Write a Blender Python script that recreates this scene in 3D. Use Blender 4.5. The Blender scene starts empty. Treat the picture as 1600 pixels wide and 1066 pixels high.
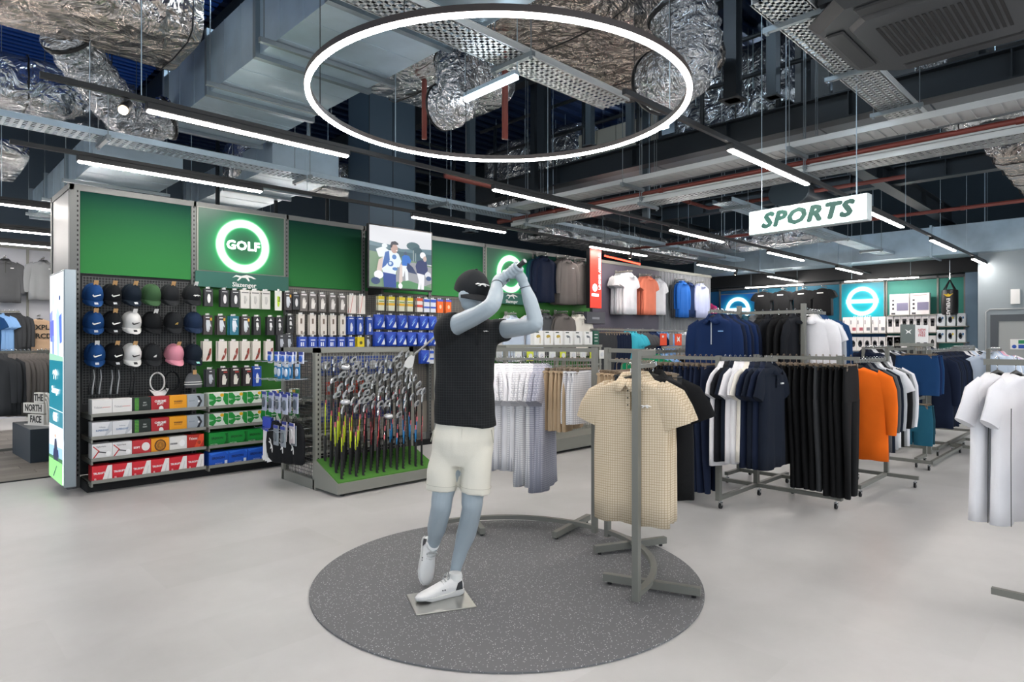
import bpy, math, random
from mathutils import Vector, Matrix, noise
R = math.radians
PI = math.pi
COL = bpy.context.scene.collection
SC = bpy.context.scene

# ------------------------------------------------------------------ camera, world, exposure
TH = R(45.43); FPX = 990.0; CAMH = 1.5
FW = (math.cos(TH), math.sin(TH)); RT = (math.sin(TH), -math.cos(TH))
cam = bpy.data.objects.new('camera', bpy.data.cameras.new('camera')); COL.objects.link(cam)
cam.location = (0, 0, CAMH); cam.rotation_euler = (R(90), 0, TH - R(90))
cam.data.lens = FPX / 1600 * 36; cam.data.sensor_width = 36; cam.data.clip_start = .05; cam.data.clip_end = 200
SC.camera = cam
SC.view_settings.view_transform = 'Standard'; SC.view_settings.look = 'None'
SC.view_settings.exposure = 0.2; SC.view_settings.gamma = 1; SC.view_settings.use_curve_mapping = False
w = bpy.data.worlds.new('world'); SC.world = w; w.use_nodes = True
w.node_tree.nodes['Background'].inputs[0].default_value = (.80, .90, 1.0, 1)
w.node_tree.nodes['Background'].inputs[1].default_value = 1.15
LED = 76.0          # radiance of the LED bars
SC.cycles.max_bounces = 6; SC.cycles.diffuse_bounces = 3; SC.cycles.glossy_bounces = 4
SC.cycles.transmission_bounces = 4; SC.cycles.transparent_max_bounces = 6
SC.cycles.sample_clamp_indirect = 4; SC.cycles.caustics_reflective = False; SC.cycles.caustics_refractive = False

# ------------------------------------------------------------------ from the picture to places in the shop
def W(a, d, z=0.0): return Vector((FW[0]*d + RT[0]*a, FW[1]*d + RT[1]*a, z))
def gp(px, py, z=0.0):
    d = (z-CAMH)*FPX/(533-py); return W((px-800)/FPX*d, d, z)
def pd(px, py, d): return W((px-800)/FPX*d, d, CAMH+(533-py)/FPX*d)
def py_(px, py, Y):
    t = (px-800)/FPX; d = Y/(FW[1]+RT[1]*t); return pd(px, py, d)
def px_(px, py, X):
    t = (px-800)/FPX; d = X/(FW[0]+RT[0]*t); return pd(px, py, d)
def XonY(px, Y): return py_(px, 533, Y).x
def YonX(px, X): return px_(px, 533, X).y

# ------------------------------------------------------------------ materials
def lin(c):
    if isinstance(c, str):
        c = [int(c[i:i+2], 16)/255 for i in (0, 2, 4)]
    return tuple(x/12.92 if x <= .04045 else ((x+.055)/1.055)**2.4 for x in c) + (1,)
MATS = {}
def mat(name, col, rough=.6, metal=0.0, emit=None, es=0, bump=None, var=0, spec=.5, alpha=1, sheen=0, clear=0):
    """bump = (scale, strength); var = lightness variation by noise"""
    if name in MATS: return MATS[name]
    m = bpy.data.materials.new(name); m.use_nodes = True; MATS[name] = m
    nt = m.node_tree; b = nt.nodes['Principled BSDF']; c = lin(col)
    b.inputs['Base Color'].default_value = c; b.inputs['Roughness'].default_value = rough
    b.inputs['Metallic'].default_value = metal; b.inputs['Specular IOR Level'].default_value = spec
    if clear: b.inputs['Coat Weight'].default_value = clear
    if sheen: b.inputs['Sheen Weight'].default_value = sheen
    if alpha < 1: b.inputs['Alpha'].default_value = alpha
    if emit:
        b.inputs['Emission Color'].default_value = lin(emit); b.inputs['Emission Strength'].default_value = es
    if var or bump:
        tc = nt.nodes.new('ShaderNodeTexCoord')
    if var:
        n = nt.nodes.new('ShaderNodeTexNoise'); n.inputs['Scale'].default_value = 3.5; n.inputs['Detail'].default_value = 5
        nt.links.new(tc.outputs['Object'], n.inputs['Vector'])
        r = nt.nodes.new('ShaderNodeMapRange'); r.inputs[1].default_value = .3; r.inputs[2].default_value = .7
        r.inputs[3].default_value = 1-var; r.inputs[4].default_value = 1+var
        nt.links.new(n.outputs[0], r.inputs[0])
        mx = nt.nodes.new('ShaderNodeVectorMath'); mx.operation = 'SCALE'; mx.inputs[0].default_value = c[:3]
        nt.links.new(r.outputs[0], mx.inputs['Scale']); nt.links.new(mx.outputs[0], b.inputs['Base Color'])
    if bump:
        n = nt.nodes.new('ShaderNodeTexNoise'); n.inputs['Scale'].default_value = bump[0]; n.inputs['Detail'].default_value = 3
        nt.links.new(tc.outputs['Object'], n.inputs['Vector'])
        bp = nt.nodes.new('ShaderNodeBump'); bp.inputs['Strength'].default_value = bump[1]; bp.inputs['Distance'].default_value = .01
        nt.links.new(n.outputs[0], bp.inputs['Height']); nt.links.new(bp.outputs[0], b.inputs['Normal'])
    return m
def fabric(name, col, **k):
    k.setdefault('rough', .85); k.setdefault('spec', .2); k.setdefault('var', .06); k.setdefault('bump', (260, .25))
    return mat(name, col, **k)
def foil_mat(name, col, sc=6.0, rough=.2, strength=1.0, dist=.06):
    m = mat(name, col, rough, .86); nt = m.node_tree; b = nt.nodes['Principled BSDF']
    tc = nt.nodes.new('ShaderNodeTexCoord')
    n1 = nt.nodes.new('ShaderNodeTexNoise'); n1.inputs['Scale'].default_value = sc*.6; n1.inputs['Detail'].default_value = 4; n1.inputs['Distortion'].default_value = 1.5
    v = nt.nodes.new('ShaderNodeTexVoronoi'); v.inputs['Scale'].default_value = sc; v.feature = 'F1'
    mv = nt.nodes.new('ShaderNodeMix'); mv.data_type = 'RGBA'; mv.inputs[0].default_value = .25
    nt.links.new(tc.outputs['Object'], n1.inputs['Vector']); nt.links.new(tc.outputs['Object'], mv.inputs[6]); nt.links.new(n1.outputs[1], mv.inputs[7])
    nt.links.new(mv.outputs[2], v.inputs['Vector'])
    ad = nt.nodes.new('ShaderNodeMath'); ad.operation = 'ADD'
    nt.links.new(n1.outputs[0], ad.inputs[0]); nt.links.new(v.outputs[0], ad.inputs[1])
    bp = nt.nodes.new('ShaderNodeBump'); bp.inputs['Strength'].default_value = strength; bp.inputs['Distance'].default_value = dist
    nt.links.new(ad.outputs[0], bp.inputs['Height']); nt.links.new(bp.outputs[0], b.inputs['Normal'])
    return m
def nodes_of(m): return m.node_tree, m.node_tree.nodes['Principled BSDF']

GREY = mat('grey_powder_coat', '85867f', .5)
DGREY = mat('dark_grey_coat', '55575a', .5)
BLACK = mat('black_plastic', '141517', .45)
MBLACK = mat('matt_black', '101113', .8)
STEEL = mat('galvanised_steel', 'adc0cc', .36, .5, bump=(14, .08), var=.10)
CHROME = mat('chrome', 'd6d8da', .12, 1.0)
BRUSH = mat('brushed_steel', 'bdbdb8', .3, .9)
WHITE = mat('white_card', 'ececea', .6)
TAPE = mat('kraft_tag', 'c9a06c', .8)
FOIL = foil_mat('crinkled_foil', 'cfd2d4')
FOILW = foil_mat('warm_crinkled_foil', 'd2c6bb', 7, .24, 1.0, .12)
REDPIPE = mat('red_oxide_pipe', '6e3028', .5)
DBEAM = mat('dark_steel_paint', '1e262c', .5)
MBEAM = mat('slate_steel_paint', '46525a', .5)
EMW = mat('led_white', 'ffffff', .5, emit='fff7f0', es=LED)
NONE = None

# ------------------------------------------------------------------ mesh building
class MB:
    def __init__(s): s.v = []; s.f = []; s.mi = []; s.cur = 0; s.M = None
    def m(s, i): s.cur = i; return s
    def add(s, vs, fs):
        o = len(s.v)
        if s.M is not None: vs = [s.M @ Vector(v) for v in vs]
        s.v.extend([tuple(v) for v in vs]); s.f.extend([tuple(i+o for i in f) for f in fs]); s.mi.extend([s.cur]*len(fs)); return s
    def box(s, x0, y0, z0, x1, y1, z1):
        if x0 > x1: x0, x1 = x1, x0
        if y0 > y1: y0, y1 = y1, y0
        if z0 > z1: z0, z1 = z1, z0
        return s.add([(x0,y0,z0),(x1,y0,z0),(x1,y1,z0),(x0,y1,z0),(x0,y0,z1),(x1,y0,z1),(x1,y1,z1),(x0,y1,z1)],
            [(3,2,1,0),(4,5,6,7),(0,1,5,4),(1,2,6,5),(2,3,7,6),(3,0,4,7)])
    def bbox(s, x0, y0, z0, x1, y1, z1, b=.004):
        """box with bevelled vertical + horizontal edges (chamfer)"""
        if x0 > x1: x0, x1 = x1, x0
        if y0 > y1: y0, y1 = y1, y0
        if z0 > z1: z0, z1 = z1, z0
        b = min(b, (x1-x0)*.4, (y1-y0)*.4, (z1-z0)*.4)
        def ring(i, z): return [(x0+i+b,y0+i,z),(x1-i-b,y0+i,z),(x1-i,y0+i+b,z),(x1-i,y1-i-b,z),(x1-i-b,y1-i,z),(x0+i+b,y1-i,z),(x0+i,y1-i-b,z),(x0+i,y0+i+b,z)]
        return s.loft([ring(b, z0), ring(0, z0+b), ring(0, z1-b), ring(b, z1)])
    def loft(s, loops, cap=True, closed=True):
        n = len(loops[0]); vs = [p for l in loops for p in l]; fs = []
        for k in range(len(loops)-1):
            for i in range(n if closed else n-1):
                j = (i+1) % n; fs.append((k*n+i, k*n+j, (k+1)*n+j, (k+1)*n+i))
        if cap and closed:
            fs.append(tuple(range(n-1, -1, -1))); fs.append(tuple(range((len(loops)-1)*n, len(loops)*n)))
        return s.add(vs, fs)
    def tube(s, pts, r, n=8, cap=True, rad=None, flat=1.0):
        pts = [Vector(p) for p in pts]; loops = []; up = None
        for i, p in enumerate(pts):
            t = (pts[min(i+1, len(pts)-1)] - pts[max(i-1, 0)]).normalized()
            if up is None:
                up = Vector((0, 0, 1)) if abs(t.z) < .9 else Vector((1, 0, 0))
            a = t.cross(up).normalized(); u2 = a.cross(t).normalized(); up = u2
            rr = rad[i] if rad else r
            loops.append([p + a*(rr*math.cos(2*PI*k/n)) + u2*(rr*flat*math.sin(2*PI*k/n)) for k in range(n)])
        return s.loft(loops, cap)
    def cyl(s, p0, p1, r0, r1=None, n=12): return s.tube([p0, p1], 0, n, rad=[r0, r0 if r1 is None else r1])
    def bar(s, p0, p1, w, h):
        """square bar from p0 to p1, w sideways, h up"""
        p0 = Vector(p0); p1 = Vector(p1); t = (p1-p0).normalized()
        up = Vector((0, 0, 1)) if abs(t.z) < .95 else Vector((0, 1, 0))
        a = t.cross(up).normalized(); u = a.cross(t).normalized()
        L = lambda p: [p-a*w/2-u*h/2, p+a*w/2-u*h/2, p+a*w/2+u*h/2, p-a*w/2+u*h/2]
        return s.loft([L(p0), L(p1)])
    def prism(s, poly, y0, y1):
        """polygon in xz extruded along y"""
        return s.loft([[(x, y0, z) for x, z in poly], [(x, y1, z) for x, z in poly]])
    def disc(s, c, nrm, r, n=16, h=.002):
        c = Vector(c); nrm = Vector(nrm).normalized(); return s.cyl(c, c+nrm*h, r, r, n)
    def build(s, name, mats, parent=None, smooth=False, kind=None, label=None, angle=None):
        me = bpy.data.meshes.new(name); me.from_pydata(s.v, [], s.f)
        if not isinstance(mats, (list, tuple)): mats = [mats]
        for m_ in mats: me.materials.append(m_)
        me.polygons.foreach_set('material_index', s.mi)
        if smooth: me.polygons.foreach_set('use_smooth', [True]*len(me.polygons))
        me.validate(); me.update()
        if smooth and angle:
            me.set_sharp_from_angle(angle=R(angle))
        o = bpy.data.objects.new(name, me); COL.objects.link(o)
        if parent is not None: o.parent = parent
        if kind: o['kind'] = kind
        if label: o['label'] = label
        return o

def thing(name, label, cat, loc=(0, 0, 0), rz=0, group=None):
    o = bpy.data.objects.new(name, None); COL.objects.link(o); o.location = loc; o.rotation_euler = (0, 0, rz)
    o.empty_display_size = .1
    o['label'] = label; o['category'] = cat
    if group: o['group'] = group
    return o
def tag(o, label, cat, group=None):
    o['label'] = label; o['category'] = cat
    if group: o['group'] = group
    return o
def struct(o): o['kind'] = 'structure'; return o
def dup(root, loc=None, rz=None, label=None, group=None, swap=None, rot=None, scale=None):
    """copy of a thing with copies of its parts and sub-parts; swap = {old material: new}"""
    def cp(o, par):
        c = o.copy(); COL.objects.link(c)
        if par is not None: c.parent = par
        if swap and c.type == 'MESH' and any(m in swap for m in c.data.materials):
            for i, s_ in enumerate(c.material_slots):
                if s_.material in swap:
                    s_.link = 'OBJECT'; s_.material = swap[o.material_slots[i].material]
        for ch in o.children: cp(ch, c)
        return c
    r = cp(root, None)
    if loc is not None: r.location = loc
    if rz is not None: r.rotation_euler = (0, 0, rz)
    if rot is not None: r.rotation_euler = rot
    if scale is not None: r.scale = scale
    if label: r['label'] = label
    if group: r['group'] = group
    return r
_TX = {}
def text(s, size, m, parent, loc, rot, name='lettering', ext=.001, bold=0, shear=0, sx=1.0, align='CENTER', spacing=1.0, fat=0):
    key = (s, round(size, 4), bold, shear, align, ext, spacing)
    if key not in _TX:
        c = bpy.data.curves.new('t', 'FONT'); c.body = s; c.size = size; c.extrude = ext; c.offset = bold; c.shear = shear
        c.align_x = align; c.align_y = 'CENTER'; c.resolution_u = 2; c.space_character = spacing
        o = bpy.data.objects.new('t', c); COL.objects.link(o)
        bpy.context.view_layer.update()
        me = bpy.data.meshes.new_from_object(o.evaluated_get(bpy.context.evaluated_depsgraph_get()))
        bpy.data.objects.remove(o); bpy.data.curves.remove(c); _TX[key] = me
    me = _TX[key].copy(); me.materials.clear(); me.materials.append(m); me.name = name
    if fat:
        n = len(me.vertices); V0 = [v.co.copy() for v in me.vertices]; F0 = [tuple(p.vertices) for p in me.polygons]; vs, fs = [], []
        for k in range(8):
            dx, dy = fat*math.cos(k*PI/4), fat*math.sin(k*PI/4); vs += [(v.x+dx, v.y+dy, v.z+k*.00005) for v in V0]; fs += [tuple(i+k*n for i in f) for f in F0]
        me2 = bpy.data.meshes.new(name); me2.from_pydata(vs, [], fs); me2.materials.append(m); me = me2
    o = bpy.data.objects.new(name, me); COL.objects.link(o); o.parent = parent; o.location = loc; o.rotation_euler = rot
    o.scale = (sx, 1, 1)
    return o
FRONT = (R(90), 0, 0)            # readable from the shop side of a wall along X
FARW = (R(90), 0, R(-90))        # readable on the far wall along Y
ORD = ['first', 'second', 'third', 'fourth', 'fifth', 'sixth', 'seventh', 'eighth', 'ninth', 'tenth', 'eleventh', 'twelfth',
       'thirteenth', 'fourteenth', 'fifteenth', 'sixteenth', 'seventeenth', 'eighteenth', 'nineteenth', 'twentieth'] + ['%dth' % i for i in range(21, 60)]
# ------------------------------------------------------------------ lights (real fixtures of the shop)
TZ = 3.2
def led_row(rowY, segs, t0, t1, what, name='track_rail'):
    o = MB(); o.box(t0, rowY-.017, TZ+.045, t1, rowY+.017, TZ+.085)
    r = tag(o.build(name, BLACK), 'black suspended track for ' + what, 'track')
    x = t0+.6
    m = MB()
    while x < t1:
        m.cyl((x, rowY, TZ+.085), (x, rowY, 6.15), .004, n=5); x += 2.2
    m.build('suspension_wire', STEEL, r, kind='stuff')
    for i, (a, b) in enumerate(segs):
        lt = thing('linear_light', '%s white LED bar from the left, %s' % (ORD[i], what), 'light', ((a+b)/2, rowY, TZ))
        h = (b-a)/2
        q = MB(); q.bbox(-h, -.034, -.005, h, .034, .05, .006); q.build('housing', BLACK, lt)
        q = MB(); q.bbox(-h+.01, -.027, -.022, h-.01, .027, -.004, .008); q.build('diffuser', EMW, lt)
def rowY_of(px, py, H=1.7): return gp(px, py, CAMH+H).y
Y1 = 5.12; Y2 = 7.02; Y3 = 2.57
sg = lambda Y, L: [(XonY(a, Y), XonY(b, Y)) for a, b in L]
Y1 = rowY_of(228, 170); Y2 = rowY_of(120, 250); Y3 = rowY_of(1140, 232)
led_row(Y1, sg(Y1, [(228, 545), (770, 920), (1047, 1130), (1200, 1255), (1307, 1346)]), XonY(62, Y1), XonY(1360, Y1), 'the middle row in front of the ring')
led_row(Y2, sg(Y2, [(120, 410), (643, 790), (922, 1010), (1090, 1148), (1200, 1245)]), XonY(15, Y2), XonY(1250, Y2), 'the row along the green golf wall')
led_row(Y3, sg(Y3, [(1140, 1262), (1355, 1410), (1455, 1492), (1520, 1546)]), XonY(975, Y3), XonY(1555, Y3), 'the right-hand row past the sports sign')
for k, Y in enumerate((10.0, 12.3, 14.0)):
    led_row(Y, [(-3.6, -.6), (-.3, 2.6), (4.4, 7.0)], -4, 8, ['the near row', 'the middle row', 'the back row'][k]+' over the outdoor clothing area')
for k, Y in enumerate((-.6, -2.6)):
    led_row(Y, [(-3+3.2*i, -.9+3.2*i) for i in range(6)], -4, 16, ['the first', 'the second'][k]+' row behind the photographer')
# rows along the far wall
for k, (a, b) in enumerate(((1165, 1255), (1320, 1435))):
    X = 17.85; ya, yb = YonX(a, X), YonX(b, X)
    lt = thing('linear_light', ['long thin LED bar over the dark shirts on the teal wall', 'long thin LED bar over the teal ring sign and boxes'][k], 'light', (X, (ya+yb)/2, 3.06))
    h = abs(ya-yb)/2
    q = MB(); q.box(-.03, -h, 0, .03, h, .05); q.build('housing', BLACK, lt)
    q = MB(); q.box(-.024, -h, -.02, .024, h, 0); q.build('diffuser', EMW, lt)
    q = MB(); q.cyl((0, -h*.8, .05), (0, -h*.8, 3.1), .004, n=5); q.cyl((0, h*.8, .05), (0, h*.8, 3.1), .004, n=5); q.build('suspension_wire', STEEL, lt)
# ring lamp
rc = W(-.08, 4.07, 3.0)
ring = thing('ring_light', 'large glowing ring pendant light with dark rim hanging above the mannequin', 'light', rc)
def torus_band(m, r0, r1, z0, z1, n=96):
    loops = []
    for k in range(n+1):
        c, s_ = math.cos(2*PI*k/n), math.sin(2*PI*k/n)
        loops.append([(r0*c, r0*s_, z0), (r1*c, r1*s_, z0), (r1*c, r1*s_, z1), (r0*c, r0*s_, z1)])
    m.loft(loops, cap=False)
q = MB(); torus_band(q, 1.160, 1.194, 0, .034); q.build('rim', mat('ring_rim', '3c3634', .4), ring)
q = MB(); torus_band(q, 1.163, 1.190, -.014, -.0005); q.build('diffuser', EMW, ring, True, angle=50)
for k in range(5):
    a = 2*PI*k/5+1.05
    q = MB(); q.cyl((1.175*math.cos(a), 1.175*math.sin(a), .03), (1.175*math.cos(a), 1.175*math.sin(a), 3.15), .003, n=5); q.build('suspension_wire', BLACK, ring)
# spot lamps on the tracks
SPOTM = mat('spot_lens', 'ffffff', .3, emit='ffe2b8', es=40)
def spot(p, aim, label):
    t = thing('spotlight', label, 'spotlight', p)
    d = Vector(aim).normalized()
    q = MB(); q.cyl((0, 0, .06), (0, 0, .0), .012, n=8); q.cyl(-d*.07, d*.07, .034, .038, 16); q.build('lamp_body', BLACK, t, True, angle=40)
    q = MB(); q.cyl(d*.072, d*.078, .03, .03, 16); q.build('lens', SPOTM, t)
spot((XonY(196, Y1), Y1, TZ-.02), (-.3, -.6, -.5), 'small black spotlight with warm lens at the left end of the middle track')
for px in (985, 1150):
    spot((XonY(px, Y2-.0), Y2, TZ-.03), (.5, .5, -.7), 'small black spotlight on the golf wall track, at %s' % ('the red sign' if px < 1000 else 'the blue jackets'))

# ------------------------------------------------------------------ floor
def floor_mat():
    m = mat('pale_concrete_vinyl', 'a9a8a5', .42); nt, b = nodes_of(m)
    tc = nt.nodes.new('ShaderNodeTexCoord')
    br = nt.nodes.new('ShaderNodeTexBrick'); br.inputs['Scale'].default_value = 1.0; br.inputs['Brick Width'].default_value = 1.2; br.inputs['Row Height'].default_value = .6
    br.inputs['Mortar Size'].default_value = .0; br.inputs['Color1'].default_value = (.56, .555, .55, 1); br.inputs['Color2'].default_value = (.52, .517, .51, 1); br.inputs['Mortar'].default_value = (.44, .44, .43, 1)
    n = nt.nodes.new('ShaderNodeTexNoise'); n.inputs['Scale'].default_value = .9; n.inputs['Detail'].default_value = 8; n.inputs['Roughness'].default_value = .6
    rp = nt.nodes.new('ShaderNodeMapRange'); rp.inputs[1].default_value = .3; rp.inputs[2].default_value = .7; rp.inputs[3].default_value = .86; rp.inputs[4].default_value = 1.1
    mx = nt.nodes.new('ShaderNodeVectorMath'); mx.operation = 'SCALE'
    nt.links.new(tc.outputs['Object'], br.inputs['Vector']); nt.links.new(tc.outputs['Object'], n.inputs['Vector'])
    nt.links.new(n.outputs[0], rp.inputs[0]); nt.links.new(br.outputs[0], mx.inputs[0]); nt.links.new(rp.outputs[0], mx.inputs['Scale']); nt.links.new(mx.outputs[0], b.inputs['Base Color'])
    r2 = nt.nodes.new('ShaderNodeMapRange'); r2.inputs[3].default_value = .3; r2.inputs[4].default_value = .5
    nt.links.new(n.outputs[0], r2.inputs[0]); nt.links.new(r2.outputs[0], b.inputs['Roughness'])
    return m
q = MB(); q.box(-8, -6, -.1, 20, 18, 0)
floor = struct(q.build('floor', floor_mat()))
FLY = gp(0, 755).y
wood = [mat('grey_oak_%d' % i, c, .45, var=.12) for i, c in enumerate(('75706a', '6b6660', '7d7871'))]
random.seed(4)
for r_ in range(26):
    y = FLY+.005+r_*.19; x = -3.2-random.random()*1.1
    while x < 3.0:
        L = 1.25; q = MB(); q.box(x+.002, y, 0, min(x+L, 3.3)-.002, y+.186, .008)
        q.build('plank', random.choice(wood), floor); x += L
q = MB(); q.box(-4, FLY-.03, 0, 1.5, FLY, .012); q.build('threshold_strip', BLACK, floor)
# ------------------------------------------------------------------ ceiling deck
DECK = mat('dark_blue_steel_deck', '13284a', .45, .3)
q = MB(); q.box(-8, -6, 6.3, 20, 18, 6.5)
ceil = struct(q.build('ceiling', DECK))
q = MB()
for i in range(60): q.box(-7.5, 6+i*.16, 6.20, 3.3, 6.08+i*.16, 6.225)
q.build('glow_painted_deck', mat('blue_glow_paint', '2a62c8', .4, .2), ceil, kind='stuff')  # blue glow over the left of the deck, painted in as colour
q = MB(); y = -2
while y < 17.8:
    q.box(-8, y, 6.22, 20, y+.12, 6.3); y += .3
q.build('deck_rib', DECK, ceil, kind='stuff')
q = MB()
for x in (-4.5, -.5, 3.5, 7.5, 11.5, 15.5, 19): q.box(x-.1, -6, 5.75, x+.1, 18, 6.22)
q.build('roof_joist', DBEAM, ceil, kind='stuff')
# far walls
XW = 18.6
DW = mat('dark_back_wall', '2b3a44', .8, var=.05)
q = MB(); q.box(XW+.1, -6, 0, XW+.35, 18, 6.3); struct(q.build('wall_far', DW))
q = MB(); q.box(-8, 16.4, 0, XW+.1, 16.7, 6.3); struct(q.build('wall_left', mat('left_back_wall', '35434f', .8)))
# ------------------------------------------------------------------ galvanised ventilation ducts
def duct_run(x0, x1, ys, z0, z1, label):
    t = thing('ventilation_duct', label, 'duct', (0, 0, 0))
    for i in range(len(ys)-1):
        q = MB(); q.box(x0, ys[i]+.03, z0, x1, ys[i+1]-.03, z1); 
        s = q.build('duct_section', STEEL, t)
        # cross-broken panel stiffeners
        k = MB(); n = 2
        for j in range(1, n+1):
            y = ys[i]+(ys[i+1]-ys[i])*j/(n+1)
            k.box(x0-.003, y-.004, z0-.003, x1+.003, y+.004, z1+.003)
        k.build('standing_seam', STEEL, s, kind='stuff')
        q = MB()
        y = ys[i+1]
        for (a, b, c, d) in ((x0-.04, z0-.04, x1+.04, z0), (x0-.04, z1, x1+.04, z1+.04), (x0-.04, z0, x0, z1), (x1, z0, x1+.04, z1)):
            q.box(a, y-.03, b, c, y+.03, d)
        q.build('flange', mat('duct_flange', '87939a', .4, .8), t)
        q = MB(); yy = (ys[i]+ys[i+1])/2+.3
        q.box(x0-.14, yy-.02, z0-.05, x1+.14, yy+.02, z0-.008)
        for x in (x0-.1, x1+.1): q.cyl((x, yy, z0-.05), (x, yy, 6.25), .006, n=6)
        q.build('hanger_channel', mat('hanger_zinc', '8b9498', .4, .8), t)
    return t
duct_run(2.35, 3.45, [-.4, 1.2, 2.8, 4.3, 5.6, 6.8, 8.2], 4.05, 4.65, 'big galvanised rectangular duct crossing above the ring light')
duct_run(1.75, 2.75, [8.9, 10.4, 12.0, 13.4], 3.62, 4.05, 'lower galvanised duct beyond the end of the green golf wall')
duct_run(3.55, 4.5, [8.0, 9.6, 11.4], 3.75, 4.15, 'galvanised duct above the green golf wall')
# ------------------------------------------------------------------ foil wrapped ducts
def foil_duct(name, axis, a0, a1, b0, b1, z0, z1, label, m=None, seed=0, strap=1.3, rnd=.35):
    """wrapped duct along axis 'x' or 'y' with slack crumpled skin"""
    t = thing(name, label, 'duct')
    n = max(6, int((a1-a0)/.12)); ns = 28; loops = []
    cb, cz, hb, hz = (b0+b1)/2, (z0+z1)/2, (b1-b0)/2, (z1-z0)/2
    for i in range(n+1):
        a = a0+(a1-a0)*i/n; l = []
        sg_ = 1 + .03*math.sin(a*2*PI/strap+seed)
        for k in range(ns):
            th = 2*PI*k/ns; c, s_ = math.cos(th), math.sin(th); p = 2/(2.0+4*(1-rnd))
            x = hb*math.copysign(abs(c)**p, c); z = hz*math.copysign(abs(s_)**p, s_)
            d = 1 + .07*noise.noise(Vector((a*1.6+seed, x*2.5, z*2.5+seed*3))) + .03*noise.noise(Vector((a*6, x*7+seed, z*7)))
            x *= d*sg_; z *= d*sg_
            l.append((a, cb+x, cz+z) if axis == 'x' else (cb-x, a, cz+z))
        loops.append(l)
    q = MB(); q.loft(loops); q.build('foil_wrap', m or FOIL, t, True)
    a = a0+strap*.6
    while a < a1-.1:
        q = MB(); pts = []
        for k in range(13):
            th = 2*PI*k/12; c, s_ = math.cos(th), math.sin(th); p = 2/(2.0+4*(1-rnd))
            x = (hb*1.06)*math.copysign(abs(c)**p, c); z = hz*1.06*math.copysign(abs(s_)**p, s_)
            pts.append((a, cb+x, cz+z) if axis == 'x' else (cb-x, a, cz+z))
        q.tube(pts, .008, 5, cap=False); q.build('strap', BLACK, t); a += strap
    q = MB()
    for a in (a0+.5, (a0+a1)/2, a1-.4):
        for b in (b0-.02, b1+.02):
            p = (a, b, cz) if axis == 'x' else (b, a, cz)
            q.cyl(p, (p[0], p[1], 6.2), .006, n=5)
    q.build('hanger_rod', STEEL, t, kind='stuff')
    return t
foil_duct('foil_wrapped_duct', 'x', -3.0, 2.15, 6.35, 7.5, 4.35, 4.95, 'wide foil-wrapped duct in the upper left corner, running to the galvanised duct', FOILW, 1, 1.4, .5)
foil_duct('foil_wrapped_duct', 'x', -3.5, 2.3, 9.3, 10.3, 4.3, 4.9, 'foil-wrapped duct under the roof deck painted with blue glow on the left', FOIL, 2)
foil_duct('foil_wrapped_duct', 'x', -3.5, 1.4, 11.0, 12.8, 4.0, 4.3, 'flat foil-covered duct high above the outdoor jackets', FOIL, 3, 2.0)
foil_duct('foil_wrapped_duct', 'x', 3.5, 6.2, 9.0, 9.6, 3.85, 4.35, 'foil-wrapped duct behind the first LED bar above the golf wall', FOIL, 4, .8)
foil_duct('foil_wrapped_duct', 'x', 3.6, 5.3, 5.35, 6.5, 4.35, 4.95, 'foil-wrapped duct seen through the ring light beside the flexible duct', FOIL, 5, 1.2)
foil_duct('foil_wrapped_duct', 'x', 4.2, 6.9, 3.5, 5.0, 4.6, 5.1, 'broad foil-wrapped duct seen through the right half of the ring', FOILW, 6, 1.3, .5)
foil_duct('foil_wrapped_duct', 'y', 7.7, 10.2, 9.2, 10.1, 4.3, 5.7, 'foil-wrapped duct behind the walkway railing in the centre', FOIL, 7)
foil_duct('foil_wrapped_duct', 'y', 3.75, 5.6, 9.3, 10.2, 4.5, 6.1, 'tall foil-wrapped duct behind the walkway railing right of the ring', FOIL, 8)
foil_duct('foil_wrapped_duct', 'x', 9.5, 15.5, 8.6, 9.5, 3.6, 4.1, 'long foil-wrapped duct above the red shop sign', FOIL, 9)
foil_duct('foil_wrapped_duct', 'y', 5.2, 9.6, 14.6, 15.5, 3.75, 4.25, 'foil-wrapped duct beneath the sports sign in the distance', FOIL, 10)
foil_duct('foil_wrapped_duct', 'y', -.8, 1.9, 9.5, 10.5, 4.1, 4.7, 'foil-wrapped duct behind the air conditioner at the right edge', FOIL, 11, .7)
foil_duct('foil_wrapped_duct', 'x', 11.2, 16.0, .6, 1.7, 4.1, 4.5, 'pale foil-wrapped duct at the right edge above the white wall', FOILW, 12, .9)
def flex(pts, rad, label, seed):
    t = thing('flexible_duct', label, 'duct')
    P = [Vector(p) for p in pts]; out = []; rr = []
    N = 40
    for i in range(N+1):
        u = i/N*(len(P)-1); k = min(int(u), len(P)-2); f = u-k
        p0 = P[max(k-1, 0)]; p1 = P[k]; p2 = P[k+1]; p3 = P[min(k+2, len(P)-1)]
        out.append(.5*((2*p1)+(p2-p0)*f+(2*p0-5*p1+4*p2-p3)*f*f+(3*p1-p0-3*p2+p3)*f**3))
        rr.append(rad*(1+.06*math.sin(i*1.9)+.08*noise.noise(Vector((i*.3, seed, 0)))))
    q = MB(); q.tube(out, rad, 20, rad=rr); q.build('foil_sleeve', foil_mat('fine_foil', 'd4d6d8', 11, .18), t, True)
    for i in (2, 38):
        q = MB(); q.tube([out[i], out[min(i+1, 40)]], rad*1.04, 20, rad=[rad*1.1, rad*1.1]); q.build('clamp_band', BLACK, t)
    q = MB(); q.cyl(out[20], (out[20].x, out[20].y, 6.3), .005, n=5); q.build('hanger_wire', BLACK, t)
flex([(1.2, 7.3, 4.45), (1.5, 7.6, 4.2), (1.9, 7.9, 3.95), (2.3, 7.9, 4.05)], .22, 'foil flexible duct drooping under the upper-left duct', 1)
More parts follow.
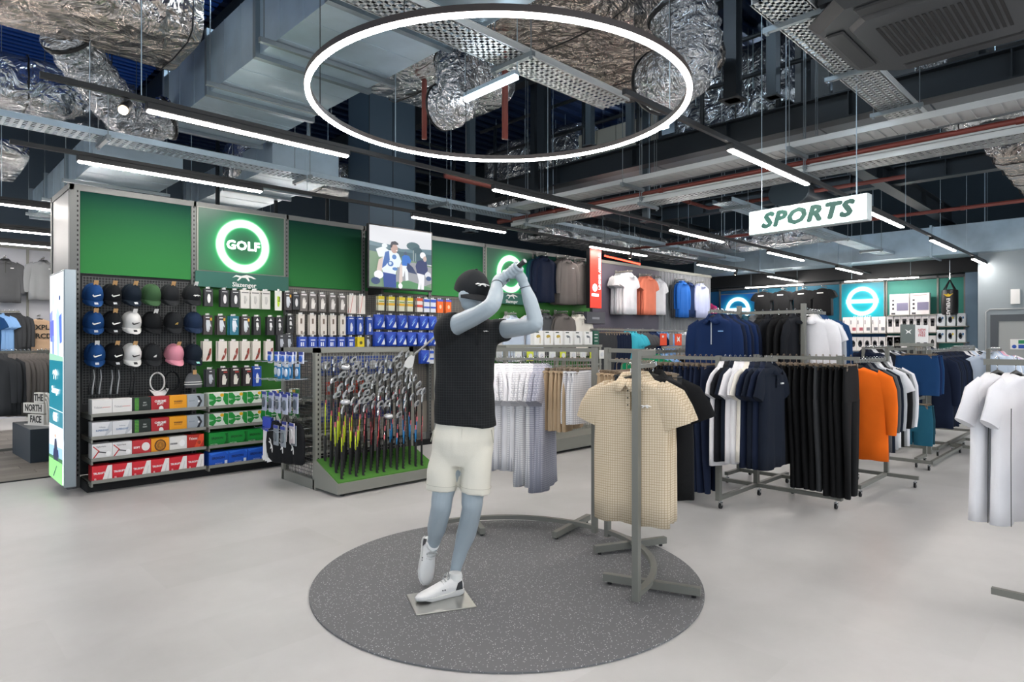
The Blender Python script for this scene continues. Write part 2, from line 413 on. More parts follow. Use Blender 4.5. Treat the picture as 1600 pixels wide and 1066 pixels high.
flex([pd(712, 90, 6.2), pd(715, 130, 6.0), pd(712, 160, 5.9), pd(690, 168, 6.0)], .2, 'bright foil flexible elbow inside the left of the ring', 2)
flex([pd(1062, 10, 6.0), pd(1075, 60, 6.0), pd(1068, 105, 6.1), pd(1030, 130, 6.6)], .3, 'foil flexible duct dropping just outside the right of the ring', 3)
flex([pd(1470, 60, 8.4), pd(1450, 90, 8.6), pd(1430, 118, 9.4)], .22, 'foil flexible duct beneath the ceiling air conditioner', 4)
# ------------------------------------------------------------------ perforated cable trays
def tray(axis, a0, a1, b, z, wdt, label, m=STEEL, solid=False, hang=2.2):
    t = thing('cable_tray', label, 'cable tray')
    P = (lambda a, b_, z_: (a, b_, z_)) if axis == 'x' else (lambda a, b_, z_: (b_, a, z_))
    def bx(q, A0, B0, Z0, A1, B1, Z1):
        p, r_ = P(A0, B0, Z0), P(A1, B1, Z1); q.box(min(p[0], r_[0]), min(p[1], r_[1]), Z0, max(p[0], r_[0]), max(p[1], r_[1]), Z1)
    for s in (-1, 1):
        q = MB(); bx(q, a0, b+s*wdt/2-.004, z, a1, b+s*wdt/2+.004, z+.06); bx(q, a0, b+s*wdt/2-.012, z+.056, a1, b+s*wdt/2+.012, z+.062); q.build('side_rail', m, t)
    q = MB()
    if solid:
        n = int((a1-a0)/.11)
        for i in range(n):
            u = a0+i*.11; bx(q, u, b-wdt/2, z, u+.085, b+wdt/2, z+.006)
        bx(q, a0, b-wdt/2, z+.006, a1, b+wdt/2, z+.009)
    else:
        nl = max(4, int(wdt/.055))
        for j in range(nl+1):
            y = b-wdt/2+wdt*j/nl; bx(q, a0, y-.012, z, a1, y+.012, z+.003)
        u = a0
        while u < a1: bx(q, u, b-wdt/2, z, u+.03, b+wdt/2, z+.0028); u += .065
    q.build('perforated_base', m, t, kind='stuff')
    u = a0+.4
    while u < a1:
        q = MB(); bx(q, u-.02, b-wdt/2-.09, z-.042, u+.02, b+wdt/2+.09, z-.001); 
        for s in (-1, 1):
            p = P(u, b+s*(wdt/2+.06), z); q.cyl((p[0], p[1], z-.06), (p[0], p[1], 6.2), .005, n=5); q.cyl((p[0], p[1], z-.06), (p[0], p[1], z-.042), .014, n=6)
        q.build('support_bracket', mat('hanger_zinc', '8b9498', .4, .8), t); u += hang
    q = MB(); random.seed(int(a0*100)&255)
    for j in range(4):
        y = b-wdt*.35+wdt*.2*j; pts = []
        for i in range(int((a1-a0)/.4)+2):
            pts.append(P(min(a0+i*.4, a1), y+random.uniform(-.02, .02), z+.02+random.uniform(0, .012)))
        q.tube(pts, .009, 5)
    q.build('cable', BLACK, t, kind='stuff')
    return t
PTRAY = mat('pale_zinc_tray', 'c9cdcd', .4, .55)
e1 = gp(963, 165, 3.9)
tray('x', 1.2, e1.x, e1.y, 3.9, .32, 'pale perforated cable tray crossing over the ring light', PTRAY)
e2 = gp(1440, 205, 3.9)
tray('x', 4.4, e2.x, e2.y, 3.9, .3, 'pale perforated cable tray beside the ceiling air conditioner', PTRAY, hang=1.3)
for i, (px, py, zz, wd, sl) in enumerate(((1400, 204, 3.62, .34, True), (1400, 238, 3.5, .2, False), (1400, 250, 3.42, .3, False))):
    c = gp(px, py, zz)
    tray('y', -2.0, 7.6, c.x, zz, wd, ['broad ribbed cable tray just below the walkway beam', 'narrow cable tray behind the ribbed tray', 'long perforated cable tray farthest from the walkway beam'][i], PTRAY, sl)
e4 = gp(420, 268, 3.6)
tray('x', -3.2, 16.0, e4.y, 3.6, .3, 'long cable tray running above the top of the golf wall')
tray('x', 8.8, 17.5, 1.9+2.6, 3.55, .3, 'cable tray over the clothing racks toward the teal wall')
tray('x', 10.5, 16.6, .9, 3.8, .45, 'wide perforated cable tray near the right edge above the white wall', PTRAY)
c = gp(1540, 330, 3.6)
# ------------------------------------------------------------------ pipes
def pipe(pts, r, m, label, name='sprinkler_pipe', cat='pipe'):
    t = thing(name, label, cat); q = MB(); q.tube(pts, r, 10); q.build('pipe_run', m, t, True)
    q = MB()
    for a, b in zip(pts[:-1], pts[1:]):
        a, b = Vector(a), Vector(b); L = (b-a).length; k = max(1, int(L/1.8))
        for i in range(k):
            p = a+(b-a)*((i+.5)/k); d = (b-a).normalized(); q.cyl(p-d*.03, p+d*.03, r*1.25, n=10)
    q.build('coupling', m, t, kind='stuff')
x = gp(1400, 226, 3.55).x
pipe([(x, -2, 3.55), (x, 7.6, 3.55)], .028, REDPIPE, 'red oxide sprinkler pipe between the cable trays')
x = gp(1400, 236, 3.5).x
pipe([(x+.1, -2, 3.48), (x+.1, 7.6, 3.48)], .024, mat('white_conduit', 'c8cccc', .4), 'pale conduit running below the red sprinkler pipe')
pipe([(-3.2, 7.9, 5.2), (2.3, 7.9, 5.2)], .04, REDPIPE, 'red oxide pipe above the upper-left foil duct')
p = pd(663, 95, 6.9); pipe([(p.x, p.y, 6.2), (p.x, p.y, 3.7)], .03, REDPIPE, 'slim red oxide drop pipe inside the left of the ring')
p = pd(789, 95, 6.9); pipe([(p.x, p.y, 6.2), (p.x, p.y, 3.7)], .035, REDPIPE, 'red oxide drop pipe at the middle of the ring')
pipe([(8.6, 5.3, 3.75), (9.9, 5.3, 3.75), (9.9, 2.4, 3.75)], .03, REDPIPE, 'red oxide branch pipe beyond the trays')
pipe([(5.5, 6.9, 3.8), (8.4, 6.9, 3.8), (8.4, 8.9, 3.8)], .045, REDPIPE, 'thick red oxide pipe above the television')
pipe([(12.2, -1, 3.62), (12.2, 9.5, 3.62)], .03, REDPIPE, 'distant red oxide pipe across the shop')
# ------------------------------------------------------------------ beams, walkway with railing
def ibeam(axis, a0, a1, b, z0, z1, w_, label, m=DBEAM, under=None):
    t = thing('steel_beam', label, 'beam')
    P = (lambda A0, B0, Z0, A1, B1, Z1: (A0, B0, Z0, A1, B1, Z1)) if axis == 'x' else (lambda A0, B0, Z0, A1, B1, Z1: (B0, A0, Z0, B1, A1, Z1))
    q = MB(); q.box(*P(a0, b-w_/2, z0, a1, b+w_/2, z0+.02)); q.build('flange', m, t)
    q = MB(); q.box(*P(a0, b-.01, z0+.02, a1, b+.01, z1-.02)); q.build('web', m, t)
    q = MB(); q.box(*P(a0, b-w_/2, z1-.02, a1, b+w_/2, z1)); q.build('flange', m, t)
    u = a0+1
    k = MB()
    while u < a1: k.box(*P(u-.006, b-w_/2+.01, z0+.02, u+.006, b+w_/2-.01, z1-.02)); u += 1.5
    k.build('stiffener', m, t, kind='stuff')
    return t
bx_ = gp(1421, 165, 4.1).x
ibeam('y', -3, 9.2, bx_, 4.1, 4.42, .22, 'dark steel beam carrying the mezzanine walkway edge', DBEAM)
ibeam('x', bx_+.2, 18, 8.2, 4.1, 4.42, .2, 'dark steel beam running away above the golf wall end', DBEAM)
ibeam('x', bx_+.2, 18, 3.4, 4.25, 4.6, .22, 'dark steel beam running to the far teal wall', DBEAM)
ibeam('y', -3, 12, 12.9, 4.3, 4.62, .22, 'dark cross beam deep in the shop ceiling', DBEAM)
ibeam('x', 2.5, 7.6, .55, 5.0, 5.4, .24, 'black steel beam at the top right above the ring', mat('black_steel', '0d0f11', .5))
t = thing('walkway', 'grey soffit panels of the raised walkway beyond the dark beam', 'walkway')
SOF = mat('grey_soffit_panel', '6d7378', .55, .2, var=.05)
y = -3
while y < 6.8:
    q = MB(); q.box(bx_+.13, y+.01, 4.2, bx_+1.5, y+1.19, 4.24); q.build('panel', SOF, t); y += 1.2
y = -3
while y < 6.8:
    q = MB(); q.box(bx_+1.52, y+.01, 4.12, bx_+2.6, y+1.19, 4.16); q.build('panel', SOF, t); y += 1.2
def railing(axis, a0, a1, b, z0, label, step=1.05):
    t = thing('guard_rail', label, 'railing')
    P = (lambda a, z: (a, b, z)) if axis == 'x' else (lambda a, z: (b, a, z))
    for k, z in enumerate((z0+1.05, z0+.55)):
        q = MB(); q.tube([P(a0, z), P(a1, z)], .032, 8); q.build('top_rail' if k == 0 else 'mid_rail', DBEAM, t, True)
    a = a0
    while a <= a1+.01:
        q = MB(); q.cyl(P(a, z0), P(a, z0+1.05), .032, n=8); q.build('baluster', DBEAM, t, True); a += step
railing('y', .2, 9.0, bx_, 4.42, 'dark tube guard railing along the mezzanine edge beam')
railing('x', bx_-2.8, bx_, 8.95, 3.9, 'dark tube guard railing above the television wall')
railing('x', bx_-4.5, bx_-.5, 9.9, 3.5, 'dark tube railing behind the green panels', .9)
def post(x, y, z0, z1, s, label, m=MBEAM):
    t = thing('steel_post', label, 'post'); q = MB(); q.box(x-s/2, y-s/2, z0, x+s/2, y+s/2, z1); q.build('shaft', m, t)
    q = MB(); q.box(x-s*.8, y-s*.8, z0, x+s*.8, y+s*.8, z0+.02); q.build('base_plate', m, t)
for i, (px, d_, s, m_) in enumerate(((850, 10.2, .16, DBEAM), (922, 9.5, .1, MBEAM), (985, 9.3, .1, MBEAM), (1145, 7.7, .16, DBEAM), (1208, 7.6, .12, MBEAM), (1262, 7.9, .12, DBEAM), (735, 10.5, .12, MBEAM), (1010, 9.6, .09, MBEAM), (835, 10.8, .1, DBEAM))):
    p = pd(px, 300, d_); post(p.x, p.y, 4.42 if i < 6 else 3.3, 5.74 if i < 6 else 6.2, s, '%s steel upright above the mezzanine edge, counted from the ring outwards' % ORD[i], m_)
# big boxed column behind the television
p = pd(597, 300, 10.0)
t = thing('boxed_column', 'slate blue boxed column rising behind the television', 'column', (p.x, p.y, 0))
q = MB(); q.box(-.42, -.3, 0, .42, .3, 6.2); q.build('cladding', mat('slate_cladding', '3d4f5d', .6), t)
q = MB()
for x in (-.42, 0, .42): q.box(x-.006, -.306, 0, x+.006, -.3, 6.2)
q.build('joint_strip', DBEAM, t, kind='stuff')
# white plant panels behind the railing
t = thing('plant_enclosure', 'cream panelled plant enclosure behind the mezzanine railing', 'enclosure')
CR = mat('cream_panel', 'b9b9ad', .5)
for i in range(4):
    q = MB(); q.box(9.0+.0, 7.0-.42*i, 4.45, 9.04, 7.4-.42*i, 5.25); q.build('panel', CR, t)
q = MB(); q.box(9.045, 5.7, 4.43, 9.08, 7.42, 5.28); q.build('frame', MBEAM, t)
t = thing('plant_enclosure', 'grey panelled plant cabinet behind the right part of the railing', 'enclosure')
for i in range(3):
    q = MB(); q.box(9.1, 3.1-.5*i, 4.45, 9.14, 3.56-.5*i, 5.7); q.build('panel', mat('grey_panel', '7d8285', .5), t)
# small second-tier strip light seen through the ring
p0, p1 = pd(727, 157, 5.75), pd(808, 121, 5.35)
lt = thing('strip_light', 'cool white batten light seen through the ring light', 'light')
q = MB(); q.tube([p0, p1], .02, 8); q.build('lit_tube', mat('cool_tube', 'ffffff', .5, emit='e6f4ff', es=25), lt)
q = MB(); q.bar(p0+Vector((0, 0, .04)), p1+Vector((0, 0, .04)), .06, .035); q.cyl(p0+Vector((0, 0, .05)), (p0.x, p0.y, 6.2), .004, n=5); q.cyl(p1+Vector((0, 0, .05)), (p1.x, p1.y, 6.2), .004, n=5); q.build('fixture_body', STEEL, lt)
for k, (x, y, z) in enumerate(((2.9, 3.6, 5.25), (2.9, 6.4, 5.25), (5.4, 4.3, 5.9), (10.9, 4.5, 5.7), (10.9, 7.4, 5.7), (9.6, 1.0, 5.8))):  # battens added out of sight to brighten the foil and upper ceiling
    lt = thing('strip_light', 'added unseen batten light in the ceiling void, %s from the entrance side' % ORD[k], 'light', (x, y, z))
    q = MB(); q.tube([(0, -.7, 0), (0, .7, 0)], .022, 8); q.build('lit_tube', mat('added_fill_tube', 'ffffff', .5, emit='d8ecff', es=75), lt)
    q = MB(); q.box(-.03, -.72, .03, .03, .72, .06); q.cyl((0, -.5, .06), (0, -.5, 6.2-z), .005, n=5); q.cyl((0, .5, .06), (0, .5, 6.2-z), .005, n=5); q.build('fixture_body', STEEL, lt)
# long duct in the distance on the right
t = thing('ventilation_duct', 'long galvanised duct above the teal wall in the distance', 'duct')
for i in range(7):
    y0 = -4.4+i*2; q = MB(); q.box(17.0, y0+.02, 3.45, 17.9, y0+1.98, 4.1); q.build('duct_section', STEEL, t)
    q = MB(); q.box(16.96, y0-.02, 3.41, 17.94, y0+.02, 4.14); q.build('flange', STEEL, t)
q = MB()
for i in range(6): q.cyl((17.0, -4+i*2.2, 4.1), (17.0, -4+i*2.2, 6.2), .01, n=5)
q.build('hanger_rod', STEEL, t, kind='stuff')
# dark round duct above the sports sign
t = thing('round_duct', 'dark rounded duct end hanging above the sports sign', 'duct')
p = pd(1232, 300, 9.5); q = MB(); q.tube([p, p+Vector((.5, 0, 0)), p+Vector((1.6, 0, 0))], .28, 24, flat=.7); q.build('duct_body', mat('dark_duct', '2c353c', .35, .4), t, True, angle=50)
q = MB(); q.tube([p-Vector((.02, 0, 0)), p+Vector((.02, 0, 0))], .3, 24, flat=.72); q.build('end_ring', mat('dark_duct_ring', '55626a', .35, .6), t, True, angle=50)
q = MB(); q.cyl(p+Vector((.4, 0, .15)), (p.x+.4, p.y, 6.2), .006, n=5); q.build('hanger_rod', STEEL, t)
# ------------------------------------------------------------------ air conditioner cassette
ACM = mat('dark_grey_ac_plastic', '34373a', .45); ACM2 = mat('darker_ac_plastic', '222427', .5)
c = pd(1475, 35, 4.5)
ac = thing('air_conditioner', 'dark grey ceiling air conditioner cassette with slatted grille', 'air conditioner', (c.x, c.y, c.z), R(0)); ac.scale = (1.15, 1.15, 1)
def octo(hx, hy, ch, z): return [(-hx+ch, -hy, z), (hx-ch, -hy, z), (hx, -hy+ch, z), (hx, hy-ch, z), (hx-ch, hy, z), (-hx+ch, hy, z), (-hx, hy-ch, z), (-hx, -hy+ch, z)]
q = MB(); q.loft([octo(.62, .62, .22, .12), octo(.66, .66, .24, .06), octo(.6, .6, .22, 0)]); q.build('fascia', ACM, ac)
q = MB(); q.box(-.55, -.55, .12, .55, .55, .42); q.build('casing', ACM2, ac)
q = MB(); q.loft([octo(.44, .44, .1, 0), octo(.42, .42, .1, -.03)]); q.build('grille_panel', ACM, ac)
for i in range(18):
    x = -.3+i*.035
    q = MB(); q.box(-.27, x-.009, -.034, .27, x+.009, -.0295); q.build('grille_slot', MBLACK, ac)
for k in range(4):
    q = MB(); a = k*PI/2; q.M = Matrix.Rotation(a, 4, 'Z'); q.bbox(-.34, .47, -.02, .34, .58, .004, .01); q.build('louvre_flap', ACM2, ac)
q = MB()
for sx in (-.5, .5):
    for sy in (-.5, .5): q.cyl((sx, sy, .42), (sx, sy, 6.2-c.z), .008, n=6)
q.build('hanger_rod', STEEL, ac, kind='stuff')
# ------------------------------------------------------------------ hanging SPORTS sign
c = pd(1260, 338, 6.3)
sg_ = thing('hanging_sign', 'white illuminated hanging sign reading SPORTS in green letters', 'sign', (c.x, c.y, c.z), R(-90-4+0))
# local: x along sign, front face toward -y
SW = .585; SH = .125
q = MB(); q.bbox(-SW, -.05, -SH, SW, .05, SH, .006); q.build('casing', mat('pale_sign_casing', 'c8d3d3', .4), sg_)
q = MB(); q.box(-SW+.01, -.056, -SH+.008, SW-.01, -.05, SH-.008); q.build('lit_face', mat('sign_white_lit', 'ffffff', .5, emit='eafffb', es=1.6), sg_)
text('SPORTS', .205, mat('sign_green', '2c5a50', .6), sg_, (0, -.058, 0), FRONT, shear=.25, sx=1.14, fat=.0125, spacing=1.13)
q = MB()
for x in (-SW*.8, SW*.8): q.cyl((x, 0, SH), (x, 0, 6.2-c.z), .004, n=5)
q.build('suspension_wire', STEEL, sg_)
# ------------------------------------------------------------------ the green golf wall
YF = 7.72
PX = [125, 303, 448, 568, 672, 757, 833, 926]
XP = [XonY(p, YF) for p in PX]
GT = 3.1
UPR = mat('graphite_upright', '626564', .55)
GREEN = mat('green_header_panel', '3f9a4c', .85, spec=.15)
nt, b_ = nodes_of(GREEN)     # gradient: deep green at the top, grass green at the bottom
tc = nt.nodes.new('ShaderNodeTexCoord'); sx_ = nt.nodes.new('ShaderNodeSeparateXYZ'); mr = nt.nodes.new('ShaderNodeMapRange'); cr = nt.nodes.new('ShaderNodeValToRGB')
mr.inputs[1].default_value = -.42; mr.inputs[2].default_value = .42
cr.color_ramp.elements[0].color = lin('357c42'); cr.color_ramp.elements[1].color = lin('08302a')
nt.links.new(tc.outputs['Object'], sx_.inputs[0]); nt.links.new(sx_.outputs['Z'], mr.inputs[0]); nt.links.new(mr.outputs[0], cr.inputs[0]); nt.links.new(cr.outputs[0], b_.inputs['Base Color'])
TEALG = mat('dark_green_brand_strip', '1c5c50', .5)
BGREEN = mat('bright_green_back', '276f1c', .6, var=.05); BDARK = mat('dark_back_panel', '2c2e30', .7); BGREY = mat('taupe_back_panel', '8b857c', .7)
GRIDM = mat('grid_wire', '5d5f60', .4, .5)
def neon_mat(name, Rr, wd, base, top, glow, core='ffffff', bar=0, es=2.2):
    """face of a backlit light box printed with a glowing ring (object space x, z)"""
    m = bpy.data.materials.new(name); m.use_nodes = True; nt = m.node_tree; b = nt.nodes['Principled BSDF']; L = nt.links
    b.inputs['Roughness'].default_value = .4
    tc = nt.nodes.new('ShaderNodeTexCoord'); sp = nt.nodes.new('ShaderNodeSeparateXYZ'); L.new(tc.outputs['Object'], sp.inputs[0])
    def M(op, a, b2=None, c=None):
        n = nt.nodes.new('ShaderNodeMath'); n.operation = op
        for i, v in enumerate((a, b2, c)):
            if v is None: continue
            if isinstance(v, (int, float)): n.inputs[i].default_value = v
            else: L.new(v, n.inputs[i])
        return n.outputs[0]
    X, Z = sp.outputs['X'], sp.outputs['Z']
    r = M('SQRT', M('ADD', M('MULTIPLY', X, X), M('MULTIPLY', Z, Z)))
    dr = M('ABSOLUTE', M('SUBTRACT', r, Rr))
    if bar:
        db = M('MAXIMUM', M('ABSOLUTE', Z), M('SUBTRACT', M('ABSOLUTE', X), bar)); dr = M('MINIMUM', dr, db)
    corev = M('POWER', 2.718, M('MULTIPLY', M('POWER', M('DIVIDE', dr, wd), 4), -1))
    glowv = M('POWER', 2.718, M('MULTIPLY', M('DIVIDE', dr, wd*2.2), -1))
    def mix(f, a, b2):
        n = nt.nodes.new('ShaderNodeMix'); n.data_type = 'RGBA'; L.new(f, n.inputs[0])
        for i, v in ((6, a), (7, b2)):
            if isinstance(v, str): n.inputs[i].default_value = lin(v)
            else: L.new(v, n.inputs[i])
        return n.outputs[2]
    mz = nt.nodes.new('ShaderNodeMapRange'); mz.inputs[1].default_value = -.42; mz.inputs[2].default_value = .42; L.new(Z, mz.inputs[0])
    c0 = mix(mz.outputs[0], base, top); c1 = mix(glowv, c0, glow); c2 = mix(corev, c1, core)
    L.new(c0, b.inputs['Base Color']); L.new(c2, b.inputs['Emission Color'])
    L.new(M('ADD', M('MULTIPLY', glowv, es*.5), M('MULTIPLY', corev, es)), b.inputs['Emission Strength'])
    return m
def slots(q, x, y, z0, z1, dx=0):
    z = z0
    while z < z1: q.box(x-.006, y-.002, z, x+.006, y, z+.022); z += .05
bays = []
BL = ['bay of caps and ball boxes at the near end of the golf wall', 'bay under the first glowing ring sign, full of gloves', 'bay of pale glove packs in the golf wall',
      'bay beneath the television in the golf wall', 'plain green bay behind the mannequin head', 'bay with the second glowing ring sign', 'last green bay with grey jackets']
def grid_mesh(q, x0, x1, z0, z1, y, s=.05, r=.0022):
    x = x0
    while x <= x1: q.box(x-r, y-r, z0, x+r, y+r, z1); x += s
    z = z0
    while z <= z1: q.box(x0, y-2*r, z-r, x1, y, z+r); z += s
for i in range(7):
    x0, x1 = XP[i], XP[i+1]; xc = (x0+x1)/2
    bay = thing('display_bay', BL[i], 'shop fixture', (x0, YF, 0)); bays.append(bay)
    Lw = x1-x0
    wp = .09 if i == 0 else .05
    q = MB(); q.box(-wp if i == 0 else -.025, -.0, 0, 0 if i == 0 else .025, .07, GT); p = q.build('upright', UPR, bay)
    q = MB(); slots(q, -.02 if i == 0 else 0, -.0005, .12, GT-.05); q.build('punched_slot', MBLACK, p, kind='stuff')
    q = MB(); q.box(0, .0, GT-.06, Lw-.025, .07, GT); q.build('top_rail', UPR, bay)
    if i not in (1, 5):
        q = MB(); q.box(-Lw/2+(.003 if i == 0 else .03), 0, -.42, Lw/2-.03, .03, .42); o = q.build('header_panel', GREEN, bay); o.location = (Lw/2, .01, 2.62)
    q = MB(); q.box(.003 if i == 0 else .025, .05, .12, Lw-.025, .07, 2.2); q.build('back_panel', [BDARK, BGREEN, BGREY, BGREY, BGREY, BGREEN, BGREEN][i], bay)
    if i in (0, 2, 3, 4):
        q = MB(); grid_mesh(q, .03, Lw-.03, .85 if i == 0 else .6, 2.17, .035, .028 if i == 0 else .03); q.build('wire_grid', GRIDM, bay, kind='stuff')
    q = MB(); q.box(.0, -.32, 0, Lw, -.28, .08); q.box(.0, -.28, .0, .04, .05, .1); q.build('plinth', MBLACK, bay)
    if i < 3:
        for k, z in enumerate((.125, .343, .556, .78)):
            s = MB(); s.box(.015, -.43, z-.022, Lw-.015, .04, z-.012); s.box(.015, -.435, z-.026, Lw-.015, -.42, z+.006); s.box(.015, -.42, z-.06, .03, .04, z-.02); s.build('shelf', GREY, bay)
# gondola end
t = thing('gondola_end_panel', 'grey end panel closing the near end of the golf wall', 'panel', (XP[0]-.09, YF, 0))
q = MB(); q.box(0, .07, 0, .03, .95, GT-.03); q.build('side_sheet', mat('pale_grey_sheet', '9a9a98', .45), t)
q = MB(); q.box(-.01, .9, 0, .05, .98, GT); q.build('upright', UPR, t)
q = MB(); q.box(-.01, .0, GT-.06, .04, .95, GT); q.build('top_rail', UPR, t)
q = MB(); q.box(-.02, -.02, 0, .06, .95, .05); q.build('kick_plate', DGREY, t)
# ring signs
for i, (lab, c_) in enumerate((('green light box sign reading GOLF inside a glowing white ring', 'GOLF'), ('smaller green light box sign with glowing ring behind the raised hands', 'GOLF'))):
    k = (1, 5)[i]; x0, x1 = XP[k], XP[k+1]; Lw = x1-x0
    s = thing('light_box_sign', lab, 'sign', ((x0+x1)/2, YF-.0, 2.64))
    q = MB(); q.box(-Lw/2+.03, -.012, -.33, Lw/2-.03, .05, .41); q.build('light_box', GREY, s)
    q = MB(); q.box(-Lw/2+.045, -.018, -.32, Lw/2-.045, -.012, .4); q.build('lit_face', neon_mat('golf_ring_face_%d' % i, .27, .045, '0d6236', '0d4033', '08e070', 'f4fff8', 0), s)
    text(c_, .145, mat('lit_golf_letters', 'ffffff', .5, emit='c8ffdd', es=2.0), s, (0, -.021, -.0), FRONT, sx=1.05, fat=.006, spacing=1.06)
    b = thing('brand_strip', 'dark green strip with white leaping cat logo below the %s ring sign' % ('first' if i == 0 else 'second'), 'sign', ((x0+x1)/2, YF-.03, 2.215))
    q = MB(); q.box(-Lw/2+.0, -.02, -.09, Lw/2, .0, .09); q.build('strip_board', TEALG, b)
    text('Slazenger', .075, WHITE, b, (0, -.022, -.045), FRONT, bold=.001)
    q = MB(); q.M = Matrix.Scale(.13, 4); CAT = [(-1.1, .0), (-.75, .28), (-.3, .2), (.2, .34), (.7, .22), (1.1, .02), (.85, .0), (.6, .1), (.35, .1), (.5, -.22), (.38, -.24), (.12, .05), (-.25, .04), (-.55, -.25), (-.68, -.22), (-.45, .06), (-.75, .12)]
    q.prism(CAT, -.17-.012, -.17); q.build('leaping_cat_logo', WHITE, b).location = (0, 0, .035)
# ------------------------------------------------------------------ television
tl, tr, bl = py_(577, 350.7, 7.34), py_(674, 363, 7.34), py_(577, 447, 7.34)
tv = thing('television', 'wall television showing golfers walking beside a tree', 'television', ((tl.x+tr.x)/2, 7.34, (tl.z+bl.z)/2))
HW, HH = (tr.x-tl.x)/2, (tl.z-bl.z)/2
q = MB(); q.bbox(-HW-.02, 0, -HH-.025, HW+.02, .05, HH+.02, .006); q.build('bezel', BLACK, tv)
q = MB(); q.box(-.2, .05, -.15, .2, .385, .1); q.box(-.3, .05, -.5, -.26, .38, -.1); q.build('wall_bracket', MBLACK, tv)
def screen_mat(c, s=.95): return mat('screen_'+c+str(s), '040404', .3, emit=c, es=s)
def poly_pic(parent, name, base, shapes, hw, hh, y=-.002, es=.95, W0=860., H0=860., axis='y'):
    """flat picture drawn as thin coloured shapes; shape = (colour, [(u,v)...]) in picture units, v down"""
    for n, (c, pts) in enumerate(shapes):
        q = MB(); P = [((u/W0*2-1)*hw, -(v/H0*2-1)*hh) for u, v in pts]
        y0 = y-.0006*n
        q.add([(x, y0, z) for x, z in P], [tuple(range(len(P)))])
        o = q.build(name, screen_mat(c, es), parent, kind=None)
        if n: o['kind'] = 'stuff'
def ell(cx, cy, rx, ry, n=14): return [(cx+rx*math.cos(2*PI*k/n), cy+ry*math.sin(2*PI*k/n)) for k in range(n)]
SH = [('d9dbe0', [(0, 0), (860, 0), (860, 860), (0, 860)]),
 ('5b7a86', [(0, 220), (100, 235), (300, 250), (420, 290), (560, 280), (700, 260), (860, 250), (860, 480), (0, 470)]),
 ('3d5f6b', [(0, 280), (200, 300), (420, 330), (640, 330), (860, 330), (860, 480), (0, 470)]),
 ('6f8d70', [(0, 360), (350, 400), (860, 500), (860, 860), (0, 860)]),
 ('989aa0', [(380, 500), (600, 470), (860, 520), (860, 760), (640, 860), (330, 860)]),
 ('4f8a5a', [(330, 780), (520, 740), (860, 830), (860, 860), (300, 860)]),
 ('41626a', ell(590, 230, 95, 60)), ('355660', ell(650, 290, 70, 55)), ('8fa0a0', [(585, 290), (600, 290), (600, 450), (585, 450)]), ('8fa0a0', [(618, 330), (630, 330), (630, 450), (618, 450)]),
 ('e3ecf2', [(80, 330), (180, 280), (250, 330), (230, 420), (120, 440)]), ('dfe6ee', ell(195, 270, 38, 30)),
 ('1f6bc4', [(430, 400), (470, 370), (530, 380), (560, 450), (520, 540), (430, 530)]), ('3c4a66', ell(480, 350, 22, 26)),
 ('e8ecf2', [(425, 530), (510, 530), (520, 740), (480, 750), (470, 600), (450, 690), (430, 690)]),
 ('16305e', [(510, 480), (580, 540), (640, 640), (520, 620), (490, 560)]),
 ('1c2f63', [(640, 450), (700, 420), (780, 440), (800, 560), (760, 660), (640, 620), (620, 520)]), ('eef0f4', ell(725, 350, 42, 48)), ('c7b0a8', ell(755, 400, 26, 42)),
 ('e9e9ee', [(640, 620), (750, 640), (740, 860), (700, 860), (700, 760), (690, 860), (650, 860), (665, 740)]), ('d9dbe2', ell(800, 640, 45, 50)), ('2c4a7a', ell(810, 690, 40, 35)),
 ('dfe9f4', [(200, 330), (300, 330), (380, 370), (420, 470), (390, 560), (360, 560), (340, 670), (170, 650), (140, 560), (180, 420)]),
 ('2a5fa8', [(200, 360), (250, 340), (260, 470), (200, 560), (150, 600)]), ('3d6fb0', ell(270, 520, 40, 40)), ('4a7dbb', ell(320, 420, 30, 35)), ('4a7dbb', ell(330, 590, 36, 24)), ('cfe0f0', ell(265, 515, 18, 24)),
 ('b99a90', ell(320, 300, 48, 68)), ('262b3a', [(265, 250), (280, 205), (330, 190), (372, 215), (375, 240), (300, 245), (285, 290), (268, 290)]), ('f0e8e6', ell(352, 325, 12, 8)),
 ('163f8f', [(165, 650), (340, 670), (345, 860), (180, 860)]), ('d4c0b8', [(110, 480), (170, 430), (150, 640), (100, 680), (85, 620)]), ('eceff4', ell(110, 690, 62, 60)), ('23406e', ell(70, 780, 60, 50)),
 ('d6c6c0', [(395, 520), (425, 520), (430, 760), (400, 800), (380, 790)]), ('eef0f4', ell(400, 830, 30, 40))]
poly_pic(tv, 'screen_picture', None, SH, HW, HH)
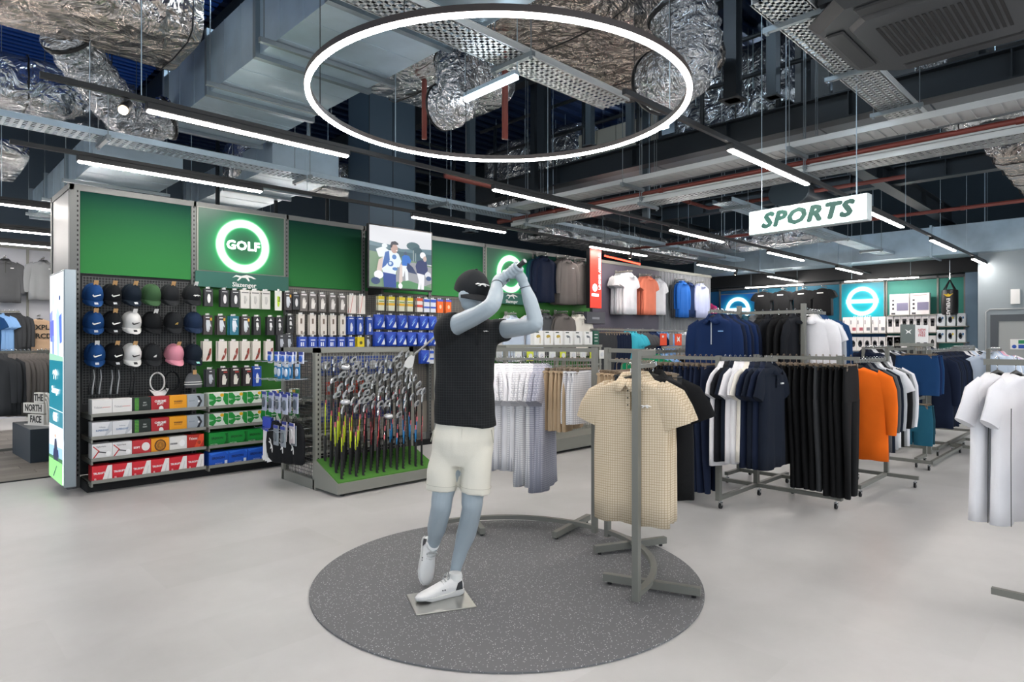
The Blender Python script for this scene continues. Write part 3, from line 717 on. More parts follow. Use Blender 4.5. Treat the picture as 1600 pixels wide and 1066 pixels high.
# ------------------------------------------------------------------ slim light box on the gondola end
yl = YonX(113, XP[0]-.13); yr = YonX(91, XP[0]-.13)
ztop = 1.5+(533-436)/FPX*7.0; 
lb = thing('light_box', 'tall slim illuminated poster box on the end of the golf wall', 'sign', (XP[0]-.10, (yl+yr)/2, 1.16), 0)
hy = (yr-yl)/2
q = MB(); q.bbox(-.10, -hy-.03, -1.07, .0, hy+.03, 1.03, .006); q.build('casing', mat('aluminium_frame', '8d989e', .35, .7), lb)
pic = bpy.data.objects.new('poster', None); COL.objects.link(pic); pic.parent = lb; pic.location = (-.1005, 0, -.02); pic.rotation_euler = (0, 0, R(-90))
LS = [('f4f8fb', [(0, 0), (100, 0), (100, 1000), (0, 1000)]),
 ('8f9be0', [(0, 190), (20, 170), (22, 300), (0, 310)]), ('6a74d2', [(2, 230), (30, 220), (34, 330), (6, 330)]), ('7f9be6', [(18, 300), (32, 300), (34, 415), (22, 415)]), ('b8d4f0', [(50, 200), (60, 160), (76, 200), (70, 410), (58, 410)]), ('5d7ce0', [(70, 210), (90, 190), (92, 330), (76, 340)]), ('37508a', ell(76, 120, 6, 12)), ('cfe2f4', ell(28, 120, 10, 40)), ('9fd0b8', [(0, 385), (100, 400), (100, 420), (0, 420)]),
 ('1b7f93', [(0, 420), (100, 420), (100, 790), (0, 790)]), ('d9f0f4', [(0, 655), (100, 658), (100, 662), (0, 659)]),
 ('eaf6ff', [(0, 735), (100, 735), (100, 900), (0, 900)]), ('9cc7e8', [(0, 840), (100, 830), (100, 905), (0, 905)]), ('3f7a50', [(0, 890), (100, 880), (100, 910), (0, 915)]), ('8fdc86', [(0, 905), (100, 900), (100, 1000), (0, 1000)]),
 ('2c3550', [(45, 800), (58, 795), (66, 850), (70, 900), (36, 905), (40, 850)]), ('d9a98e', ell(50, 785, 6, 9)), ('1d2c5a', [(38, 850), (72, 845), (76, 880), (34, 890)]), ('20304a', [(60, 925), (64, 925), (40, 985), (34, 985)])]
poly_pic(pic, 'poster_face', None, LS, hy, 1.03, 0, 1.25, 100., 1000.)
lw = mat('lit_white', 'ffffff', .5, emit='ffffff', es=1.4)
text('Slazenger', .095, lw, pic, (0, -.012, -.13), FRONT, bold=.001); text('GOLF', .12, lw, pic, (0, -.012, -.40), FRONT, bold=.002, sx=.7)
q = MB(); q.M = Matrix.Scale(.12, 4); q.prism([(x, z*1.5) for x, z in CAT], -.01, 0); q.build('leaping_cat_logo', lw, pic).location = (0, -.012, .02)

# ------------------------------------------------------------------ caps
def cap_parts(crownm, brimm, parent, tilt=0, logo=None, logom=None, tagm=None, stick=None, button=True):
    """baseball cap, front toward local -y, up +z; parts under parent"""
    Rm = Matrix.Rotation(tilt, 4, 'X')
    q = MB(); q.M = Rm; loops = []; n = 24
    for k in range(9):
        th = (k/8)*PI/2*1.08+.04; rr = math.sin(min(th, PI/2))
        l = []
        for j in range(n):
            a = 2*PI*j/n; seam = 1-.012*abs(math.cos(3*a))**12
            fr = 1.0+(.06 if math.sin(a) < -.3 and k < 6 else 0)
            l.append((.083*rr*math.cos(a)*seam, .098*rr*math.sin(a)*seam*fr, .118*math.cos(th)-.002*k))
        loops.append(l)
    q.loft(loops); 
    if button: q.cyl((0, 0, .117), (0, 0, .123), .008, .006, 8)
    c = q.build('crown', crownm, parent, True, angle=60)
    q = MB(); q.M = Rm; top = []; bot = []
    ns, nr = 13, 5
    for i in range(ns):
        s_ = -1+2*i/(ns-1); a = -PI/2+s_*R(62)
        for j in range(nr):
            f = j/(nr-1); x = .085*math.cos(a)*(1+.04*f); y0 = .1*math.sin(a)
            y = y0-f*.078*math.cos(s_*PI/2*.86)
            z = -.012-.028*s_*s_-.014*f*f
            top.append((x, y, z)); bot.append((x, y, z-.004))
    fs = []
    for i in range(ns-1):
        for j in range(nr-1):
            a = i*nr+j; fs.append((a, a+nr, a+nr+1, a+1)); o = ns*nr; fs.append((o+a, o+a+1, o+a+nr+1, o+a+nr))
    o = ns*nr
    for i in range(ns-1): a = i*nr+nr-1; fs.append((a, a+nr, o+a+nr, o+a))
    q.add(top+bot, fs); q.build('brim', brimm, parent, True, angle=40)
    if logo:
        q = MB(); q.M = Rm @ Matrix.Translation((0, -.098, .05)) @ Matrix.Rotation(R(-14), 4, 'X')
        q.prism(logo, -.012, .004); q.build('logo', logom or WHITE, parent)
    if stick:
        q = MB(); q.M = Rm @ Matrix.Translation((0, -.14, -.0155)) @ Matrix.Rotation(R(6), 4, 'X'); q.box(-.016, -.014, 0, .016, .014, .0035); q.build('size_sticker', stick, parent)
    if tagm:
        q = MB(); q.M = Rm @ Matrix.Translation((0, .01, .113)); q.box(-.018, -.012, -.008, .022, -.009, .055); q.build('swing_tag', tagm, parent)
SWOOSH = [(-.034, .004), (-.026, -.008), (-.014, -.010), (.036, .014), (-.010, .000), (-.022, .000), (-.026, .012)]
BARS = [(-.016, -.01), (-.008, -.01), (-.008, -.006), (.0, -.006), (.0, -.01), (.006, -.01), (.012, .012), (.002, .008), (-.006, .002)]
CATL = [(x*.032, z*.032) for x, z in CAT]
capc = {k: fabric('cap_'+k, c, bump=(500, .2), var=.04) for k, c in dict(blue='1b447a', black='17191c', navy='20304a', white='e4e4e2', olive='3b5a3c', char='26282b', pink='dc93a4', dnavy='18222e').items()}
PATCH = mat('pale_sticker', 'c9ced2', .5); DPATCH = mat('dark_sticker', '202326', .5)
crows = [(457, 2.0, [('blue', SWOOSH, 'white tick logo', TAPE, PATCH, 147), ('black', SWOOSH, 'white tick logo', TAPE, PATCH, 176), ('dnavy', None, 'no logo and a pale sticker', TAPE, PATCH, 207), ('olive', None, 'plain front', None, None, 238), ('char', None, 'plain front and small kraft tag', TAPE, None, 267), ('char', CATL, 'white leaping cat logo', WHITE, None, 302)]),
 (500, 1.75, [('blue', SWOOSH, 'white tick logo', TAPE, PATCH, 148), ('black', SWOOSH, 'white tick logo', TAPE, PATCH, 177), ('white', SWOOSH, 'black tick logo', WHITE, DPATCH, 207), ('black', None, 'plain low front', WHITE, None, 239), ('char', BARS, 'small gold crest', None, None, 273), ('navy', None, 'faded navy cloth', None, None, 304)]),
 (550, 1.5, [('blue', SWOOSH, 'white tick logo', WHITE, PATCH, 150), ('black', SWOOSH, 'white tick logo', TAPE, PATCH, 179), ('white', SWOOSH, 'black tick logo', TAPE, DPATCH, 207), ('char', BARS, 'low white striped logo', None, None, 240), ('pink', None, 'pink cotton', TAPE, None, 274), ('dnavy', None, 'white square patch', None, mat('aqua_sticker', '8fd4cf', .5), 303)])]
GOLD = mat('gold_crest', 'a98d4a', .5)
rown = ['top', 'middle', 'bottom']
CN = dict(blue='blue', black='black', navy='navy', white='white', olive='olive green', char='charcoal black', pink='pink', dnavy='blue-black')
random.seed(11)
for ri, (py, _, row) in enumerate(crows):
    for ci, (c, lg, ld, tg, st, px) in enumerate(row):
        p = py_(px, py+3, YF-.22)
        hk = MB(); hk.tube([(p.x, YF+.04, p.z+.11), (p.x, YF-.27, p.z+.10), (p.x, YF-.28, p.z+.12)], .003, 5)
        h = hk.build('peg_hook', CHROME, bays[0]); h.location = (-XP[0], -YF, 0)
        rz = random.uniform(-.12, .12)
        cp = thing('baseball_cap', '%s cap with %s, %s in the %s cap row' % (CN[c], ld, ORD[ci], rown[ri]), 'cap', p, rz)
        cap_parts(capc[c], capc[c], cp, R(38), lg, (GOLD if 'gold' in ld else (BLACK if c == 'white' else WHITE)), tg, st)
        if c != 'olive' or True:
            b = thing('baseball_cap', '%s cap tucked behind the %s one of the %s cap row' % (CN[c], ORD[ci], rown[ri]), 'cap', p+Vector((-.012, .055, .006)), rz-.1)
            cap_parts(capc[c], capc[c], b, R(38))
# fourth row: belts, gloves, visors, beanie
def strap_bundle(px, py, cols, label):
    p = py_(px, py, YF-.15); t = thing('hanging_straps', label, 'accessory', p)
    for i, c in enumerate(cols):
        q = MB(); x = (i-(len(cols)-1)/2)*.03
        q.tube([(x, 0, .12), (x+.004, -.01, .04), (x-.01, -.012, -.06), (x-.016, -.008, -.13)], .012, 6, flat=.5, rad=[.009, .011, .014, .02]); q.build('strap', c, t, True)
    q = MB(); q.tube([(0, .18, .13), (0, -.06, .125), (0, -.07, .14)], .003, 5); q.build('hook', CHROME, t)
GL = mat('pale_grey_nylon', 'b9bcc0', .6); DK = mat('dark_nylon', '202226', .6)
strap_bundle(149, 596, [DK, GL, DK, GL], 'bunch of black and grey fastening straps at the left under the caps')
strap_bundle(180, 596, [GL, DK, GL], 'bunch of pale grey straps with black clips under the white cap column')
strap_bundle(207, 598, [DK, DK], 'narrow black strap bundle in the middle under the caps')
def visor(px, py, m, label):
    p = py_(px, py, YF-.2); t = thing('sun_visor', label, 'visor', p)
    q = MB(); pts = []
    for k in range(25):
        a = 2*PI*k/24; pts.append((.07*math.sin(a), -.02-.01*math.cos(a), .02-.1*math.cos(a)*1.0))
    q.tube(pts, .016, 6, cap=False, flat=.5); q.build('headband', m, t, True)
    q = MB(); top = []
    for i in range(11):
        s_ = -1+.2*i
        for j in range(3): top.append((.085*s_*(1+.06*j), -.03-.03*j-.02*(1-s_*s_), -.07-.03*j*(1-s_*s_)-.01*(1-s_*s_)+.02*s_*s_))
    fs = [(i*3+j, (i+1)*3+j, (i+1)*3+j+1, i*3+j+1) for i in range(10) for j in range(2)]
    n0 = len(top); q.add(top+[(x, y+.004, z-.003) for x, y, z in top], fs+[tuple(n0+v for v in reversed(f)) for f in fs]); q.build('brim', m, t, True)
    q = MB(); q.tube([(0, .2, .13), (0, -.03, .125)], .003, 5); q.build('hook', CHROME, t)
visor(245, 600, capc['white'], 'white sun visor hanging by its strap below the caps'); visor(268, 598, capc['black'], 'black sun visor beside the white one')
p = py_(302, 592, YF-.2); t = thing('beanie', 'grey knitted beanie with white stripes at the right of the cap bay', 'hat', p)
q = MB(); loops = []
for k, (z, r) in enumerate(((-.10, .088), (-.06, .092), (-.02, .088), (.03, .07), (.06, .045), (.08, .01))): loops.append([(r*math.cos(2*PI*j/24)*(1+.02*(j % 2)), r*.45*math.sin(2*PI*j/24), z) for j in range(24)])
q.loft(loops); q.build('knit_body', fabric('grey_knit', '6a6c70'), t, True)
q = MB(); q.tube([(.092*math.cos(2*PI*j/24), .044*math.sin(2*PI*j/24), -.06) for j in range(25)], .005, 5, cap=False); q.build('stripe', WHITE, t)
q = MB(); q.tube([(.09*math.cos(2*PI*j/24), .043*math.sin(2*PI*j/24), -.035) for j in range(25)], .005, 5, cap=False); q.build('stripe', WHITE, t)
q = MB(); q.box(-.02, -.05, .05, .02, -.045, .1); q.build('swing_tag', TAPE, t)
# ------------------------------------------------------------------ ball boxes on the shelves
def ball_box(kind, w_=.178, h=.135, dp=.05):
    """parts of a dozen-ball carton built once per kind; local origin bottom centre, front at -y"""
    spec = BOXK[kind]; t = thing('golf_ball_box', 'x', 'golf ball box')
    q = MB(); q.bbox(-w_/2, 0, 0, w_/2, dp, h, .0015); q.build('carton', mat('carton_'+spec[0], spec[0], .4), t)
    for c, pts in spec[1]:
        q = MB(); P = [(x*w_/2*.985, (z+1)*h/2*.97+.002) for x, z in pts]; q.prism(P, -.0012, -.0002); q.build('print', mat('print_'+c, c, .45), t)
    for s_, sz, x, z, c, bd in spec[2]:
        text(s_, sz, mat('print_'+c, c, .45), t, (x*w_/2, -.0018, (z+1)*h/2), FRONT, name='lettering', ext=.0003, bold=bd)
    return t
E = lambda cx, cz, rx, rz: [(cx+rx*math.cos(2*PI*k/16), cz+rz*math.sin(2*PI*k/16)) for k in range(16)]
BOXK = {
 'white': ('e9e8e6', [('c9483c', [(0, -.08), (.85, -.05), (.85, 0), (0, -.02)])], [('Titleist', .026, -.42, -.03, '8b8b90', 0)], 'white golf ball box, thin red line'),
 'silver': ('dfe1e4', [('c3c8ce', [(.2, -1), (1, -.2), (1, 1), (.8, 1)])], [('SUPERSOFT', .022, 0, -.1, '5a7fa8', .0005), ('Callaway', .016, 0, .35, '5a6a80', 0)], 'silver golf ball box, blue lettering'),
 'green': ('15211d', [('2f7d2f', [(-.75, -1), (-.3, -1), (-.3, 1), (-.75, 1)])] + [('8ac43c', [(-.75, -.9+.2*i), (-.3, -.9+.2*i), (-.3, -.84+.2*i), (-.75, -.84+.2*i)]) for i in range(9)], [('ERC', .018, .35, .25, 'd8dcd8', 0), ('SOFT', .018, .35, -.1, 'd8dcd8', 0)], 'black golf ball box with green striped band'),
 'red': ('b5222c', [('f0f0ee', E(.1, -.72, .26, .4))], [('CHROME', .027, 0, .33, 'f4f0ee', .0012), ('SOFT', .027, 0, 0, 'f4f0ee', .0012)], 'red golf ball box with white lettering'),
 'orange': ('f0a418', [], [('WARBIRD', .02, 0, .15, '6e3f10', .0008), ('DISTANCE+', .016, 0, -.12, '6e3f10', 0)], 'orange golf ball box with brown lettering'),
 'grey': ('a4adb6', [('22262c', [(.15, .8), (.45, .8), (.8, 0), (.45, -.8), (.15, -.8), (.5, 0)]), ('f0f2f4', E(.4, 0, .13, .16))], [('VELOCITY', .014, -.45, .1, '5c6a78', 0)], 'grey golf ball box with black arrow'),
 'tm': ('e4e4e4', [('c22b33', [(-.95, .7), (-.4, .05), (-.95, -.85), (-.85, -.95), (-.25, .05), (-.85, .75)]), ('26282c', [(-.4, .05), (.4, -.2), (.4, -.32), (-.4, -.12)]), ('f8f8f8', E(.62, -.4, .26, .36))], [('TaylorMade', .018, -.1, .62, '2c2e32', 0)], 'white golf ball box with red chevron'),
 'redball': ('c12a33', [('f0eae8', E(.45, .05, .45, .6))], [('SOFT', .026, -.52, 0, 'f6eeee', .001)], 'red golf ball box, large white ball'),
 'target': ('f2a01e', [('5a3208', E(0, 0, .66, .84)), ('f2a01e', E(0, 0, .52, .68)), ('2a1c0c', E(0, 0, .36, .46)), ('f2a01e', E(0, 0, .14, .2))], [], 'orange golf ball box with black target rings'),
 'whiteb': ('eeedea', [('2a2c30', [(-.95, -.1), (-.1, -.1), (-.1, .12), (-.95, .12)]), ('ffffff', E(.45, 0, .33, .5))], [('BRIDGESTONE', .013, -.52, .01, 'f2f2f2', 0)], 'white golf ball box, black bar'),
 'redshine': ('b8281c', [('e0502c', [(-.2, -1), (.5, 1), (1, 1), (1, .2), (.4, -1)]), ('4a120c', E(.42, -.15, .22, .28))], [('Titleist', .032, -.3, .45, 'f8f0ee', .0005)], 'glossy red golf ball box'),
 'redwhite': ('d41f30', [('f1f0ee', [(.0, -1), (.55, 1), (1, 1), (1, -1)]), ('cfd0d2', [(.45, -1), (.6, -1), (.85, .3), (.7, .3)])], [('TRUSOFT', .024, -.3, .02, 'f6f0f0', .001), ('12', .02, -.7, -.72, 'f6f0f0', .0006)], 'red golf ball box, slanted white half'),
 'gw': ('e6efe4', [('1d8f3a', [(-1, 1), (-.6, 1), (-.1, .1), (-.6, -.9), (-1, -.6)]), ('1d8f3a', E(.0, .1, .3, .42)), ('1d8f3a', [(.55, 1), (1, .9), (1, -.9), (.7, -.7), (.45, 0)]), ('e8b91e', E(.35, .7, .2, .26)), ('e6efe4', [(-1, .2), (-.5, .0), (-1, -.2)])], [('SRIXON', .016, 0, .1, 'f4f8f4', .0004)], 'green-white golf ball box, yellow badge'),
 'greenp': ('178a38', [('0c5e24', [(.55, -.8), (.75, -.3), (.78, .3), (.66, .8), (.95, .8), (.95, -.8)])], [('SRIXON', .03, -.15, .15, '0f4a20', .001), ('SOFT FEEL', .015, -.5, -.72, 'e8f4e8', 0)], 'plain green golf ball box'),
 'blue': ('1756c4', [('2f74e0', [(-1, .9), (-.8, .6), (.7, .95), (1, .5), (1, 1), (-1, 1)]), ('dfe8f4', [(.62, -.85), (.9, -.85), (.9, -.35), (.62, -.35)])], [('SRIXON', .032, -.05, .1, '0c2a70', .0015), ('DISTANCE', .014, .0, -.7, 'dfe8f8', 0)], 'blue golf ball box, white corner')}
zs = (.125, .343, .556, .78); sn = ['bottom', 'third', 'second', 'top']
plan = [(0, 3, ['white', 'white', 'green', 'red', 'orange', 'grey']), (0, 2, ['silver', 'silver', 'green', 'red', 'orange', 'grey']), (0, 1, ['tm', 'tm', 'redball', 'target', 'whiteb', 'redshine']), (0, 0, ['redwhite']*6),
        (1, 3, ['gw']*5), (1, 2, ['gw']*5), (1, 1, ['greenp']*5), (1, 0, ['blue']*5)]
protoB = {}
def shelf_label(base, side, shelf, n, row):
    return '%s, %s on the %s shelf%s' % (base, n, shelf, ' of the glove bay' if side else '')
for bay_, sh, ks in plan:
    x0, x1 = XP[bay_], XP[bay_+1]; n = len(ks); pitch = (x1-x0-.05)/n
    for j, k in enumerate(ks):
        for row in (0, 1, 2):
            hh = 1.0 if not (row and k == 'tm') else 1.0
            loc = (x0+.025+pitch*(j+.5), YF-.40+row*.056, zs[sh]-.0115)
            if row and not (j == 0 or row == 1): continue
            pos = '%s from the left' % ORD[j] if not row and not bay_ else ORD[j]
            lab = '%s, %s on the %s shelf%s%s' % (BOXK[k][3], pos, sn[sh], ', glove bay' if bay_ else '', ['', ', one behind', ', deepest of three'][row])
            if k not in protoB:
                o = ball_box(k); protoB[k] = o; o.location = loc; o['label'] = lab
            else: o = dup(protoB[k], loc, 0, lab)
            o.scale = (pitch*.985/.178, 1, 1.12)
            o['group'] = '%s shelf of golf ball boxes' % sn[sh]
# ------------------------------------------------------------------ hanging glove packs and packets
def glove_poly(s=1.0, flip=1):
    P = [(-.5, -1), (-.55, -.4), (-.5, .1), (-.42, .75), (-.28, .8), (-.22, .2), (-.16, .9), (0, .96), (.04, .2), (.12, .9), (.28, .84), (.28, .1), (.36, .6), (.5, .55), (.5, -.1), (.78, .15), (.86, 0), (.6, -.5), (.42, -1)]
    return [(x*flip*s, -z*s*.9) for x, z in P]
def pack(name, w_, h, card, shapes, cat, dp=.012, label='x', puff=False):
    """hanging retail pack: origin at its centre, front -y"""
    t = thing(name, label, cat)
    q = MB()
    if puff:
        loops = []
        for z, f in ((-h/2, .25), (-h*.38, .9), (-h*.1, 1.1), (h*.25, 1), (h*.42, .4), (h/2, .15)):
            loops.append([(x*w_/2*(1-.04*abs(z/h)), -y*dp*f*2, z) for x, y in ((-1, -.1), (-.5, -.8), (0, -1), (.5, -.8), (1, -.1), (1, .1), (.5, .8), (0, 1), (-.5, .8), (-1, .1))])
        q.loft(loops); q.build('pouch', card, t, True, angle=60)
    else:
        q.bbox(-w_/2, 0, -h/2, w_/2, dp, h/2, .002); q.build('card', card, t)
    yy = -dp*2.0 if puff else 0
    for nm, m, pts in shapes:
        q = MB(); q.prism([(x*w_/2, z*h/2) for x, z in pts], yy-.004, yy+.002); q.build(nm, m, t)
    q = MB(); q.box(-.012, .002, h/2, .012, .005, h/2+.022); q.build('hang_tab', WHITE, t)
    return t
Mc = lambda c: mat('pack_'+c, c, .45)
SQ = lambda x0, z0, x1, z1: [(x0, z0), (x1, z0), (x1, z1), (x0, z1)]
G = glove_poly(.62); GS = [(x, z-.12) for x, z in G]
PK = {
 'blk': lambda: pack('golf_glove_pack', .095, .2, Mc('26282d'), [('window', Mc('e9e9ea'), E(.05, -.1, .36, .52)), ('lettering_bar', Mc('c9cacc'), SQ(-.6, .7, .6, .78))], 'glove pack'),
 'wht': lambda: pack('golf_glove_pack', .1, .22, Mc('dcdad4'), [('header', Mc('6b6b68'), SQ(-.8, .66, .8, .76)), ('glove_picture', Mc('c2c1bc'), [(x*.8, z*.8) for x, z in GS])], 'glove pack'),
 'lime': lambda: pack('golf_glove_pack', .085, .24, Mc('e6e9df'), [('glove_picture', Mc('c8ea2a'), GS), ('glove_strap', Mc('202225'), SQ(-.1, -.1, .5, .4))], 'glove pack'),
 'glv': lambda: pack('golf_glove_pack', .1, .22, Mc('3a3436'), [('glove', Mc('d7dde4'), [(x*1.3, z*1.15-.12) for x, z in G]), ('badge', Mc('e0a52c'), SQ(.45, .45, .85, .75)), ('lettering_bar', Mc('dedede'), SQ(-.5, .72, .3, .82))], 'glove pack'),
 'tealg': lambda: pack('golf_glove_pack', .1, .22, Mc('1f6f86'), [('glove', Mc('dde6ee'), [(x*1.3, z*1.15-.12) for x, z in G]), ('lettering_bar', Mc('e6f0f2'), SQ(-.3, .6, .6, .72))], 'glove pack'),
 'adi': lambda: pack('golf_glove_pack', .09, .22, Mc('232427'), [('glove', Mc('ececec'), [(x*.85, z*.8-.1) for x, z in G]), ('logo', Mc('f2f2f2'), [(-.4, .55), (.4, .55), (.0, .85)]), ('glove_strap', Mc('232427'), SQ(-.3, -.3, .3, -.1))], 'glove pack'),
 'cream': lambda: pack('golf_glove_pack', .1, .23, Mc('e2dcd2'), [('glove_picture', Mc('8e3a2c'), [(-.3, -.95), (-.2, -.7), (.1, -.4), (.5, .25), (.85, .3), (.8, -.2), (.4, -.7), (.0, -.9)]), ('glove_highlight', Mc('f4f0ea'), E(.3, -.3, .15, .15))], 'glove pack'),
 'flex': lambda: pack('golf_glove_pack', .105, .22, Mc('2a2325'), [('glove', Mc('eae6dc'), [(x*1.2, -z*1.0-.18) for x, z in G]), ('lettering_bar', Mc('f0e8e0'), SQ(-.5, .72, .6, .86)), ('lettering_bar', Mc('b3382e'), SQ(-.1, .5, .7, .62))], 'glove pack'),
 'ua': lambda: pack('golf_glove_pack', .1, .2, Mc('3b3d42'), [('glove', Mc('b9bfc9'), [(x*1.1, z*1.0-.15) for x, z in G]), ('logo', Mc('e8e8e8'), SQ(-.25, .7, .25, .8))], 'glove pack'),
 'pale': lambda: pack('golf_glove_pack', .1, .23, Mc('6f6a66'), [('glove', Mc('f1ece6'), [(x*1.35, -z*1.1-.08) for x, z in G]), ('lettering_bar', Mc('f4eeee'), SQ(-.7, .74, .7, .9))], 'glove pack'),
 'strip': lambda: pack('golf_accessory_pack', .085, .26, Mc('e6dfd6'), [('pattern', Mc('7a6a5e'), SQ(-.3, .1, .2, .6)), ('pattern', Mc('9a8a7e'), SQ(-.2, -.9, .3, -.6))], 'accessory pack'),
 'ivory': lambda: pack('golf_accessory_pack', .1, .25, Mc('ece4dc'), [('pattern', Mc('e8a8a0'), [(-.8, -.9), (-.6, -.9), (.2, .9), (.1, .9)])], 'accessory pack'),
 'blueg': lambda: pack('golf_glove_pack', .1, .24, Mc('1c48a8'), [('glove', Mc('e2e8f2'), [(x*.9, -z*.9-.15) for x, z in G]), ('lettering_bar', Mc('e8eefa'), SQ(-.6, .72, .6, .84))], 'glove pack'),
 'bluec': lambda: pack('golf_accessory_pack', .105, .14, Mc('2a4eb4'), [('lettering_bar', Mc('dfe6f6'), SQ(-.6, .3, .6, .5)), ('lettering_bar', Mc('e8ecfa'), SQ(-.5, -.7, -.2, .0)), ('lettering_bar', Mc('e8ecfa'), SQ(0, -.7, .3, .0))], 'accessory pack'),
 'yellowc': lambda: pack('golf_accessory_pack', .11, .14, Mc('e6cf22'), [('pattern', Mc('5a5320'), E(.0, -.1, .4, .3))], 'accessory pack'),
 'yellowt': lambda: pack('golf_tee_pack', .1, .2, Mc('e0dfc8'), [('header', Mc('e8cf2a'), SQ(-1, .55, 1, 1)), ('band', Mc('e6b52c'), SQ(-1, -.25, 1, .1)), ('band', Mc('7aa04a'), SQ(-.8, .2, .8, .35))], 'tee pack', .02),
 'redt': lambda: pack('golf_tee_pack', .1, .2, Mc('e6e2dc'), [('header', Mc('d8572e'), SQ(-1, .6, 1, 1)), ('band', Mc('d84a3a'), SQ(-1, -.3, 1, .05))], 'tee pack', .02),
 'bluet': lambda: pack('golf_tee_pack', .1, .2, Mc('dfe3ea'), [('header', Mc('2a55c0'), SQ(-1, .5, 1, .9)), ('band', Mc('2a55c0'), SQ(-1, -.4, 1, -.15))], 'tee pack', .02),
 'oranget': lambda: pack('golf_tee_pack', .11, .2, Mc('ee6a22'), [('header', Mc('5b62c8'), SQ(-1, .7, 1, 1)), ('pattern', Mc('f6c9a0'), E(0, -.1, .4, .3))], 'tee pack', .02),
 'pouch': lambda: pack('ball_pouch', .15, .2, Mc('1546b8'), [('white_corner', Mc('e6ebf2'), [(.1, -.75), (.85, -.75), (.75, .1)]), ('light_streak', Mc('5f95e8'), [(-.6, .0), (.1, .6), (.2, .5), (-.5, -.15)]), ('light_streak', Mc('9fc0f0'), [(-.7, -.4), (.0, .2), (.05, .1), (-.6, -.55)])], 'ball pouch', .016, puff=True),
}
PD = {'blk': 'black glove pack with white oval window', 'wht': 'pale grey glove pack with dark header line', 'lime': 'white glove pack with lime green glove', 'glv': 'dark glove pack with gold badge', 'tealg': 'teal glove pack with white glove',
      'adi': 'black glove pack with white triangle logo', 'cream': 'cream glove pack with brown glove picture', 'flex': 'black glove pack with cream glove and red band', 'ua': 'charcoal glove pack with grey glove', 'pale': 'clear grey pack with ivory glove',
      'strip': 'narrow ivory pack with brown pattern', 'ivory': 'tall ivory pack with pink slash', 'blueg': 'blue pack with white glove', 'bluec': 'short blue card pack', 'yellowc': 'yellow card pack', 'yellowt': 'yellow banded tee pack', 'redt': 'red banded tee pack',
      'bluet': 'blue banded tee pack', 'oranget': 'orange tee pack', 'pouch': 'shiny blue pouch with white corner'}
protoP = {}
def hang(k, loc, label, rz=0, group=None, scale=None):
    if k not in protoP:
        o = PK[k](); protoP[k] = o; o.location = loc; o.rotation_euler = (0, 0, rz); o['label'] = label
    else: o = dup(protoP[k], loc, rz, label)
    if group: o['group'] = group
    o.scale = scale or (1, 1, 1)
    return o
rowsP = [  # bay, row name, y centre px, kinds with px
 (1, 'top glove row', 465, [('blk', 326), ('blk', 351), ('blk', 368), ('wht', 383), ('wht', 399), ('wht', 416), ('lime', 435)]),
 (1, 'second glove row', 508, [('glv', 325), ('glv', 346), ('tealg', 366), ('glv', 384), ('adi', 402), ('adi', 423), ('adi', 437)]),
 (1, 'third glove row', 549, [('cream', 324), ('cream', 348), ('cream', 366), ('cream', 384), ('cream', 401), ('cream', 421)]),
 (1, 'lowest glove row', 591, [('ua', 329), ('flex', 350), ('flex', 368), ('flex', 387), ('blueg', 402)]),
 (2, 'top pale pack row', 471, [('glv', 450), ('blk', 463), ('pale', 475), ('pale', 489), ('pale', 504), ('pale', 520), ('pale', 535), ('ivory', 551), ('ivory', 566)]),
 (2, 'second pale pack row', 507, [('adi', 454), ('strip', 471), ('strip', 489), ('strip', 506), ('strip', 521), ('strip', 536), ('blueg', 549), ('blueg', 563), ('blueg', 578)]),
 (2, 'third pale pack row', 535, [('ua', 440), ('ua', 452), ('bluec', 473), ('bluec', 489), ('bluec', 504), ('bluec', 519), ('bluec', 534), ('bluec', 549), ('yellowc', 564), ('ua', 575)]),
 (3, 'top row under the television', 474, [('yellowt', 596), ('yellowt', 612), ('yellowt', 628), ('yellowt', 641), ('redt', 656), ('bluet', 667), ('bluet', 677), ('oranget', 688), ('oranget', 701)]),
 (3, 'upper pouch row', 503, [('pouch', 593), ('pouch', 611), ('pouch', 629), ('pouch', 646), ('pouch', 662), ('pouch', 676)]),
 (3, 'lower pouch row', 530, [('pouch', 593), ('pouch', 611), ('pouch', 627), ('pouch', 643), ('pouch', 659), ('pouch', 675)]),
 (3, 'lowest row beside the mannequin', 558, [('pouch', 664), ('bluet', 676), ('yellowt', 684)]),
]
random.seed(5)
for bay_, rname, py, L in rowsP:
    hq = MB()
    for j, (k, px) in enumerate(L):
        slope = (px-L[0][1])*(533-py)/(1805-px)*0
        yy = py + (py-533)*-(px-L[0][1])/(1805-L[0][1])
        p = py_(px, yy, YF-.2)
        jit = random.uniform(-.06, .06)
        hang(k, p, '%s, %s in the %s' % (PD[k], ORD[j], rname), jit, 'packs in the '+rname)
        if k not in ('lime',):
            hang(k, p+Vector((random.uniform(-.012, .002), .04, .0)), '%s, behind %s in the %s' % (PD[k], ORD[j], rname), jit+random.uniform(-.1, .1), 'packs in the '+rname)
        zt = p.z+.125
        h = MB(); h.tube([(p.x, YF+.04, zt-.005), (p.x, YF-.24, zt-.012), (p.x, YF-.25, zt+.005)], .003, 5); o = h.build('peg_hook', CHROME, bays[bay_]); o.location = (-XP[bay_], -YF, 0)
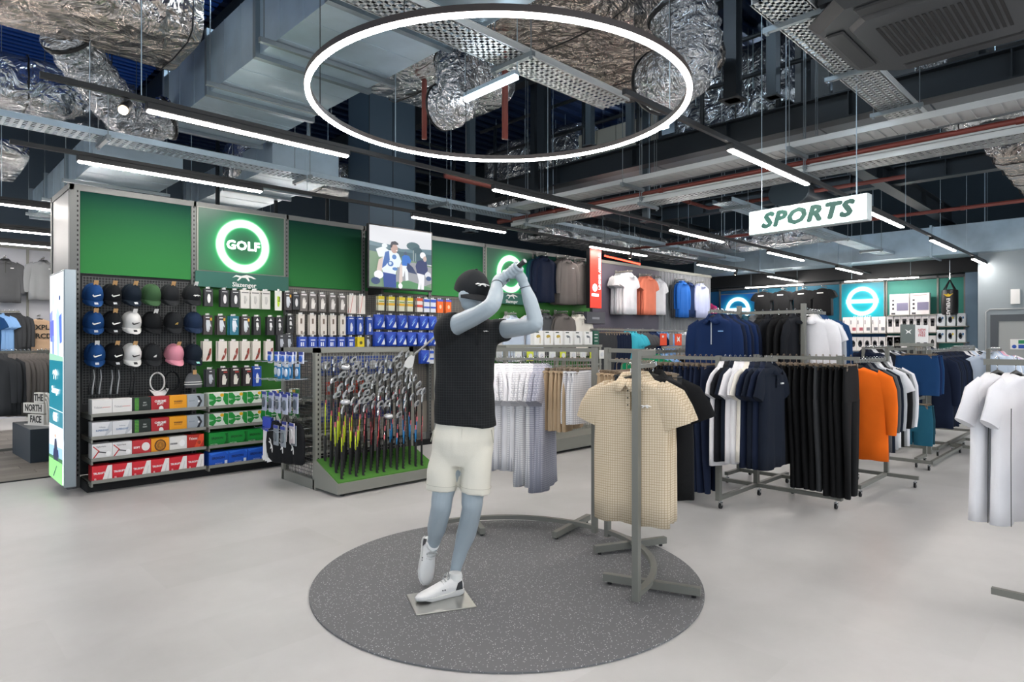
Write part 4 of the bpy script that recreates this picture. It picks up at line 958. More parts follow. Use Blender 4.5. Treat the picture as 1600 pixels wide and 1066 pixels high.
# ------------------------------------------------------------------ rubber mat, base plate
MC = W(-.03, 4.06)
RUB = mat('speckled_rubber', '5a5b5d', .8); nt, b_ = nodes_of(RUB)
tc = nt.nodes.new('ShaderNodeTexCoord'); vo = nt.nodes.new('ShaderNodeTexVoronoi'); vo.inputs['Scale'].default_value = 105
cr = nt.nodes.new('ShaderNodeValToRGB'); e = cr.color_ramp.elements
e[0].position = 0; e[0].color = lin('c3c4c4'); e[1].position = .26; e[1].color = lin('626365'); e.new(.17).color = lin('8f9090')
n_ = nt.nodes.new('ShaderNodeTexNoise'); n_.inputs['Scale'].default_value = 60; n_.inputs['Detail'].default_value = 3
mrr = nt.nodes.new('ShaderNodeMapRange'); mrr.inputs[1].default_value = .35; mrr.inputs[2].default_value = .6; mrr.inputs[3].default_value = .7; mrr.inputs[4].default_value = 1.7
ml = nt.nodes.new('ShaderNodeMath'); ml.operation = 'MULTIPLY'
nt.links.new(tc.outputs['Object'], vo.inputs['Vector']); nt.links.new(tc.outputs['Object'], n_.inputs['Vector']); nt.links.new(n_.outputs[0], mrr.inputs[0])
lt_ = nt.nodes.new('ShaderNodeMath'); lt_.operation = 'LESS_THAN'; lt_.inputs[1].default_value = .30; nt.links.new(vo.outputs['Distance'], lt_.inputs[0])
sc3 = nt.nodes.new('ShaderNodeSeparateColor'); nt.links.new(vo.outputs['Color'], sc3.inputs[0]); gt = nt.nodes.new('ShaderNodeMath'); gt.operation = 'GREATER_THAN'; gt.inputs[1].default_value = .72; nt.links.new(sc3.outputs[0], gt.inputs[0])
nt.links.new(lt_.outputs[0], ml.inputs[0]); nt.links.new(gt.outputs[0], ml.inputs[1])
mxr = nt.nodes.new('ShaderNodeMix'); mxr.data_type = 'RGBA'; mxr.inputs[6].default_value = lin('6b6c6e'); mxr.inputs[7].default_value = lin('c4c5c6')
nt.links.new(ml.outputs[0], mxr.inputs[0]); nt.links.new(mxr.outputs[2], b_.inputs['Base Color'])
q = MB(); L = lambda r, z: [(r*math.cos(2*PI*k/160), r*math.sin(2*PI*k/160), z) for k in range(160)]
q.loft([L(1.205, 0), L(1.21, .003), L(1.21, .010), L(1.205, .012)])
o = q.build('round_mat', [RUB], None); o.location = MC; tag(o, 'large round speckled grey rubber mat under the mannequin', 'mat')
zp = .012
pc = [gp(*p, z=zp) for p in ((629, 927), (651, 969), (752, 954), (722, 914))]
ctr = sum(pc, Vector())/4; dirv = (pc[2]-pc[1]).normalized(); ang = math.atan2(dirv.y, dirv.x)
bp = thing('base_plate', 'brushed steel square base plate under the mannequin front foot', 'base plate', (ctr.x, ctr.y, zp), ang)
q = MB(); q.bbox(-.17, -.15, 0, .17, .15, .007, .002); q.build('plate', BRUSH, bp)
inv = Matrix.Rotation(-ang, 4, 'Z') @ Matrix.Translation((-ctr.x, -ctr.y, -zp))
r0 = inv @ pd(719, 925, 3.80); r0.z = .007; r1 = inv @ pd(717, 880, 3.80)
q = MB(); q.tube([r0, r1], .006, 8); q.cyl(r0, r0+Vector((0, 0, .01)), .016, n=10); q.build('calf_rod', CHROME, bp, True, angle=40)

# ------------------------------------------------------------------ mannequin
MAN = mat('mannequin_grey', 'a2afb8', .38, spec=.5)
C = pd
def loopA(c, hw, hd, n=24, tilt=0, yaw=0, p=2.3):
    """horizontal superellipse about c in camera axes (hw sideways, hd in depth)"""
    out = []
    for k in range(n):
        t = 2*PI*k/n; x = hw*math.copysign(abs(math.cos(t))**(2/p), math.cos(t)); y = hd*math.copysign(abs(math.sin(t))**(2/p), math.sin(t))
        cy, sy = math.cos(yaw), math.sin(yaw); x, y = x*cy-y*sy, x*sy+y*cy
        out.append(Vector(c)+Vector((RT[0]*x+FW[0]*y, RT[1]*x+FW[1]*y, tilt*x)))
    return out
def limb(q, joints, n=16):
    """smooth tapered limb through (point, radius)"""
    P = [Vector(p) for p, r in joints]; Rr = [r for p, r in joints]; out = []; rr = []
    for k in range(len(P)-1):
        for i in range(6):
            f = i/6; p0 = P[max(k-1, 0)]; p1 = P[k]; p2 = P[k+1]; p3 = P[min(k+2, len(P)-1)]
            out.append(.5*((2*p1)+(p2-p0)*f+(2*p0-5*p1+4*p2-p3)*f*f+(3*p1-p0-3*p2+p3)*f**3))
            rr.append(Rr[k]+(Rr[k+1]-Rr[k])*(3*f*f-2*f**3))
    out.append(P[-1]); rr.append(Rr[-1])
    q.tube(out, .05, n, rad=rr)
def ball(q, c, rx, ry, rz_, n=16, M=None):
    loops = []
    for i in range(1, n//2*2):
        t = PI*i/(n//2*2); l = []
        for k in range(n):
            a = 2*PI*k/n; v = Vector((rx*math.sin(t)*math.cos(a), ry*math.sin(t)*math.sin(a), -rz_*math.cos(t)))
            if M is not None: v = M @ v
            l.append(Vector(c)+Vector((RT[0]*v.x+FW[0]*v.y, RT[1]*v.x+FW[1]*v.y, v.z)))
        loops.append(l)
    q.loft(loops)
def remesh(q, name, mats, parent, vox, it=4, fac=.5, disp=None):
    o = q.build(name, mats, None)
    r = o.modifiers.new('r', 'REMESH'); r.mode = 'VOXEL'; r.voxel_size = vox; r.use_smooth_shade = True
    if it: s = o.modifiers.new('s', 'SMOOTH'); s.iterations = it; s.factor = fac
    bpy.context.view_layer.update()
    me = bpy.data.meshes.new_from_object(o.evaluated_get(bpy.context.evaluated_depsgraph_get()))
    me.name = name; old = o.data; o.modifiers.clear(); o.data = me; bpy.data.meshes.remove(old)
    if disp:
        for v in me.vertices: v.co += disp(v.co, v.normal)
    me.polygons.foreach_set('use_smooth', [True]*len(me.polygons)); me.materials.clear()
    for m_ in (mats if isinstance(mats, (list, tuple)) else [mats]): me.materials.append(m_)
    me.update(); o.parent = parent
    return o
mroot = thing('mannequin', 'faceless grey mannequin in a golf follow-through wearing black polo, cream shorts and cap', 'mannequin', (0, 0, 0))
q = MB()
# legs
limb(q, [(C(702, 672, 3.74), .09), (C(699, 730, 3.70), .084), (C(691, 778, 3.67), .062), (C(689, 795, 3.68), .060), (C(683, 822, 3.76), .057), (C(679, 842, 3.82), .042), (C(675, 856, 3.86), .033), (C(671, 872, 3.89), .034)])
limb(q, [(C(748, 672, 3.70), .09), (C(743, 730, 3.68), .086), (C(738, 780, 3.66), .063), (C(737, 797, 3.67), .058), (C(729, 832, 3.74), .058), (C(719, 864, 3.77), .042), (C(712, 890, 3.78), .033), (C(709, 908, 3.78), .036)])
# torso, neck
q.loft([loopA(C(725, y, 3.70), hw, hd) for y, hw, hd in ((705, .15, .10), (680, .165, .115), (650, .145, .10), (620, .145, .10), (580, .155, .105), (545, .165, .11), (520, .165, .095), (505, .13, .08), (497, .08, .06))])
limb(q, [(C(742, 515, 3.72), .07), (C(742, 495, 3.70), .058), (C(741, 478, 3.68), .055), (C(740, 462, 3.68), .06)])
# head: smooth featureless egg with jaw
ball(q, C(740, 455, 3.67), .078, .098, .115)
ball(q, C(735, 473, 3.61), .055, .05, .05)
ball(q, C(731, 462, 3.60), .054, .05, .06)
# right arm across the chin (image left shoulder)
limb(q, [(C(712, 520, 3.64), .062), (C(706, 512, 3.59), .060), (C(730, 500, 3.48), .053), (C(752, 489, 3.39), .047), (C(768, 477, 3.36), .045), (C(774, 463, 3.43), .043), (C(776, 448, 3.53), .034), (C(777, 439, 3.59), .029), (C(783, 434, 3.62), .032)])
# left arm (image right)
limb(q, [(C(775, 518, 3.74), .06), (C(787, 515, 3.70), .056), (C(812, 512, 3.60), .050), (C(834, 508, 3.52), .043), (C(836, 500, 3.52), .043), (C(829, 473, 3.535), .041), (C(820, 448, 3.55), .029), (C(816, 440, 3.55), .029)])
# grip line
GB = C(820, 408, 3.47); CHp = C(645, 556, 4.08); gd = (CHp-GB).normalized()
camr = Vector((RT[0], RT[1], 0)); camf = Vector((FW[0], FW[1], 0)); upv = Vector((0, 0, 1))
def hand(q, wrist, gpt, side, thumbdir):
    """palm + four curled fingers and a thumb closed round the grip at gpt; side = direction from grip to palm"""
    side = (side-gd*side.dot(gd)).normalized(); nrm = gd.cross(side).normalized()
    pc_ = gpt+side*.026
    limb(q, [(wrist, .029), (wrist.lerp(pc_, .5), .030), (pc_, .026)])
    for j in range(5): ball(q, pc_+gd*(-.030+.015*j)-side*.002, .0155, .0155, .0155, 8)
    for j in range(4):
        c0 = gpt+gd*(-.033+.0225*j); Lf = (.9, 1.0, 1.0, .86)[j]; pts = []
        for i in range(8):
            a = i/7*PI*1.45*Lf
            pts.append((c0+side*(.027*math.cos(a))+nrm*(.027*math.sin(a)), .0108-.0026*i/7))
        q.tube([p for p, r in pts], .01, 10, rad=[r for p, r in pts]); ball(q, pts[-1][0], .0085, .0085, .0085, 8)
        ball(q, pts[2][0], .0118, .0118, .0118, 8)
    t0 = pc_+gd*thumbdir*.02-nrm*.012; t1 = gpt+gd*thumbdir*.035-nrm*.024+side*.004; t2 = gpt+gd*thumbdir*.058-nrm*.016-side*.01
    limb(q, [(t0, .015), (t1, .0125), (t2, .0095)], 10)
gA = GB+gd*.085; gB2 = GB+gd*.175
hand(q, C(818, 440, 3.55), gA, (C(818, 436, 3.55)-gA), 1)
hand(q, C(778, 439, 3.59), gB2, (C(776, 446, 3.56)-gB2), 1)
remesh(q, 'body', MAN, mroot, .0052, 3, .5)
# wrist and neck joint lines
for p0, p1, r in ((C(820.5, 450, 3.55), C(820.1, 448.6, 3.55), .0315), (C(776.3, 446, 3.54), C(776.5, 444.8, 3.546), .0345)):
    q = MB(); q.tube([p0, p1], r, 20, rad=[r, r]); q.build('wrist_joint', mat('joint_dark', '4b545c', .5), mroot, True, angle=40)
# polo shirt
SHIRT = mat('black_texture_polo', '1b1d1f', .85, spec=.25); nt, b_ = nodes_of(SHIRT)
tc = nt.nodes.new('ShaderNodeTexCoord'); br = nt.nodes.new('ShaderNodeTexBrick'); br.inputs['Scale'].default_value = 70; br.inputs['Mortar Size'].default_value = .06; br.offset = 0
br.inputs['Brick Width'].default_value = 1; br.inputs['Row Height'].default_value = 1; br.inputs['Color1'].default_value = lin('191b1d'); br.inputs['Color2'].default_value = lin('1b1d1f'); br.inputs['Mortar'].default_value = lin('2e3032')
mp = nt.nodes.new('ShaderNodeMapping'); mp.inputs['Rotation'].default_value = (R(90), 0, TH)
sxz = nt.nodes.new('ShaderNodeSeparateXYZ'); cxz = nt.nodes.new('ShaderNodeCombineXYZ')
vr = nt.nodes.new('ShaderNodeVectorRotate'); vr.rotation_type = 'Z_AXIS'; vr.inputs['Angle'].default_value = -(TH-R(90))
nt.links.new(tc.outputs['Object'], vr.inputs['Vector']); nt.links.new(vr.outputs[0], sxz.inputs[0]); nt.links.new(sxz.outputs['X'], cxz.inputs['X']); nt.links.new(sxz.outputs['Z'], cxz.inputs['Y'])
nt.links.new(cxz.outputs[0], br.inputs['Vector']); nt.links.new(br.outputs[0], b_.inputs['Base Color'])
q = MB()
q.loft([loopA(C(cx, y, 3.70), hw, hd, 32, tilt) for cx, y, hw, hd, tilt in (
    (727, 663, .182, .135, -.06), (727, 655, .181, .134, -.05), (726, 630, .178, .13, 0), (726, 600, .172, .128, 0), (727, 570, .172, .125, 0), (729, 545, .178, .122, 0), (732, 525, .180, .115, 0), (735, 512, .165, .10, 0), (738, 503, .125, .085, 0), (741, 497, .085, .07, 0))])
limb(q, [(C(708, 540, 3.68), .075), (C(700, 520, 3.63), .080), (C(707, 508, 3.57), .074), (C(714, 506, 3.545), .069)])
limb(q, [(C(760, 522, 3.73), .075), (C(776, 518, 3.72), .078), (C(787, 516.5, 3.69), .071), (C(790, 516, 3.68), .069)])
def fold(co, n):
    v = Vector((co.x*RT[0]+co.y*RT[1], 0, co.z))
    d = .008*noise.noise(Vector((v.x*9, 1.3, co.z*2.2)))+.010*noise.noise(Vector((v.x*5+co.z*6, 4.1, co.z*4-v.x*3)))+.003*noise.noise(Vector((v.x*22+co.z*10, 0, co.z*14)))
    return n*d
remesh(q, 'polo_shirt', SHIRT, mroot, .009, 6, .5, fold)
# hems, placket, collar
q = MB()
for sd in (-1, 1):
    b0 = C(742, 500, 3.70)
    pts = [b0+camr*(.072*math.cos(a)*1.0)+camf*(.062*math.sin(a))+upv*(.012+.012*math.sin(a)) for a in [R(270+sd*(8+i*21)) for i in range(9)]]
    out = [p+(p-b0).normalized()*.012-upv*.035 for p in pts]
    vs = pts+out+[p+upv*.004 for p in pts]; n0 = len(pts)
    q.add(vs, [(i, i+1, n0+i+1, n0+i) for i in range(n0-1)])
o = q.build('collar', SHIRT, mroot, True); sm = o.modifiers.new('s', 'SOLIDIFY'); sm.thickness = .005
q = MB(); pf = [C(744, 506, 3.595), C(745, 520, 3.578), C(746, 540, 3.57)]; q.tube(pf, .012, 6, flat=.25); q.build('placket', SHIRT, mroot)
for y in (510, 522, 534):
    q = MB(); q.disc(C(745, y, 3.58), -camf, .005, 10, .004); q.build('button', BLACK, mroot)
q = MB(); q.M = Matrix.Translation(C(759, 518, 3.585)) @ Matrix.Rotation(TH-R(90), 4, 'Z') @ Matrix.Scale(.014, 4); q.prism(CAT, -.35, .3); q.build('chest_logo', WHITE, mroot)
# shorts
SHO = fabric('cream_shorts_cloth', 'dfdcd0', bump=(320, .2), var=.02)
q = MB()
q.loft([loopA(C(cx, y, 3.70), hw, hd, 32) for cx, y, hw, hd in ((722, 725, .165, .11), (723, 705, .182, .13), (724, 685, .180, .135), (726, 668, .172, .125), (727, 655, .165, .118))])
q.loft([loopA(C(cx, y, d), hw, hd, 28, t) for cx, y, d, hw, hd, t in ((690, 764.5, 3.68, .090, .098, -.09), (691, 758, 3.68, .089, .098, -.08), (693, 735, 3.69, .090, .105, 0), (700, 705, 3.70, .098, .11, 0), (705, 690, 3.70, .1, .11, 0))])
q.loft([loopA(C(cx, y, d), hw, hd, 28, t) for cx, y, d, hw, hd, t in ((743, 769, 3.66, .089, .098, -.09), (743, 762, 3.66, .088, .098, -.08), (744, 738, 3.67, .090, .105, 0), (746, 705, 3.69, .094, .11, 0), (743, 690, 3.70, .1, .11, 0))])
def fold2(co, n):
    x = co.x*RT[0]+co.y*RT[1]
    return n*(.006*noise.noise(Vector((x*8, 7.7, co.z*3)))+.006*noise.noise(Vector((x*6+co.z*5, 2.1, co.z*6)))+.002*noise.noise(Vector((x*30, 0, co.z*9))))
remesh(q, 'shorts', SHO, mroot, .008, 5, .5, fold2)
q = MB()
for cx, y0_, d, hw, hd in ((690, 764, 3.68, .092, .1), (743, 768, 3.66, .0905, .1)):
    for dy in (-9,):
        lp = loopA(C(cx, y0_+dy, d), hw, hd, 28, -.085); q.tube(lp+[lp[0]], .0012, 5, cap=False)
q.build('hem_stitching', mat('hem_stitch', 'b9b6a8', .8), mroot, kind='stuff')
q = MB(); pf = [C(722, 670, 3.572), C(720, 695, 3.568), C(721, 722, 3.585)]; q.tube(pf, .0035, 5, flat=.5); q.build('fly_seam', SHO, mroot)
for s_, pts in ((-1, [C(678, 672, 3.62), C(673, 690, 3.65)]), (1, [C(768, 672, 3.60), C(771, 692, 3.63)])):
    q = MB(); q.tube(pts, .003, 5); q.build('pocket_edge', mat('hem_stitch', 'b9b6a8', .8), mroot)
# shoes
SHW = mat('white_shoe_mesh', 'e9e9e8', .55, bump=(180, .2)); SOL = mat('white_sole', 'dcdcda', .5); DKP = mat('dark_heel_panel', '35373a', .5)
def shoe(heel, toe, up, label, dark=True):
    fw = (toe-heel); Ln = fw.length; fw.normalize(); up = (up-fw*up.dot(fw)).normalized(); sd = fw.cross(up)
    M = Matrix((( fw.x, sd.x, up.x, heel.x), (fw.y, sd.y, up.y, heel.y), (fw.z, sd.z, up.z, heel.z), (0, 0, 0, 1)))
    e = bpy.data.objects.new('golf_shoe', None); COL.objects.link(e); e.parent = mroot; e.matrix_world = M
    S = [(0.0, .022, .035, .070), (.03, .032, .012, .092), (.10, .036, .008, .100), (.20, .036, .008, .105), (.32, .036, .008, .108), (.45, .039, .008, .092), (.58, .044, .008, .074), (.72, .047, .009, .058), (.85, .043, .012, .047), (.94, .031, .016, .038), (1.0, .012, .022, .030)]
    q = MB(); loops = []
    for u, hw, z0, z1 in S:
        l = []
        for k in range(20):
            t = 2*PI*k/20; c, s_ = math.cos(t), math.sin(t)
            y = hw*math.copysign(abs(c)**.75, c)*(1 if s_ < 0 else 1-.35*(s_**2)*(1 if .05 < u < .5 else .3)); z = (z0+z1)/2+(z1-z0)/2*math.copysign(abs(s_)**.8, s_)
            l.append((u*Ln, y, z))
        loops.append(l)
    q.loft(loops); q.build('upper', SHW, e, True)
    q = MB(); loops = []
    for u, hw, z0, z1 in S:
        w2 = hw+.004; zt = .024 if u > .25 else .032; zb = 0 if .08 < u < .85 else (.006 if u < .5 else .012)
        loops.append([(u*Ln*1.02-.003, y, z) for y, z in ((-w2*.9, zb), (w2*.9, zb), (w2, zb+.008), (w2, zt), (-w2, zt), (-w2, zb+.008))])
    q.loft(loops); q.build('sole', SOL, e, True, angle=50)
    for k in range(5):
        u = .34+.055*k; z = .121-.0142*k; hw = .024
        q = MB(); q.tube([(u*Ln, -hw, z-.014), (u*Ln+.004, 0, z-.001), (u*Ln, hw, z-.014)], .0042, 6); q.build('lace', mat('lace_grey', 'bfc0bf', .7), e, True)
    for s_ in (-1, 1):
        q = MB(); q.tube([(.33*Ln, 0, .114), (.30*Ln, s_*.018, .124), (.34*Ln, s_*.034, .112), (.37*Ln, s_*.03, .103)], .0034, 6); q.build('lace_bow', mat('lace_grey', 'bfc0bf', .7), e, True)
        if dark:
            q = MB(); q.add([(.04*Ln, s_*.0335, .035), (.2*Ln, s_*.0375, .036), (.15*Ln, s_*.036, .075), (.05*Ln, s_*.031, .085), (.04*Ln, s_*.0355, .035), (.2*Ln, s_*.0395, .036), (.15*Ln, s_*.037, .075), (.05*Ln, s_*.033, .085)], [(0, 1, 2, 3), (4, 5, 6, 7), (0, 1, 5, 4), (1, 2, 6, 5), (2, 3, 7, 6), (3, 0, 4, 7)]); q.build('heel_panel', DKP, e)
        for k in range(2):
            q = MB(); q.cyl((.44*Ln+.05*k*Ln, s_*.036, .05), (.44*Ln+.05*k*Ln, s_*.042, .052), .004, n=8); q.build('eyelet', DKP, e)
    q = MB(); q.tube([(.16*Ln, 0, .085), (.155*Ln, 0, .125)], .03, 16, rad=[.036, .037]); q.build('ankle_sock', WHITE, e, True, angle=50)
    q = MB(); q.tube([(.05*Ln, 0, .085), (.035*Ln, 0, .104), (.03*Ln, 0, .116)], .01, 8, rad=[.016, .012, .006]); q.build('heel_tab', SHW, e, True)
    return e
gh, gt = gp(722, 926, .02), gp(652, 941, .02)
shoe(gh, gh+(gt-gh).normalized()*.285, upv, 'planted')
tt = W((663-800)/FPX*3.86, 3.86, .016); ff = (camr*-.03-camf*.28-upv*.95).normalized(); th_ = tt-ff*.28
shoe(th_, tt, (camr*.38-camf*.8+upv*.1), 'raised', True)
# mannequin cap
cp = bpy.data.objects.new('baseball_cap', None); COL.objects.link(cp); cp.parent = mroot
cp.location = C(738, 449, 3.65); cp.rotation_euler = (R(15), R(4), TH-R(90)+R(30)); cp.scale = (1.2, 1.16, .9)
cap_parts(capc['char'], capc['char'], cp, R(6), [(x*.032, z*.032) for x, z in CAT], WHITE)
# ------------------------------------------------------------------ the club it swings
cl = thing('golf_club', 'iron golf club with dark grip held behind the mannequin head', 'golf club')
q = MB(); q.tube([GB, GB+gd*.27], .013, 14, rad=[.0145, .0115]); q.build('grip', mat('dark_rubber_grip', '2b2e31', .7), cl, True, angle=40)
q = MB(); q.tube([GB-gd*.003, GB+gd*.004], .0135, 14, rad=[.0125, .0125]); q.build('butt_cap', mat('butt_cap_grey', '9a9c9e', .5), cl)
q = MB(); q.tube([GB+gd*.27, CHp-gd*.06], .006, 10, rad=[.0078, .0056]); q.build('shaft', mat('pale_steel_shaft', 'd9d6d4', .3), cl, True)
q = MB(); q.tube([CHp-gd*.07, CHp], .007, 10); q.build('hosel', BRUSH, cl, True)
q = MB(); ax = (camr*-.35-upv*.93); ax = (ax-gd*ax.dot(gd)*.3).normalized(); nn = camf
o0 = CHp-gd*.005
prof = [(0, -.012), (.02, -.028), (.055, -.040), (.082, -.036), (.088, -.012), (.078, .014), (.05, .016), (.0, .010)]
sd = ax.cross(nn).normalized()
q.loft([[o0+ax*u+sd*v+nn*s_ for u, v in prof] for s_ in (-.006, .006)]); q.build('club_head', mat('pale_steel_head', 'c9c8c4', .35, .3), cl)
# ------------------------------------------------------------------ club display stand
GY = gp(495, 765).y; X0 = gp(495, 765).x; X1 = XonY(640, GY); FYs = gp(547, 775).y
st = thing('club_display_stand', 'grey display stand with sloping green turf holding rows of golf clubs', 'display stand', (X0, GY, 0))
LW = X1-X0; H_ = 1.43; DP = .72
q = MB(); q.box(-.03, -.03, 0, .03, .03, H_); q.build('upright', GREY, st)
q = MB(); slots(q, .0, -.031, .1, H_-.05); q.build('punched_slot', MBLACK, st, kind='stuff')
q = MB(); q.box(LW-.03, -.03, 0, LW+.03, .03, H_); q.build('upright', GREY, st)
q = MB(); q.box(-.03, DP-.03, 0, .03, DP+.03, H_); q.build('upright', GREY, st)
q = MB(); q.box(LW-.03, DP-.03, 0, LW+.03, DP+.03, H_); q.build('upright', GREY, st)
q = MB(); q.box(-.03, -.03, H_-.05, LW+.03, .03, H_); q.build('top_rail', GREY, st)
q = MB(); q.box(-.03, DP-.03, H_-.05, LW+.03, DP+.03, H_); q.build('top_rail', GREY, st)
q = MB(); q.box(-.03, 0, H_-.05, .03, DP, H_); q.build('top_rail', GREY, st)
q = MB(); q.box(LW-.03, 0, H_-.05, LW+.03, DP, H_); q.build('top_rail', GREY, st)
q = MB(); q.box(-.03, 0, .0, .03, DP, .1); q.build('bottom_rail', GREY, st)
LG = mat('light_wire', '8f908c', .45)
q = MB(); grid_mesh(q, .04, LW-.04, .12, H_-.06, -.004, .036, .0028); q.build('wire_grid', LG, st, kind='stuff')
q = MB()
y = .04
while y < DP-.03: q.box(-.002, y-.002, .1, .002, y+.002, H_-.05); y += .036
z = .12
while z < H_-.05: q.box(-.003, .03, z-.002, .003, DP-.03, z+.002); z += .036
q.build('side_grid', GRIDM, st, kind='stuff')
bd = GY-FYs
q = MB(); q.add([(-.03, -bd, .03), (LW+.03, -bd, .03), (LW+.03, -.03, .03), (-.03, -.03, .03), (-.03, -bd, .13), (LW+.03, -bd, .13), (LW+.03, -.03, .30), (-.03, -.03, .30)], [(3, 2, 1, 0), (4, 5, 6, 7), (0, 1, 5, 4), (1, 2, 6, 5), (2, 3, 7, 6), (3, 0, 4, 7)]); q.build('sloping_base', GREY, st)
TURF = mat('green_turf', '4f8a35', .95, bump=(300, .8), var=.12)
zt = lambda y: .13+(.17)*(y+bd)/(bd-.03)
q = MB(); q.add([(-.02, -bd+.01, .131), (LW+.02, -bd+.01, .131), (LW+.02, -.035, .300), (-.02, -.035, .300), (-.02, -bd+.01, .145), (LW+.02, -bd+.01, .145), (LW+.02, -.035, .314), (-.02, -.035, .314)], [(3, 2, 1, 0), (4, 5, 6, 7), (0, 1, 5, 4), (1, 2, 6, 5), (2, 3, 7, 6), (3, 0, 4, 7)]); q.build('turf_top', TURF, st)
for (x, y) in ((.05, -bd+.06), (LW-.05, -bd+.06), (.05, -.08), (LW-.05, -.08)):
    q = MB(); q.cyl((x, y, 0), (x, y, .03), .02, n=10); q.build('foot', BLACK, st)
# clubs standing grip-down in the turf
def club(shaftm, length, head):
    t = thing('golf_club', 'x', 'golf club')
    q = MB(); q.tube([(0, 0, 0), (0, 0, .26)], .012, 8, rad=[.0125, .010]); q.cyl((0, 0, -.002), (0, 0, .004), .022, n=10); q.build('grip', mat('black_grip', '1b1c1e', .7), t, True, angle=50)
    q = MB(); q.tube([(0, 0, .26), (0, 0, length*.62)], .006, 6); q.build('shaft', shaftm, t, True)
    q = MB(); q.tube([(0, 0, length*.62), (0, 0, length)], .0055, 6); q.cyl((0, 0, length-.1), (0, 0, length-.04), .0075, n=8); q.build('ferrule', BLACK, t, True)
    q = MB()
    if head == 'iron':
        prof = [(-.008, -.02), (.01, -.012), (.06, -.006), (.082, .012), (.085, .045), (.07, .056), (.03, .040), (.006, .026), (-.008, .01)]
        q.prism(prof, -.008, .006); q.build('iron_head', mat('satin_iron', 'd4d6d8', .22, .6), t)
        q = MB(); q.prism([(.02, .0), (.062, .006), (.070, .036), (.03, .026)], -.010, -.0075); q.build('cavity', mat('iron_cavity', '4a4e52', .3, .8), t)
    else:
        q = MB(); ball2 = []
        for k, (z, r) in enumerate(((-.02, .02), (-.005, .045), (.015, .055), (.035, .042), (.045, .01))): ball2.append([(.04+r*math.cos(2*PI*j/16), -.03+r*math.sin(2*PI*j/16), z) for j in range(16)])
        q.loft(ball2); q.build('wood_head', BLACK if head == 'wood' else mat('silver_head', 'c9cbce', .25, .7), t, True, angle=60)
    for o in t.children:
        if o.name.split('.')[0] in ('iron_head', 'cavity', 'wood_head'): o.location = (0, 0, length)
    q = MB(); q.box(-.011, -.008, length*.6, .011, -.006, length*.6+.05); q.build('price_sticker', mat('pink_sticker', 'd8707a', .6), t)
    return t
SC_ = {'lime': mat('lime_shaft', 'c9d92e', .35), 'orange': mat('orange_shaft', 'd9482a', .35), 'blue': mat('blue_shaft', '2a84c4', .35), 'black': mat('black_shaft', '1f2022', .35), 'red': mat('red_shaft', '7a2430', .35), 'steel': CHROME}
protoC = {}
random.seed(21)
nc = 0
for r_ in range(7):
    y = -bd+.07+r_*(bd-.12)/6.5
    n = 13
    for c in range(n):
        x = .05+(LW-.10)*(c+.5*(r_ % 2))/n
        u = x/LW
        col = 'lime' if u < .30-.05*(r_ > 3) else ('red' if u < .42 else ('orange' if u < .55 else ('blue' if u < .86 else 'red')))
        if r_ >= 4 and random.random() < .45: col = 'black'
        if random.random() < .15: col = random.choice(['black', 'steel'])
        if r_ == 0 and c % 3 == 1: continue
        Lc = .60+.06*r_+.05*math.sin(u*9)+random.uniform(-.015, .015)+(.04*u)
        Lc = round(Lc*20)/20
        hd = 'iron' if random.random() < .9 else 'silver'
        k = (col, Lc, hd)
        sc_ = {'lime': 'yellow-green', 'orange': 'orange', 'blue': 'blue', 'black': 'black', 'red': 'dark red', 'steel': 'bare steel'}[col]
        lab = 'golf club with %s shaft, %s in the %s turf row from the front' % (sc_, ORD[c], ORD[r_])
        loc = (X0+x, GY+y, zt(y)+.006)
        if k not in protoC: o = club(SC_[col], Lc, hd); protoC[k] = o; o.location = loc; o['label'] = lab
        else: o = dup(protoC[k], loc, 0, lab)
        o.rotation_euler = (random.uniform(-.02, .03), random.uniform(-.02, .02), random.uniform(.2, .9)); o['group'] = 'golf clubs standing in the turf stand'
# goods seen through the grid
def blister(x, y, z, w_, h, c, label, rz=0, cat='pack', nm='hanging_pack'):
    t = thing(nm, label, cat, (x, y, z), rz)
    q = MB(); q.bbox(-w_/2, 0, -h/2, w_/2, .015, h/2, .002); q.build('card', Mc(c), t)
    q = MB(); q.prism(E(0, 0, w_*.3, h*.25), -.006, .001); q.build('contents', Mc('d0d3d8'), t)
    return t
for j in range(5):
    blister(X0+.16+j*.19, GY+.12, 1.24, .17, .2, '3a55a0', 'blue card pack with round logo behind the club stand grid, %s from the left' % ORD[j])
for j in range(4):
    blister(X0+.22+j*.12, GY+.14, 1.0, .10, .14, 'd0503c', 'red and white ball pack behind the club stand grid, %s from the left' % ORD[j])
for j in range(5):
    blister(X0+.16+j*.19, GY+.16, .76, .16, .22, '44549c', 'blue card pack low behind the club stand grid, %s from the left' % ORD[j])
q = MB(); q.box(.03, .05, .9, LW-.03, .4, .92); q.build('shelf', GREY, st)
